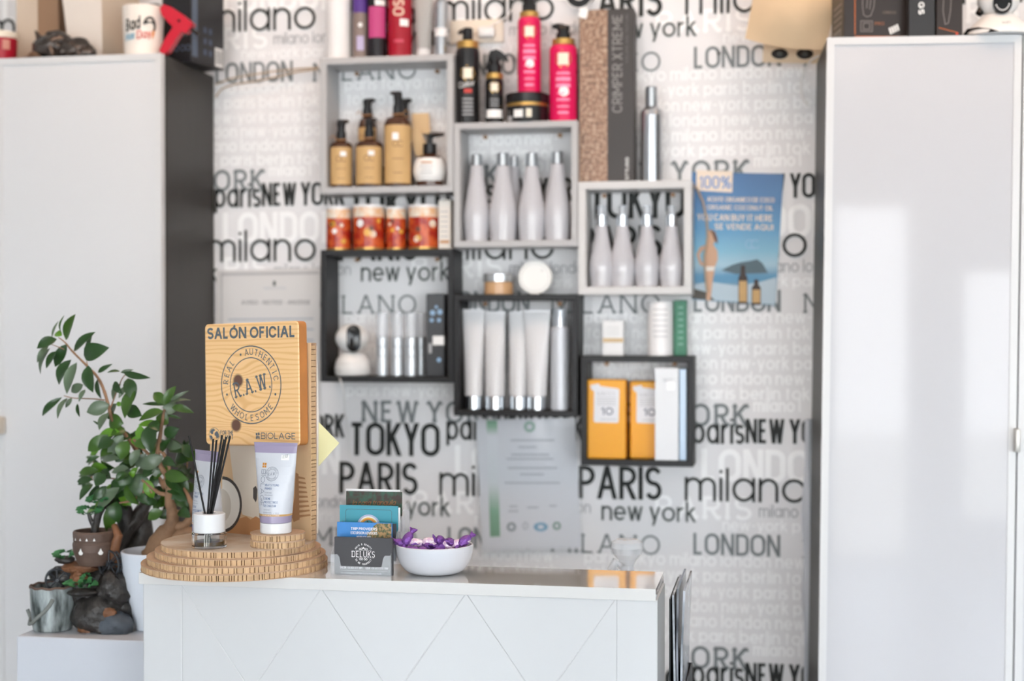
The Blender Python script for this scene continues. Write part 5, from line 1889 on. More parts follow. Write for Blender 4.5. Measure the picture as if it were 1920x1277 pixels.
nt.links.new(crp.outputs[0], pb_.inputs['Base Color'])
d, F, og = wall_sheet('p', '', '', C_, 3.146, .0006, post)
def pf(m_, pts, k):
    d.poly([F(a, b, k) for a, b in pts], m_)
def ptext(t_, m_, x0, y0, x1, h_, w_=.16, k=3, slope=.03):
    p0, p1 = at(x0, y0, 3.146), at(x1, y0, 3.146)
    hh_ = h_ / F_PX * 3.12
    text(d, t_, m_, lambda u, v: (p0.x + u, 3.146 - .0002 * k, p0.z + v - u * slope), hh_, p1.x - p0.x, w=w_)
pcream = mat('poster_cream', '#ecdccb', .5)
pf(pcream, [(1306, 319), (1374, 321), (1373, 361), (1305, 357)], 2)
ptext('100%', mat('poster_blue_ink', '#6f93c9', .5), 1311, 353, 1371, 23, .15, 4)
ptext('ACEITE ORGANICO DE COCO', pcream, 1326, 378, 1452, 9, .17)
ptext('ORGANIC COCONUT OIL', pcream, 1326, 393, 1450, 9, .17)
ptext('YOU CAN BUY IT HERE', pcream, 1307, 413, 1449, 12, .2)
ptext('SE VENDE AQUI', pcream, 1340, 430, 1450, 11, .2)
isl = mat('poster_island', '#5b6f78', .6)
pf(isl, [(1352, 507), (1372, 497), (1388, 492), (1408, 489), (1420, 486), (1430, 494), (1440, 512), (1380, 514)], 2)
pf(mat('poster_sea', '#5d95b8', .5), [(1297, 514), (1457, 514), (1456, 532), (1297, 530)], 1.5)
pf(mat('poster_foam', '#b9cbd6', .5), [(1297, 535), (1330, 528), (1380, 536), (1420, 530), (1456, 520), (1454, 571), (1297, 560)], 2)
pf(mat('poster_rock', '#5a5650', .6), [(1297, 540), (1325, 548), (1340, 563), (1297, 560)], 3)
skin = mat('poster_skin', '#cfa689', .6)
pf(skin, [(1326, 434), (1334, 430), (1342, 436), (1343, 450), (1337, 458), (1345, 470), (1346, 486), (1341, 500), (1336, 530), (1332, 564), (1324, 563), (1326, 530), (1322, 506), (1320, 494), (1324, 476), (1322, 462), (1327, 452)], 4)
pf(skin, [(1326, 458), (1312, 464), (1306, 478), (1312, 496), (1320, 500), (1321, 494), (1315, 490), (1312, 478), (1318, 469), (1327, 466)], 4)
pf(mat('poster_hair', '#6a4a3a', .6), [(1330, 430), (1340, 434), (1345, 446), (1346, 458), (1340, 452), (1336, 440)], 5)
pf(mat('poster_bikini', '#e9e4dc', .6), [(1323, 500), (1341, 500), (1338, 508), (1324, 508)], 5)
for (bx_, by_, bw, bh) in ((1393, 570, 17, 72), (1418, 572, 17, 48)):
    pf(mat('poster_bottle', '#3c2c24', .5), [(bx_ - bw / 2, by_), (bx_ - bw / 2, by_ - bh * .68), (bx_ - bw * .25, by_ - bh * .8), (bx_ - bw * .22, by_ - bh), (bx_ + bw * .22, by_ - bh), (bx_ + bw * .25, by_ - bh * .8), (bx_ + bw / 2, by_ - bh * .68), (bx_ + bw / 2, by_)], 5)
    pf(kraft_l, [(bx_ - bw * .42, by_ - 4), (bx_ - bw * .42, by_ - bh * .6), (bx_ + bw * .42, by_ - bh * .6), (bx_ + bw * .42, by_ - 4)], 6)
for q in (-1, 1):
    c0 = at(1411 + q * 5, 458, 3.146)
    ring(d, mat('poster_logo', '#8fb7d4', .5), lambda u, v: (c0.x + u, 3.146 - .0008, c0.z + v), 0, 0, .009, .0016, 16, 40, 330)
tag(d.build('poster', smooth=False, origin=og), 'blue beach poster with a woman and two bottles, right of the small off-white box', 'poster')
# twine across the poster
tw = MB()
tp_ = [at(a, b, y) for a, b, y in ((1290, 342, 3.06), (1297, 344, 3.09), (1308, 356, 3.138), (1318, 378, 3.141), (1325, 410, 3.141), (1327, 445, 3.141), (1321, 480, 3.141), (1323, 520, 3.141), (1326, 548, 3.141))]
og2 = Vector(tp_[0])
tw.tube([tuple(p) for p in tp_], .0022, mat('twine_pale', '#b9a48c', .8), 8)
tag(tw.build('twine', origin=tuple(og2)), 'loose twine hanging from the small off-white box down over the blue poster', 'twine')

# certificate in a plastic sleeve
C_ = [(893, 787), (1078, 784), (1090, 1027), (904, 1033)]
cert = mat('certificate_paper', '#dfe2e8', .22, coat=.5)
d, F, og = wall_sheet('c', '', '', C_, 3.142, .0006, cert)
grn = bpy.data.materials.new('certificate_green_band')
grn.use_nodes = True
nt = grn.node_tree
tcn = nt.nodes.new('ShaderNodeTexCoord'); spx = nt.nodes.new('ShaderNodeSeparateXYZ'); crp = nt.nodes.new('ShaderNodeValToRGB')
nt.links.new(tcn.outputs['Generated'], spx.inputs[0]); nt.links.new(spx.outputs['Z'], crp.inputs[0])
nt.links.new(crp.outputs[0], nt.nodes['Principled BSDF'].inputs['Base Color'])
els = crp.color_ramp.elements
els[0].position, els[0].color = .10, lin('#4f8f66')
els[1].position, els[1].color = .99, lin('#5f9a74')
els.new(.30).color = lin('#6fa884'); els.new(.5).color = lin('#d5dcdf'); els.new(.86).color = lin('#dfe2e8'); els.new(.93).color = lin('#7fb392')
pf2 = lambda m_, pts, k: d.poly([F(a, b, k) for a, b in pts], m_)
pf2(grn, [(912, 788), (932, 788), (938, 1006), (919, 1007)], 2)
inkc = mat('certificate_ink', '#a9aeb8', .5)
for (x0, x1, y) in ((957, 1040, 824), (972, 1006, 837), (958, 1030, 851), (950, 1038, 859), (952, 1045, 876), (975, 1020, 888), (946, 1050, 904), (955, 970, 948), (988, 1010, 950), (1030, 1044, 947), (953, 972, 957)):
    pf2(inkc, [(x0, y), (x1, y), (x1, y + 3), (x0, y + 3)], 2)
for (cx0, cy0, rx_, ry_, m_) in ((993, 800, 11, 11, mat('seal_green', '#8fb3a4', .5)), (959, 988, 9, 9, mat('seal_grey', '#7f8890', .5)), (985, 986, 6, 8, mat('seal_pale', '#b9bec6', .5)), (1014, 988, 13.5, 8.5, mat('seal_blue', '#5f9cc0', .5)), (1044, 986, 8, 8, mat('seal_green2', '#6f8f84', .5))):
    pf2(m_, [(cx0 + rx_ * cos(radians(a)), cy0 + ry_ * sin(radians(a))) for a in range(0, 360, 20)], 2)
    pf2(cert, [(cx0 + rx_ * .45 * cos(radians(a)), cy0 + ry_ * .45 * sin(radians(a))) for a in range(0, 360, 20)], 3)
co = d.build('certificate', smooth=False, origin=og)
tag(co, 'framed-size certificate with a green band in a clear plastic sleeve, under the medium black box', 'certificate')
sl = MB()
rn = random.Random(8)
nx, nz = 14, 20
vs = []
for j in range(nz + 1):
    for i in range(nx + 1):
        a, b = lerp2([(888, 783), (1084, 782), (1094, 1033), (898, 1038)], i / nx, j / nz)
        amp = .0035 * (max(0, i / nx - .6) / .4) ** 1.2 + .0006
        p = at(a, b, 3.138 - amp * abs(sin(i * 1.7 + j * .9) * cos(j * 1.3 - i * .4)) - amp * rn.random() * .6)
        vs.append((p.x - og[0], p.y - og[1], p.z - og[2]))
fs = [(j * (nx + 1) + i, j * (nx + 1) + i + 1, (j + 1) * (nx + 1) + i + 1, (j + 1) * (nx + 1) + i) for j in range(nz) for i in range(nx)]
sl.add(vs, fs, mat('plastic_sleeve', '#eef1f6', .07, alpha=.16, spec=.9))
sl.build('plastic_sleeve', co)

# notice on the left
C_ = [(405, 507), (600, 502), (600, 838), (405, 850)]
d, F, og = wall_sheet('n', '', '', C_, 3.143, .0012, mat('notice_paper', '#dcd9d7', .25, coat=.4))
pf2 = lambda m_, pts, k: d.poly([F(a, b, k) for a, b in pts], m_)
fr_m = mat('notice_line', '#b4b2b3', .5)
pf2(fr_m, [(414, 512), (598, 509), (598, 514), (414, 517)], 2)
pf2(fr_m, [(414, 512), (417, 512), (417, 840), (414, 840)], 2)
pf2(ink_dark, [(512, 527), (517, 527), (517, 536), (512, 536)], 2)
def ntext(t_, m_, x0, y0, x1, h_, w_=.18):
    p0, p1 = at(x0, y0, 3.143), at(x1, y0, 3.143)
    text(d, t_, m_, lambda u, v: (p0.x + u, 3.1426, p0.z + v), h_ / F_PX * 3.2, p1.x - p0.x, w=w_)
ntext('AVISO - NOTICE - ANZEIGE', mat('notice_ink', '#77757a', .5), 453, 571, 582, 8)
ntext('GOBIERNO DE CANARIAS', inkc, 494, 542, 537, 3)
for k in range(11):
    pf2(inkc, [(428, 598 + k * 20), (588, 596 + k * 20), (588, 599 + k * 20), (428, 601 + k * 20)], 2)
tag(d.build('notice', smooth=False, origin=og), 'laminated pale notice with a thin frame line on the wall behind the wooden sign', 'notice')

# socket with a white adapter, pinned badge and price tag, high on the wall
so = thing('wall_socket', 'cream wall socket with a rounded white adapter above the black trigger bottle', 'socket', tuple(at(893, 60, YW)))
a0, a1 = at(845, 60, YW).x - so.location.x, at(945, 60, YW).x - so.location.x
hz_ = (atz(893, 38, YW) - atz(893, 82, YW)) / 2
MB().rbox(a0, a1, -.009, -.0005, -hz_, hz_, .002, mat('socket_cream', '#e9dccb', .4), 2).build('plate', so)
MB().rbox(.008, .046, -.030, -.0095, -.018, .008, .008, wcam, 3).build('adapter', so)
kb = MB()
kb.tube([(.030, -.022, .004), (.05, -.02, .014), (.075, -.015, .03), (.082, -.012, .045)], .0018, wcam, 8)
kb.build('cord', so)
bd = MB()
c0 = at(1086, -10, 3.13)
f = lambda u, v: (u, v)
for (r0, m_, y_) in ((.031, stk, 0), (.028, blackp, -.0012), (.013, stk, -.0024), (.009, blackp, -.0036)):
    q = MB()
    vs = []
    n = 32
    bd.add([(r0 * cos(2 * pi * k / n), y_ - .0012, r0 * sin(2 * pi * k / n)) for k in range(n)] + [(r0 * cos(2 * pi * k / n), y_, r0 * sin(2 * pi * k / n)) for k in range(n)],
           [tuple(range(n)), tuple(range(2 * n - 1, n - 1, -1))] + [(k, n + k, n + (k + 1) % n, (k + 1) % n) for k in range(n)], m_)
tag(bd.build('round_badge', loc=tuple(c0), smooth=False), 'round black and white badge at the very top, above the very tall carton', 'badge')
q = [tuple(at(a, b, 3.082)) for a, b in ((1087, 14), (1104, 16), (1099, 35), (1084, 32))]
tag(solid_sheet('t', q, (0, 1, 0), .0006, stk).build('price_tag', smooth=False, origin=q[0]), 'small white price tag hanging at the top corner of the very tall carton', 'tag')

# kraft sheet and card at the top of the right cabinet
q = [at(a, b, y) for a, b, y in ((1430, -40, 2.98), (1575, -40, 2.97), (1568, 30, 2.95), (1546, 93, 2.96), (1480, 84, 2.99), (1434, 78, 3.0), (1398, 72, 3.02), (1412, 0, 3.0))]
kr_ = MB()
secs = []
for j in range(9):
    row = []
    for i in range(9):
        a, b = lerp2([(1420, -45), (1580, -45), (1548, 92), (1397, 72)], i / 8, j / 8)
        if j == 8:
            b += 8 * sin(i / 8 * pi)
        p = at(a, b, 3.03 - .03 * (i / 8) - .03 * sin(j / 8 * pi) * sin(i / 8 * pi))
        row.append(p)
    secs.append(row)
og = tuple(secs[8][4])
vs = [tuple(p) for r_ in secs for p in r_] + [tuple(p + Vector((0, .0015, 0))) for r_ in secs for p in r_]
n2 = 81
fs = [(j * 9 + i, j * 9 + i + 1, (j + 1) * 9 + i + 1, (j + 1) * 9 + i) for j in range(8) for i in range(8)]
fs += [tuple(n2 + k for k in f_[::-1]) for f_ in fs]
for i in range(8):
    fs += [(i, n2 + i, n2 + i + 1, i + 1), (72 + i, 73 + i, n2 + 73 + i, n2 + 72 + i), (i * 9, (i + 1) * 9, n2 + (i + 1) * 9, n2 + i * 9), (i * 9 + 8, n2 + i * 9 + 8, n2 + (i + 1) * 9 + 8, (i + 1) * 9 + 8)]
kr_.add(vs, fs, mat('kraft_sheet', '#d9bf9c', .7, var=.05, vscale=12))
tag(kr_.build('kraft_bag', origin=og), 'large curled kraft paper bag hanging at the top left corner of the right cabinet', 'paper bag')
q = [tuple(at(a, b, 3.10)) for a, b in ((1432, 76), (1546, 84), (1536, 119), (1430, 117))]
kd = solid_sheet('t', q, (0, 1, 0), .001, mat('card_beige', '#d9c4a8', .6))
for cx0 in (1462, 1509):
    kd.poly([tuple(at(cx0 + 16 * cos(radians(a)), 101 + 10 * sin(radians(a)), 3.0994)) for a in range(0, 360, 18)], blackp)
    kd.poly([tuple(at(cx0 + 5 * cos(radians(a)), 101 + 4 * sin(radians(a)), 3.0990)) for a in range(0, 360, 30)], ink_dark)
tag(kd.build('product_card', smooth=False, origin=q[3]), 'beige card with two black oval stickers under the curled kraft bag', 'card')
cw = MB()
pts_ = [at(a, b, 3.08) for a, b in ((1536, 104), (1522, 112), (1509, 128), (1502, 152), (1502, 176), (1507, 188), (1515, 197))]
cw.tube([tuple(p) for p in pts_], .0018, wcam, 8)
tag(cw.build('loose_wire', origin=tuple(pts_[0])), 'short white cord curling down the wall beside the right cabinet', 'cord')
# twine from the left cabinet to the wall boxes
cw = MB()
p1 = [at(a, b, 3.13) for a, b in ((404, 182), (416, 166), (440, 158), (480, 152), (520, 144), (560, 134), (596, 129))]
p2 = [at(a, b, 3.135) for a, b in ((404, 158), (430, 148), (460, 142), (510, 134), (560, 129), (598, 127))]
cw.tube([tuple(p) for p in p1], .0019, mat('twine_pale', '#b9a48c', .8), 8)
cw.tube([tuple(p) for p in p2], .0017, mat('twine_pale', '#b9a48c', .8), 8)
tag(cw.build('twine', origin=tuple(p1[0])), 'doubled twine strung from the left cabinet to the large grey box', 'twine')

# ================================================================== ON THE LEFT CABINET
z0 = LCZ + .0004
def on_lc(px, Y):
    return at(px, 104, Y).x
Yt = Yc + .05
s = psc(0, Yt)
o = thing('tin_cup', 'red tin with a cream rim at the left end of the left cabinet top', 'tin', (on_lc(3, Yt), Yt, z0))
h = atz(3, 62, Yt) - z0 + .0
b = MB()
crm = mat('cream_paint', '#e6dccb', .4)
b.lathe([(25 * s, 0, redc), (26.5 * s, h * .8, redc), (26.5 * s, h * .8, crm), (27.5 * s, h * .84, crm), (27.5 * s, h, crm), (25.5 * s, h, crm), (25 * s, h * .3, crm)], redc, seg=36, cap1=False)
f = on_cyl(26 * s, 0, dy=.0009, a0=.5)
quad(b, mat('tin_pattern', '#c98a7c', .5), f, 2 * s, 14 * s, h * .42, h * .72, 4)
b.build('body', o)
MBx = MB()
def cab_box(name, label, px0, px1, Y, dep, top, m_, rz=0, side_m=None, z=None, taper=0):
    X0, X1 = on_lc(px0, Y), on_lc(px1, Y)
    h = atz(px1, top, Y) - z0
    w = X1 - X0
    d = MB()
    if taper:
        vs = [(0 + taper, 0, 0), (w, 0, 0), (w, dep, 0), (0 + taper, dep, 0), (0, 0, h), (w, 0, h), (w, dep, h), (0, dep, h)]
    else:
        vs = [(0, 0, 0), (w, 0, 0), (w, dep, 0), (0, dep, 0), (0, 0, h), (w, 0, h), (w, dep, h), (0, dep, h)]
    d.add(vs, [(3, 2, 1, 0), (4, 5, 6, 7), (0, 1, 5, 4), (2, 3, 7, 6), (3, 0, 4, 7)], m_)
    d.add(vs, [(1, 2, 6, 5)], side_m or m_)
    o = d.build(name, smooth=False, loc=(X0, Y, z0))
    o.rotation_euler = (0, 0, rz)
    return tag(o, label, 'box')
kcard = mat('carton_sand', '#cbb9a6', .7)
cab_box('cardboard_box', 'tall sand-coloured carton with a brown side behind the dark figurine', 31, 68, Yt + .07, .12, -40, kcard, radians(10), mat('carton_brown', '#97785f', .8))
cab_box('cardboard_box', 'tall brown carton behind the dark figurine', 71, 110, Yt + .075, .10, -40, mat('carton_brown', '#97785f', .8), 0)
o = cab_box('cardboard_box', 'large white carton with a cream side between the figurine and the mug', 113, 198, Yt + .035, .145, -45, mat('carton_white3', '#e4dad0', .6), radians(-8), mat('carton_cream2', '#dccab6', .6), taper=.026)
# figurine
Yf_ = Yc + .030
s = psc(120, Yf_)
fg = thing('figurine', 'dark metallic figurine of a curled resting animal on the left cabinet', 'figurine', (on_lc(122, Yf_), Yf_, z0))
fm_ = mat('antique_metal', '#57504c', .25, metal=.7, var=.5, vscale=35)
b = MB()
b.sphere((-22 * s, 0, 24 * s), (34 * s, 26 * s, 25 * s), fm_, 28, 18, noise=.10, seed=2, fr=1.6)
b.sphere((20 * s, 0, 19 * s), (30 * s, 24 * s, 19 * s), fm_, 28, 18, noise=.10, seed=5, fr=1.6)
b.sphere((42 * s, -4 * s, 10 * s), (18 * s, 18 * s, 10.5 * s), fm_, 24, 14, noise=.12, seed=9)
b.tube([(-40 * s, 0, 38 * s), (-30 * s, 0, 46 * s), (-10 * s, -2 * s, 46 * s), (8 * s, -6 * s, 36 * s), (14 * s, -14 * s, 20 * s), (2 * s, -20 * s, 10 * s)], [3 * s, 7 * s, 8 * s, 7 * s, 6 * s, 4 * s], fm_, 12)
b.tube([(-20 * s, -16 * s, 22 * s), (-14 * s, -22 * s, 12 * s), (-12 * s, -24 * s, 2 * s)], [9 * s, 8 * s, 6 * s], fm_, 12)
b.tube([(26 * s, -14 * s, 18 * s), (34 * s, -20 * s, 10 * s), (40 * s, -22 * s, 3 * s)], [7 * s, 6 * s, 5 * s], fm_, 12)
b.build('body', fg)
b = MB()
b.sphere((-50 * s, -8 * s, 9 * s), (16 * s, 12 * s, 9 * s), mat('copper_patina', '#8c6a52', .35, metal=.6, var=.4, vscale=40), 20, 12, noise=.1, seed=4)
b.tube([(-54 * s, -8 * s, 8 * s), (-66 * s, -10 * s, 5 * s), (-74 * s, -10 * s, 3.2 * s)], [7 * s, 4 * s, 3 * s], mat('copper_patina', '#8c6a52'), 10)
b.build('head', fg)
b = MB()
b.loft([[(x + dx_ * s, y, z) for (x, y) in ((0, -.004), (.004, 0), (0, .004), (-.004, 0))] for (x0_, dx_, z) in ((0, -44, 30 * s), (0, -50, 42 * s), (0, -54, 58 * s)) for x in (0,)] if False else
       [[(dx_ * s + a_ * k_, b_ * k_, z) for a_, b_ in ((0, -1), (1, 0), (0, 1), (-1, 0))] for dx_, z, k_ in ((-42, 28 * s, 8 * s), (-48, 42 * s, 7 * s), (-56, 55 * s, 1.5 * s))], fm_)
b.build('ear', fg)
# mug
Ym = Yc + .030
s = psc(268, Ym)
mugx = on_lc(269, Ym)
h = atz(269, 15, Ym) - z0
mug = face_cam(thing('mug', 'white mug with a black hair silhouette and coloured script on the left cabinet', 'mug', (mugx, Ym, z0)))
cer = mat('ceramic_white', '#efe6dc', .2)
b = MB()
b.lathe([(31 * s, 0), (33 * s, .002), (36.5 * s, h - .001), (36 * s, h), (34.5 * s, h - .001), (31 * s, .006), (0, .005)], cer, seg=48, cap1=False)
f = on_cyl(35.3 * s, 0, dy=.0012)
def mtext(t_, m_, px0, px1, py, hp, w_=.16, sl=.18):
    text(b, t_, m_, lambda u, v: f((px0 - 269) * s + u, atz(269, py, Ym) - z0 + v + u * sl), hp * s, (px1 - px0) * s, w=w_)
mtext('Bad', ink_black, 236, 264, 66, 22, .13)
mtext('Hair', mat('mug_blue', '#5aa4c4', .5), 235, 255, 83, 13, .13)
mtext('Day', mat('mug_red', '#cf5a50', .5), 258, 282, 81, 15, .13)
def mp_(pts, m_):
    b.poly([f((a - 269) * s, atz(269, c, Ym) - z0) for a, c in pts], m_)
mp_([(268, 54), (270, 46), (274, 40), (280, 37), (286, 39), (290, 46), (291, 54), (290, 62), (286, 68), (284, 66), (287, 58), (286, 51), (280, 49), (274, 52)], ink_black)
mp_([(283, 70), (286, 62), (289, 64), (287, 72), (284, 80)], mat('mug_orange', '#e0904c', .5))
b.build('body', mug)
hn_ = MB()
hn_.tube([(-.012, .034, h * .8), (-.014, .052, h * .72), (-.014, .058, h * .5), (-.014, .052, h * .28), (-.012, .036, h * .2)], .005, cer, 10)
hn_.build('handle', mug)
# red tagging tool
Yr_ = Yc + .012
pts_px = [(303, 14), (309, 7), (322, 11), (345, 26), (365, 43), (352, 61), (342, 58), (337, 66), (318, 96), (307, 102), (302, 93), (312, 72), (327, 50), (322, 44), (306, 27)]
o = thing('tagging_gun', 'bright red handheld tagging gun leaning between the mug and the black carton', 'tool', (on_lc(312, Yr_), Yr_, z0))
rp_ = mat('tool_red', '#c41e34', .3)
b = MB()
P0 = [at(a, c, Yr_) for a, c in pts_px]
zmin = min(p.z for p in P0)
b.prism([(p.x - o.location.x, p.z - zmin) for p in P0], -.009, .009, rp_)
b.build('body', o, smooth=False)
b = MB()
b.tube([(at(360, 52, Yr_).x - o.location.x, 0, at(360, 52, Yr_).z - zmin), (at(372, 62, Yr_).x - o.location.x, 0, at(372, 62, Yr_).z - zmin)], .004, blackp, 10)
b.build('nozzle', o)
b = MB()
c_ = at(339, 38, Yr_)
b.lathe([(.003, 0), (.003, .0015)], blackp, seg=12)
b.v = [(p[0] + c_.x - o.location.x, -.009 - p[2], p[1] + c_.z - zmin) for p in b.v]
b.build('screw', o)
# black carton
A = Vector((at(358, 121, 2.965).x, 2.965, z0)); Bp = Vector((at(420, 134, 3.085).x, 3.085, z0))
dv = (Bp - A); Lb = dv.length; ang = atan2(dv.y, dv.x)
o = thing('carton', 'black carton at the right end of the left cabinet, behind the red tool', 'box', tuple(A), ang - pi / 2)
bc = mat('carton_black2', '#232326', .35)
b = MB()
hb_ = .165
wb_ = .075
b.rbox(-wb_, 0, 0, Lb, 0, hb_, .001, bc, 1)
fr2 = lambda u, v: (.0003, u, v)
quad(b, mat('carton_greyblue', '#5a6678', .4), fr2, .004, .024, .012, hb_ - .01)
quad(b, stk, fr2, Lb * .72, Lb * .96, .004, .045)
for k in range(10):
    quad(b, ink_black, lambda u, v: (.0006, u, v), Lb * (.745 + .02 * k), Lb * (.753 + .02 * k), .010, .040)
for k in range(3):
    for q in range(2):
        quad(b, mat('carton_icon', '#4d5a70', .5), fr2, Lb * (.38 + .16 * q), Lb * (.46 + .16 * q), .022 + .024 * k, .034 + .024 * k)
text(b, '4 IN 1', mat('carton_icon', '#4d5a70'), lambda u, v: (.0006, .018 - v, .03 + u), .008, .05, w=.16)
ff = lambda u, v: (-wb_ + u, -.0004, v)
for q in (.5, .72, .9):
    ring(b, mat('carton_icon2', '#6a7890', .5), ff, wb_ * q, .030, .006, .0015, 16)
text(b, 'TRIMMER', mat('carton_icon3', '#8b8b90', .5), lambda u, v: ff(wb_ * .3 + u, .055 + v), .007, .045, w=.12)
b.build('box', o, smooth=False)

# ================================================================== ON THE RIGHT CABINET
def rc_point(px, back):
    Y = Yr + back
    X = atx(px, Y, 40)
    # cabinet top height at X (the cabinet leans a little)
    return X, Y, RCZ - (X - rc.location.x - RCZ * tiltr) * tiltr + .0016
boxm = mat('carton_dark_brown', '#2c2320', .35)
X, Y, Z = rc_point(1582, .035)
o = thing('carton', 'dark brown carton with an orange corner line, leftmost on the right cabinet', 'box', (X, Y, Z), radians(11))
w_ = (rc_point(1703, .035)[0] - X) / cos(radians(11))
hb_ = .13
b = MB()
b.rbox(0, w_, 0, .10, 0, hb_, .001, boxm, 1)
s = psc(1600, Y)
or_ = mat('line_orange', '#d9722c', .5)
fq = lambda u, v: (u, -.0004, v)
quad(b, or_, fq, 21 * s, 22.3 * s, 10 * s, hb_ - .003)
quad(b, or_, fq, 21 * s, w_ - .003, 5.5 * s, 6.8 * s)
sk = mat('carton_sketch', '#8d8480', .5)
# clipper outline, icon frame, letters
for pts in ([(38, 48), (36, 66), (37, 90), (60, 90), (58, 62), (52, 46), (44, 44), (38, 48)], [(44, 60), (46, 86)], [(50, 58), (53, 86)], [(33, 16), (55, 16), (55, 36), (33, 36), (33, 16)], [(38, 20), (38, 32), (50, 32), (50, 20), (38, 20)]):
    vs, fs = ribbon([(a * s, c * s) for a, c in pts], 1.1 * s)
    b.add([fq(q.x, q.y) for q in vs], fs, sk)
text(b, 'PRO', mat('carton_orange_ink', '#a8623a', .5), lambda u, v: fq(60 * s + u, 28 * s + v), 6 * s, 18 * s, w=.14)
text(b, 'CORDLESS', mat('carton_brown_ink', '#7a6a5e', .5), lambda u, v: fq(75 * s + u, 50 * s + v), 5 * s, 26 * s, w=.14)
for k in range(4):
    quad(b, stk, lambda u, v: (90 * s + u * .94 - v * .3, -.0005, 10 * s + v + u * .45), k * 5 * s, (k * 5 + 3.6) * s, 0, 12 * s)
fl = lambda u, v: (-.0004, u, v)
quad(b, mat('carton_label_grey', '#9a948f', .5), fl, .02, .085, .002, .026)
for k in range(9):
    quad(b, ink_dark, lambda u, v: (-.0007, u, v), .024 + .0065 * k, .027 + .0065 * k, .005, .022)
for k in range(4):
    quad(b, sk, fl, .015, .08, .034 + k * .012, .038 + k * .012)
b.build('box', o, smooth=False)
X, Y, Z = rc_point(1704, .03)
o = thing('carton', 'plain black carton with a white letter, second on the right cabinet', 'box', (X, Y, Z), 0)
w_ = rc_point(1753, .03)[0] - X
b = MB()
b.rbox(0, w_, 0, .10, 0, .12, .001, mat('carton_black3', '#2a2a2c', .4), 1)
s = psc(1728, Y)
text(b, 'GS', stk, lambda u, v: (18 * s + v, -.0004, 68 * s - u), 11 * s, 24 * s, w=.26)
b.build('box', o, smooth=False)
X, Y, Z = rc_point(1756, .03)
o = thing('carton', 'dark brown carton with faint drawings beside the white robot camera', 'box', (X, Y, Z), 0)
w_ = rc_point(1805, .03)[0] - X
b = MB()
b.rbox(0, w_, 0, .10, 0, .125, .001, boxm, 1)
for pts in ([(16, 24), (12, 50), (14, 90), (28, 90), (26, 50), (22, 26), (16, 24)],):
    vs, fs = ribbon([(a * s, c * s) for a, c in pts], 1.1 * s)
    b.add([(q.x, -.0004, q.y) for q in vs], fs, sk)
quad(b, or_, lambda u, v: (u, -.0004, v + (.012 - u * .3)), 4 * s, 40 * s, 6 * s, 7.2 * s)
disc(b, mat('dot_red', '#d0442c', .5), lambda u, v: (u, -.0005, v), 38 * s, 5 * s, 2.4 * s, 10)
b.build('box', o, smooth=False)
X, Y, Z = rc_point(1872, .06)
s = psc(1870, Y)
o = thing('security_camera', 'white robot-shaped security camera with a black lens on the right cabinet', 'camera', (X, Y, Z))
h1 = 38 * s
b = MB()
b.lathe([(62 * s, 0), (66 * s, .002), (64 * s, 10 * s), (52 * s, 24 * s), (38 * s, 36 * s), (33 * s, 42 * s), (30 * s, 44 * s)], wcam, seg=44)
text(b, 'WIFI', ink_grey, lambda u, v: (u - 2 * s, -57 * s - .0004, 17 * s + v), 5 * s, 16 * s, w=.14)
b.build('base', o)
b = MB()
b.loft([[(x_ * s, y_ * s - 2 * s * 0, z_ * s) for x_, y_, z_ in pts] for pts in (
    [(-66, -14, 1), (-52, -44, 1), (-28, -62, 1), (-8, -66, 1), (-22, -62, 6), (-44, -48, 13), (-60, -26, 15), (-66, -14, 8)],
    [(-68, -14, 1), (-54, -46, 1), (-29, -64, 1), (-8, -67.5, 1), (-22, -64, 7), (-45, -50, 14), (-62, -27, 16), (-68, -14, 8)])], blackp)
b.build('foot_trim', o)
b = MB()
b.sphere((0, 0, 74 * s), (40 * s, 38 * s, 36 * s), wcam, 28, 16)
hd_ = b.build('head', o)
b = MB()
n = 24
b.add([(2 * s + 18 * s * cos(2 * pi * k / n), -40 * s, 62 * s + 22 * s * sin(2 * pi * k / n)) for k in range(n)] + [(2 * s + 18 * s * cos(2 * pi * k / n), -28 * s, 62 * s + 22 * s * sin(2 * pi * k / n)) for k in range(n)],
      [tuple(range(n))] + [(k, n + k, n + (k + 1) % n, (k + 1) % n) for k in range(n)], mat('lens_black', '#101012'))
for k in range(9):
    a = radians(200 + k * 18)
    disc(b, stk, lambda u, v: (2 * s + 12.5 * s * cos(a) + u, -40.6 * s, 62 * s + 15 * s * sin(a) + v), 0, 0, 1.5 * s, 8)
b.build('lens', hd_)
for sx in (-1,):
    b = MB()
    b.tube([(sx * 28 * s, 0, 62 * s), (sx * 38 * s, -6 * s, 48 * s)], [9 * s, 7 * s], blackp, 14)
    b.build('ear', hd_)

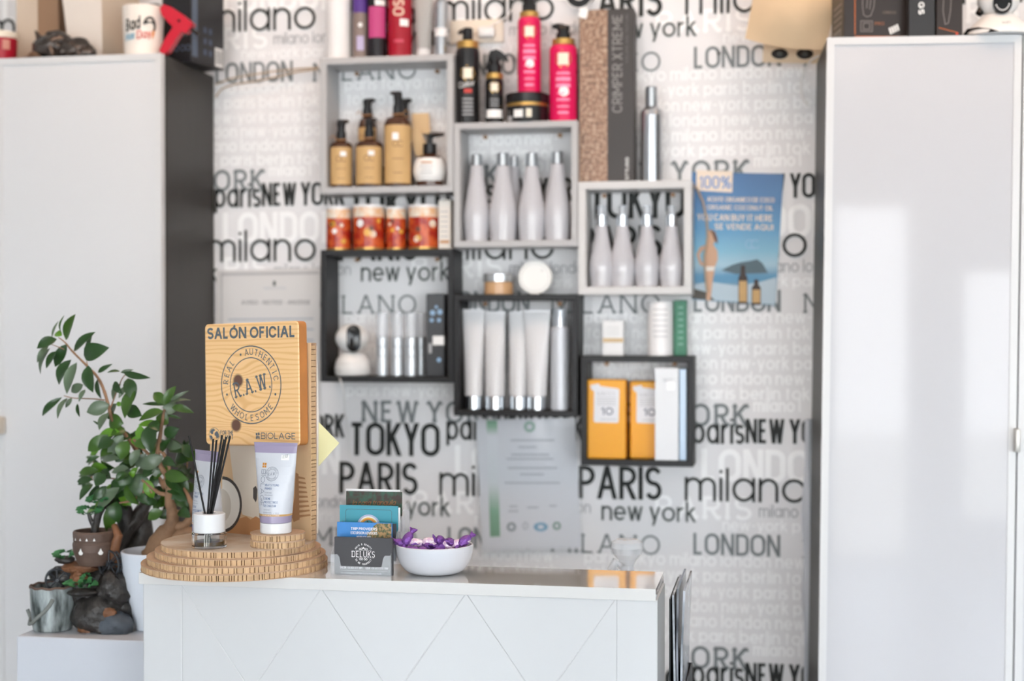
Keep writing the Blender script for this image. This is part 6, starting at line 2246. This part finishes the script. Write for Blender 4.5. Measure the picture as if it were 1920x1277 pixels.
# ================================================================== PLANT AND FOUNTAIN
leaf_a = mat('leaf_green', '#3b5a1e', .28, var=.25, vscale=25, spec=.6)
leaf_b = mat('leaf_dark_green', '#2a4620', .28, var=.2, vscale=25, spec=.6)
leaf_c = mat('leaf_grey_green', '#5a6a52', .3, var=.15, vscale=25, spec=.6)
leaf_d = mat('leaf_fresh_green', '#5d8a2a', .3, var=.2, vscale=30, spec=.5)
bark = mat('ficus_bark', '#8a6a50', .75, var=.25, vscale=40, bump=.4, bscale=60)
def leaf(mb, p0, p1, w, m_, up=None, curl=.12, seg=7, fold=.18):
    p0, p1 = Vector(p0), Vector(p1)
    ax = p1 - p0
    L = ax.length
    ax.normalize()
    up = Vector(up) if up else Vector((0, -1, .35))
    side = ax.cross(up)
    if side.length < 1e-4:
        side = ax.orthogonal()
    side.normalize()
    nn = side.cross(ax).normalized()
    vs = []
    for i in range(seg + 1):
        t = i / seg
        ww = w / 2 * (sin(pi * min(1, t ** .85)) ** .8) if 0 < t < 1 else .0003
        if t > .85:
            ww *= (1 - t) / .15 * .6 + .4 if t < 1 else 1
        c = p0 + ax * (L * t) + nn * (L * curl * sin(pi * t)) 
        vs += [c + side * ww + nn * ww * fold * 2, c, c - side * ww + nn * ww * fold * 2]
    fs = []
    for i in range(seg):
        a = i * 3
        fs += [(a, a + 1, a + 4, a + 3), (a + 1, a + 2, a + 5, a + 4)]
    # give the blade real thickness
    n = len(vs)
    vs2 = [v - nn * .0005 for v in vs]
    fs2 = [tuple(n + k for k in f[::-1]) for f in fs]
    mb.add(vs + vs2, fs + fs2, m_)
YPp = 2.285
pcx = atx(292, YPp, 1100)
plant = thing('potted_ficus', 'bushy bonsai ficus in a tall white pot on the low white block', 'plant', (pcx, YPp, PZT + .0003))
PO = Vector(plant.location)
s = psc(292, YPp)
pz1 = atz(240, 1030, YPp) - PO.z
potm = mat('pot_white', '#dfe4ec', .25)
rt_ = 60 * s
MB().lathe([(34 * s, 0), (36 * s, .002), (40 * s, pz1 * .15), (50 * s, pz1 * .45), (57 * s, pz1 * .75), (rt_, pz1 - .002), (rt_ - .001, pz1), (rt_ - .004, pz1), (rt_ - .005, pz1 * .8), (0, pz1 * .8)], potm, seg=56, cap1=False).build('pot', plant)
MB().sphere((0, 0, pz1 * .84), (rt_ - .006, rt_ - .006, .012), mat('potting_soil', '#3a2c24', .95, bump=.6, bscale=150), 24, 10, noise=.05, seed=3).build('soil', plant)
def L(px, py, dy=0.0):
    return at(px, py, YPp + dy) - PO
tr = MB()
def br(pts, rads):
    # subdivide for a smooth limb
    P = [L(*p) for p in pts]
    out, ro = [], []
    for i in range(len(P) - 1):
        for k in range(4):
            t = k / 4
            a = P[max(i - 1, 0)]; b_ = P[i]; c = P[i + 1]; d = P[min(i + 2, len(P) - 1)]
            q = .5 * ((2 * b_) + (c - a) * t + (2 * a - 5 * b_ + 4 * c - d) * t * t + (3 * b_ - a - 3 * c + d) * t ** 3)
            out.append(q)
            ro.append((rads[i] + (rads[i + 1] - rads[i]) * t) * (1 + .08 * sin(len(out) * 2.1)))
    out.append(P[-1]); ro.append(rads[-1])
    tr.tube(out, [r * s for r in ro], bark, 12)
br([(285, 1045), (305, 1010), (322, 985), (323, 960), (318, 940), (320, 915)], [20, 20, 13, 10, 9, 8])
br([(312, 1045), (330, 1015), (352, 1000), (372, 1004)], [14, 15, 12, 6])
br([(322, 985), (345, 985), (362, 960), (352, 930), (344, 915)], [8, 8, 6, 4, 2])
br([(320, 915), (314, 895), (300, 872), (296, 848), (302, 806), (308, 768)], [7, 5, 4.5, 4, 3.2, 2.2])
br([(318, 930), (310, 900), (318, 880), (306, 850), (296, 848)], [4, 3.5, 3, 3, 2.5])
br([(296, 870), (280, 853), (264, 838), (250, 824)], [3.5, 3, 2.5, 2])
br([(318, 928), (300, 925), (285, 915), (266, 900)], [4, 3.5, 3, 2])
br([(264, 925), (250, 938), (224, 943)], [2.5, 2.2, 1.6])
br([(285, 925), (275, 912), (268, 925)], [2, 2, 2])
br([(320, 960), (340, 958), (358, 965)], [2, 1.6, 1.2])
br([(310, 915, .02), (285, 880, .03), (260, 850, .03), (235, 815, .02), (212, 790, .01), (203, 760, 0), (196, 735, 0), (184, 709, 0), (165, 688, 0), (136, 659, 0), (122, 642, 0), (110, 633, 0)],
   [5, 4.5, 4, 3.6, 3.3, 3, 2.8, 2.5, 2.2, 1.8, 1.3, .9])
br([(196, 750), (175, 748), (150, 747), (135, 746), (120, 742)], [1.3, 1.1, 1, .9, .8])
br([(120, 655), (108, 650), (95, 645)], [1, .8, .6])
br([(205, 770), (215, 745), (228, 712), (238, 700)], [1.4, 1.2, 1, .8])
br([(165, 688), (163, 676), (170, 672)], [1, .8, .6])
tr.build('trunk', plant)
def cx(x, y):
    return x / 3.755, 560 + y / 3.755
fo = MB()
rn = random.Random(4)
UL = [((465, 290), (530, 110), 85, 'a'), ((430, 240), (450, 120), 20, 'a'), ((365, 270), (410, 160), 20, 'c'), ((400, 285), (260, 350), 72, 'b'), ((435, 260), (388, 245), 50, 'd'),
      ((340, 335), (262, 450), 42, 'c'), ((350, 350), (285, 530), 48, 'c'), ((395, 370), (325, 490), 58, 'b'), ((470, 320), (388, 480), 72, 'b'), ((500, 430), (415, 605), 80, 'b'),
      ((540, 450), (470, 670), 78, 'c'), ((520, 370), (670, 235), 72, 'b'), ((590, 400), (768, 345), 115, 'b'), ((615, 405), (650, 240), 40, 'c'), ((620, 470), (655, 660), 95, 'b'),
      ((690, 520), (790, 460), 32, 'b'), ((685, 570), (712, 705), 45, 'b'), ((585, 605), (503, 658), 62, 'c'), ((600, 640), (555, 725), 32, 'c'), ((435, 695), (298, 825), 48, 'b'),
      ((475, 700), (405, 845), 42, 'c'), ((505, 700), (462, 768), 32, 'c'), ((545, 740), (560, 832), 28, 'b'), ((770, 745), (610, 800), 95, 'c'), ((765, 805), (698, 925), 66, 'c'),
      ((845, 512), (755, 520), 22, 'b'), ((870, 522), (1058, 558), 46, 'b'), ((850, 520), (940, 500), 24, 'c'), ((900, 560), (940, 722), 85, 'b'), ((850, 600), (795, 715), 58, 'c'), ((805, 585), (860, 670), 55, 'b'),
      ((890, 615), (835, 700), 34, 'c'), ((945, 630), (878, 842), 90, 'a'), ((900, 775), (998, 825), 88, 'b'), ((820, 740), (792, 812), 55, 'c'), ((760, 850), (800, 790), 45, 'b'), ((820, 740), (870, 745), 30, 'd'),
      ((1165, 745), (1082, 662), 68, 'a'), ((1165, 745), (1238, 615), 64, 'a'), ((1195, 720), (1330, 648), 26, 'c'), ((1200, 740), (1342, 715), 24, 'c'), ((1160, 750), (1003, 742), 26, 'b'), ((1145, 765), (1262, 765), 86, 'c'),
      ((1210, 765), (1365, 805), 52, 'a'), ((1150, 790), (978, 858), 78, 'a'), ((1150, 800), (1040, 825), 46, 'c'), ((1100, 830), (1185, 880), 95, 'a'), ((1180, 825), (1278, 848), 20, 'b'), ((1155, 958), (1262, 915), 78, 'b'),
      ((1130, 1085), (1203, 985), 58, 'b'), ((1068, 880), (1068, 1090), 110, 'b'), ((1060, 870), (1120, 930), 70, 'b'), ((1120, 880), (975, 890), 48, 'd'), ((1010, 990), (985, 890), 75, 'd'), ((960, 1000), (1025, 1060), 70, 'a'),
      ((700, 890), (655, 860), 14, 'b'), ((870, 880), (770, 850), 100, 'a'), ((760, 960), (620, 1075), 90, 'a'), ((800, 1000), (690, 1050), 95, 'b'), ((870, 960), (760, 1110), 80, 'c'), ((900, 1000), (850, 1140), 100, 'a'),
      ((700, 1110), (610, 1150), 34, 'b'), ((985, 1060), (920, 1180), 62, 'c'), ((1030, 1090), (960, 1190), 60, 'c'), ((1150, 1110), (985, 1190), 95, 'c'), ((690, 1075), (640, 1090), 45, 'd'), ((905, 1190), (785, 1225), 52, 'c'),
      ((905, 1230), (810, 1290), 70, 'b'), ((970, 1190), (925, 1265), 50, 'd'), ((1090, 1210), (1000, 1250), 60, 'b'), ((1160, 1235), (1330, 1275), 80, 'a'), ((1150, 1130), (1240, 1180), 60, 'b')]
md = dict(a=leaf_a, b=leaf_b, c=leaf_c, d=leaf_d)
for (a, b_, w_, c_) in UL:
    xa, ya = cx(*a); xb, yb = cx(*b_)
    dy = rn.uniform(-.025, .02)
    leaf(fo, L(xa, ya, dy * .4), L(xb, yb, dy), w_ / 3.755 * s * 1.05, md[c_], up=(rn.uniform(-.5, .5), -1, rn.uniform(-.1, .7)), curl=rn.uniform(.04, .16))
# lower hanging leaves (second crop of the photograph)
def c2(x, y):
    return x / 3.2175, 880 + y / 3.2175
for (a, b_, w_, c_) in (((690, 200), (650, 385), 75, 'a'), ((705, 195), (715, 325), 78, 'b'), ((800, 30), (900, 175), 115, 'b'), ((880, 60), (925, 180), 60, 'd'), ((770, 20), (720, 100), 90, 'b'), ((780, 60), (725, 150), 60, 'c'),
                        ((640, 30), (575, 100), 80, 'b'), ((720, 110), (585, 255), 75, 'c'), ((680, 160), (590, 240), 60, 'c'), ((815, 10), (780, 60), 36, 'd'), ((760, 90), (840, 215), 60, 'a'), ((560, 60), (465, 75), 40, 'b'),
                        ((560, 90), (480, 185), 46, 'b'), ((600, 90), (530, 200), 40, 'b'), ((640, 100), (560, 190), 50, 'b'), ((1000, 30), (1140, 120), 110, 'b'), ((1010, 70), (1130, 190), 100, 'b'), ((950, 200), (880, 170), 50, 'b'),
                        ((1080, 250), (1150, 290), 60, 'b'), ((1060, 150), (1140, 240), 80, 'b'), ((830, 150), (900, 210), 50, 'b')):
    xa, ya = c2(*a); xb, yb = c2(*b_)
    dy = rn.uniform(-.03, .02)
    leaf(fo, L(xa, ya, dy * .4), L(xb, yb, dy), w_ / 3.2175 * s * 1.05, md[c_], up=(rn.uniform(-.5, .5), -1, rn.uniform(-.1, .6)), curl=rn.uniform(.04, .14))
# the dense middle of the crown
for k in range(100):
    px, py = rn.uniform(178, 345), rn.uniform(800, 960)
    if px < 205 and py < 850:
        continue
    dy = rn.uniform(.0, .07)
    an = rn.uniform(0, 2 * pi)
    ln = rn.uniform(26, 44)
    leaf(fo, L(px, py, dy), L(px + ln * cos(an), py + ln * abs(sin(an)) * .8 - 6, dy + rn.uniform(-.02, .02)), rn.uniform(15, 23) * s, md[rn.choice('aabbbcd')], up=(rn.uniform(-.7, .7), -1, rn.uniform(-.2, .8)), curl=rn.uniform(.02, .15))
# back branches, farther away
for (bx0_, by0_) in ((347, 838), (340, 872), (352, 888), (162, 890), (175, 862), (160, 905)):
    for k in range(7):
        an = radians(60 + 45 * k + rn.uniform(-15, 15))
        leaf(fo, L(bx0_, by0_, .10), L(bx0_ + 15 * cos(an), by0_ - 13 * sin(an), .10 + rn.uniform(-.01, .01)), 7 * s, md[rn.choice('bcc')], curl=.1)
fo.build('foliage', plant)
tw2 = MB()
br_ = [((347, 905, .10), (347, 838, .10)), ((310, 915, .03), (347, 905, .10)), ((235, 900, .04), (170, 900, .09)), ((170, 900, .09), (175, 862, .10))]
for a, b_ in br_:
    tw2.tube([L(*a), (L(*a) + L(*b_)) / 2 + Vector((.004, 0, .003)), L(*b_)], 1.4 * s, bark, 8)
tw2.build('twig', plant)

# ---- tabletop fountain
YFo = 2.262
fx0 = atx(160, YFo, 1100)
ft = thing('tabletop_fountain', 'dark stone-look tabletop fountain with a wooden bucket and a clay pot, left of the ficus', 'fountain', (fx0, YFo, PZT + .0003))
FO = Vector(ft.location)
s = psc(160, YFo)
def G(px, py, dy=0.0):
    return at(px, py, YFo + dy) - FO
def gz(py):
    return G(160, py).z
def gx(px, dy=0.0):
    return G(px, 1100, dy).x
stone = mat('resin_stone', '#33302e', .38, var=.6, vscale=45, bump=1.0, bscale=90)
stone2 = mat('resin_slate', '#454b52', .5, var=.35, vscale=26, bump=.6, bscale=60)
rust = mat('resin_ochre', '#7a5238', .6, var=.4, vscale=40, bump=.6, bscale=80)
bwood = bpy.data.materials.new('bucket_wood')
bwood.use_nodes = True
nt = bwood.node_tree
b_ = nt.nodes['Principled BSDF']
b_.inputs['Roughness'].default_value = .45
tcn = nt.nodes.new('ShaderNodeTexCoord'); mp = nt.nodes.new('ShaderNodeMapping'); nz_ = nt.nodes.new('ShaderNodeTexNoise'); crp = nt.nodes.new('ShaderNodeValToRGB'); bp_ = nt.nodes.new('ShaderNodeBump')
mp.inputs['Scale'].default_value = (60, 60, 16)
nz_.inputs['Scale'].default_value = 1.0
nz_.inputs['Detail'].default_value = 6
nt.links.new(tcn.outputs['Object'], mp.inputs[0]); nt.links.new(mp.outputs[0], nz_.inputs['Vector']); nt.links.new(nz_.outputs['Fac'], crp.inputs[0])
crp.color_ramp.elements[0].position, crp.color_ramp.elements[0].color = .36, lin('#2f3634')
crp.color_ramp.elements[1].position, crp.color_ramp.elements[1].color = .66, lin('#a9b1b1')
nt.links.new(crp.outputs[0], b_.inputs['Base Color'])
nt.links.new(nz_.outputs['Fac'], bp_.inputs['Height']); bp_.inputs['Strength'].default_value = .5; bp_.inputs['Distance'].default_value = .003
nt.links.new(bp_.outputs[0], b_.inputs['Normal'])
clay = mat('clay_brown', '#5f4c42', .55, var=.25, vscale=30, bump=.4, bscale=70)
green = mat('moss_green', '#3f7a4a', .6, var=.3, vscale=60)
# rock body
b = MB()
b.sphere((gx(196, .004), .004, gz(1150)), (56 * s, .050, 46 * s), stone, 40, 26, noise=.07, seed=11, fr=1.8)
b.sphere((gx(170, .02), .02, gz(1120)), (48 * s, .042, 52 * s), stone, 36, 24, noise=.09, seed=12, fr=1.8)
b.sphere((gx(218, .0), .0, gz(1105)), (32 * s, .035, 38 * s), stone, 32, 22, noise=.09, seed=13, fr=2)
b.sphere((gx(215, -.022), -.022, gz(1165)), (34 * s, .022, 26 * s), stone2, 32, 20, noise=.06, seed=14, fr=1.6)
b.sphere((gx(160, -.026), -.026, gz(1168)), (14 * s, .012, 22 * s), rust, 24, 18, noise=.14, seed=15, fr=2)
b.sphere((gx(203, -.032), -.032, gz(1140)), (15 * s, .008, 9 * s), rust, 24, 14, noise=.14, seed=16, fr=2)
b.sphere((gx(152, .01), .01, gz(1066)), (34 * s, .03, 11 * s), rust, 32, 16, noise=.12, seed=17, fr=2)
b.sphere((gx(120, .004), .004, gz(1078)), (26 * s, .024, 14 * s), stone, 28, 16, noise=.12, seed=18, fr=2)
b.sphere((gx(148, -.012), -.012, gz(1082)), (14 * s, .014, 12 * s), rust, 24, 14, noise=.15, seed=19, fr=2)
zf = [v for v in b.v]
b.v = [(v[0], v[1], max(0.0, v[2])) for v in b.v]
b.build('rock_body', ft)
# bucket
cxB, rB_ = gx(99, -.018), 38.5 * s
zT_, zB_ = gz(1096), 0
b = MB()
prof = [(31 * s, 0), (33 * s, .002), (36 * s, zT_ * .25), (37.5 * s, zT_ * .6), (38.5 * s, zT_ - .003), (38.8 * s, zT_), (36 * s, zT_), (34 * s, zT_ * .7), (0, zT_ * .68)]
b.lathe(prof, bwood, (cxB, -.018, 0), 48, cap1=False)
b.build('bucket', ft)
b = MB()
rim = [(cxB + 37.6 * s * cos(2 * pi * k / 32), -.018 + 37.6 * s * sin(2 * pi * k / 32), zT_ + .0012 * sin(k * 1.9)) for k in range(33)]
b.tube(rim, .0020, clay, 8)
b.build('bucket_rim', ft)
b = MB()
hp_ = [(62, 1142), (68, 1158), (76, 1165), (88, 1160), (100, 1149), (113, 1138), (122, 1126), (127, 1115)]
pts = []
for (a, c) in hp_:
    x = gx(a)
    u = max(-1, min(1, (x - cxB) / (38.5 * s)))
    pts.append((x, -.018 - 38.5 * s * sqrt(1 - u * u) - .001, gz(c)))
b.tube(pts, .0031, mat('rope_grey', '#7d807c', .8, bump=.8, bscale=200), 8)
b.build('rope_handle', ft)
# water wheels
def wheel(name, px, py, r, ry, rz):
    o = MB()
    blkw = mat('wheel_black', '#2f3236', .35)
    R_ = r * s
    for y_ in (-.004, .004):
        ringp = [(R_ * cos(2 * pi * k / 28), y_, R_ * sin(2 * pi * k / 28)) for k in range(29)]
        o.tube(ringp, .0018, blkw, 8)
        for k in range(8):
            a = 2 * pi * k / 8
            o.tube([(0, y_, 0), (R_ * cos(a), y_, R_ * sin(a))], .0012, blkw, 6)
    for k in range(12):
        a = 2 * pi * k / 12
        o.tube([(R_ * cos(a), -.005, R_ * sin(a)), (R_ * cos(a), .005, R_ * sin(a))], .0020, blkw, 6)
    o.tube([(0, -.008, 0), (0, .008, 0)], .0028, blkw, 12)
    w_ = o.build(name, ft, loc=tuple(G(px, py, ry)), rot=(0, 0, rz))
wheel('water_wheel', 107, 1087, 19, -.018, radians(28))
wheel('water_wheel', 207, 1057, 23, -.006, radians(-18))
# clay pot
b = MB()
cxP = gx(176)
z1, z2 = gz(1058), gz(994)
H_ = z2 - z1
b.lathe([(26 * s, z1), (30 * s, z1 + H_ * .12), (36 * s, z1 + H_ * .42), (37 * s, z1 + H_ * .62), (35 * s, z1 + H_ * .70), (36 * s, z1 + H_ * .73), (36.5 * s, z1 + H_ * .95), (35 * s, z2), (32 * s, z2), (31 * s, z1 + H_ * .7), (0, z1 + H_ * .7)], clay, (cxP, .002, 0), 44, cap1=False)
bw_ = mat('glaze_white', '#e6e4e0', .3)
for (px, w2) in ((144, 4), (169, 4.6), (201, 4.6)):
    u = (gx(px) - cxP)
    f = on_cyl(36.8 * s, 0, cxP, .002, 0, .0008)
    a_ = math.asin(max(-1, min(1, u / (36.8 * s)))) * 36.8 * s
    zc2 = gz(1029)
    b.poly([f(a_ + q[0] * s, zc2 + q[1] * s) for q in ((0, 6), (2.2, 1), (w2, -2), (w2 * .7, -5), (0, -6), (-w2 * .7, -5), (-w2, -2), (-2.2, 1))], bw_)
for px in (149, 157, 168, 180, 192):
    u = (gx(px) - cxP)
    f = on_cyl(36.4 * s, 0, cxP, .002, 0, .0008)
    a_ = math.asin(max(-1, min(1, u / (36.4 * s)))) * 36.4 * s
    zc2 = gz(1007)
    b.poly([f(a_ + q[0] * s, zc2 + q[1] * s) for q in ((0, 3), (2, -2), (-2, -2))], bw_)
b.build('clay_pot', ft)
# bonsai tree of the fountain
b = MB()
def gt(pts, rads, m_=stone):
    b.tube([G(*p) for p in pts], [r * s for r in rads], m_, 12)
gt([(205, 1130, .05), (212, 1070, .075), (222, 1020, .09), (238, 985, .095), (232, 950, .09), (222, 925, .08)], [26, 22, 19, 18, 14, 8])
gt([(232, 1000, .09), (255, 975, .10), (270, 950, .105), (285, 930, .11)], [16, 15, 12, 7])
gt([(176, 1012, .002), (178, 990, .01), (184, 965, .015), (196, 945, .04), (218, 932, .075)], [8, 7, 7, 6, 5])
gt([(178, 990, .01), (170, 975, .008), (166, 962, .008)], [5, 4, 3])
gt([(215, 1060, .01), (214, 1030, .0), (222, 1005, .0), (214, 985, .01)], [10, 9, 8, 5], rust)
gt([(225, 1060, .09), (255, 1035, .11), (268, 1000, .115), (268, 960, .115)], [24, 22, 20, 14])
b.build('tree_trunk', ft)
b = MB()
rn = random.Random(31)
def clump(px, py, n, rx_, ry_, dy=0.0, sz=9):
    c = G(px, py, dy)
    for k in range(n):
        a, t = rn.uniform(0, 2 * pi), rn.uniform(.2, 1) ** .5
        p = c + Vector((rx_ * s * t * cos(a), .012 * t * sin(a), ry_ * s * sin(a) * t * .6))
        q = p + Vector((cos(a) * sz * s, -abs(sin(a)) * sz * s * .5, rn.uniform(.2, .9) * sz * s * .5))
        leaf(b, p, q, sz * .8 * s, green, up=(0, -.6, 1), curl=.1, seg=4)
clump(122, 1040, 60, 16, 9, -.006)
clump(152, 1096, 60, 26, 7, -.030)
clump(160, 1088, 25, 5, 16, -.026)
clump(168, 958, 60, 20, 10, .0)
clump(182, 938, 40, 14, 8, .01)
b.build('moss_foliage', ft)
b = MB()
b.sphere((gx(156, -.026), -.026, gz(1105)), (30 * s, .014, 7 * s), stone, 28, 12, noise=.08, seed=41)
b.build('lotus_ledge', ft)
b = MB()
b.sphere((gx(122, -.004), -.004, gz(1050)), (18 * s, .012, 7 * s), stone, 28, 12, noise=.08, seed=42)
b.build('lotus_ledge', ft)
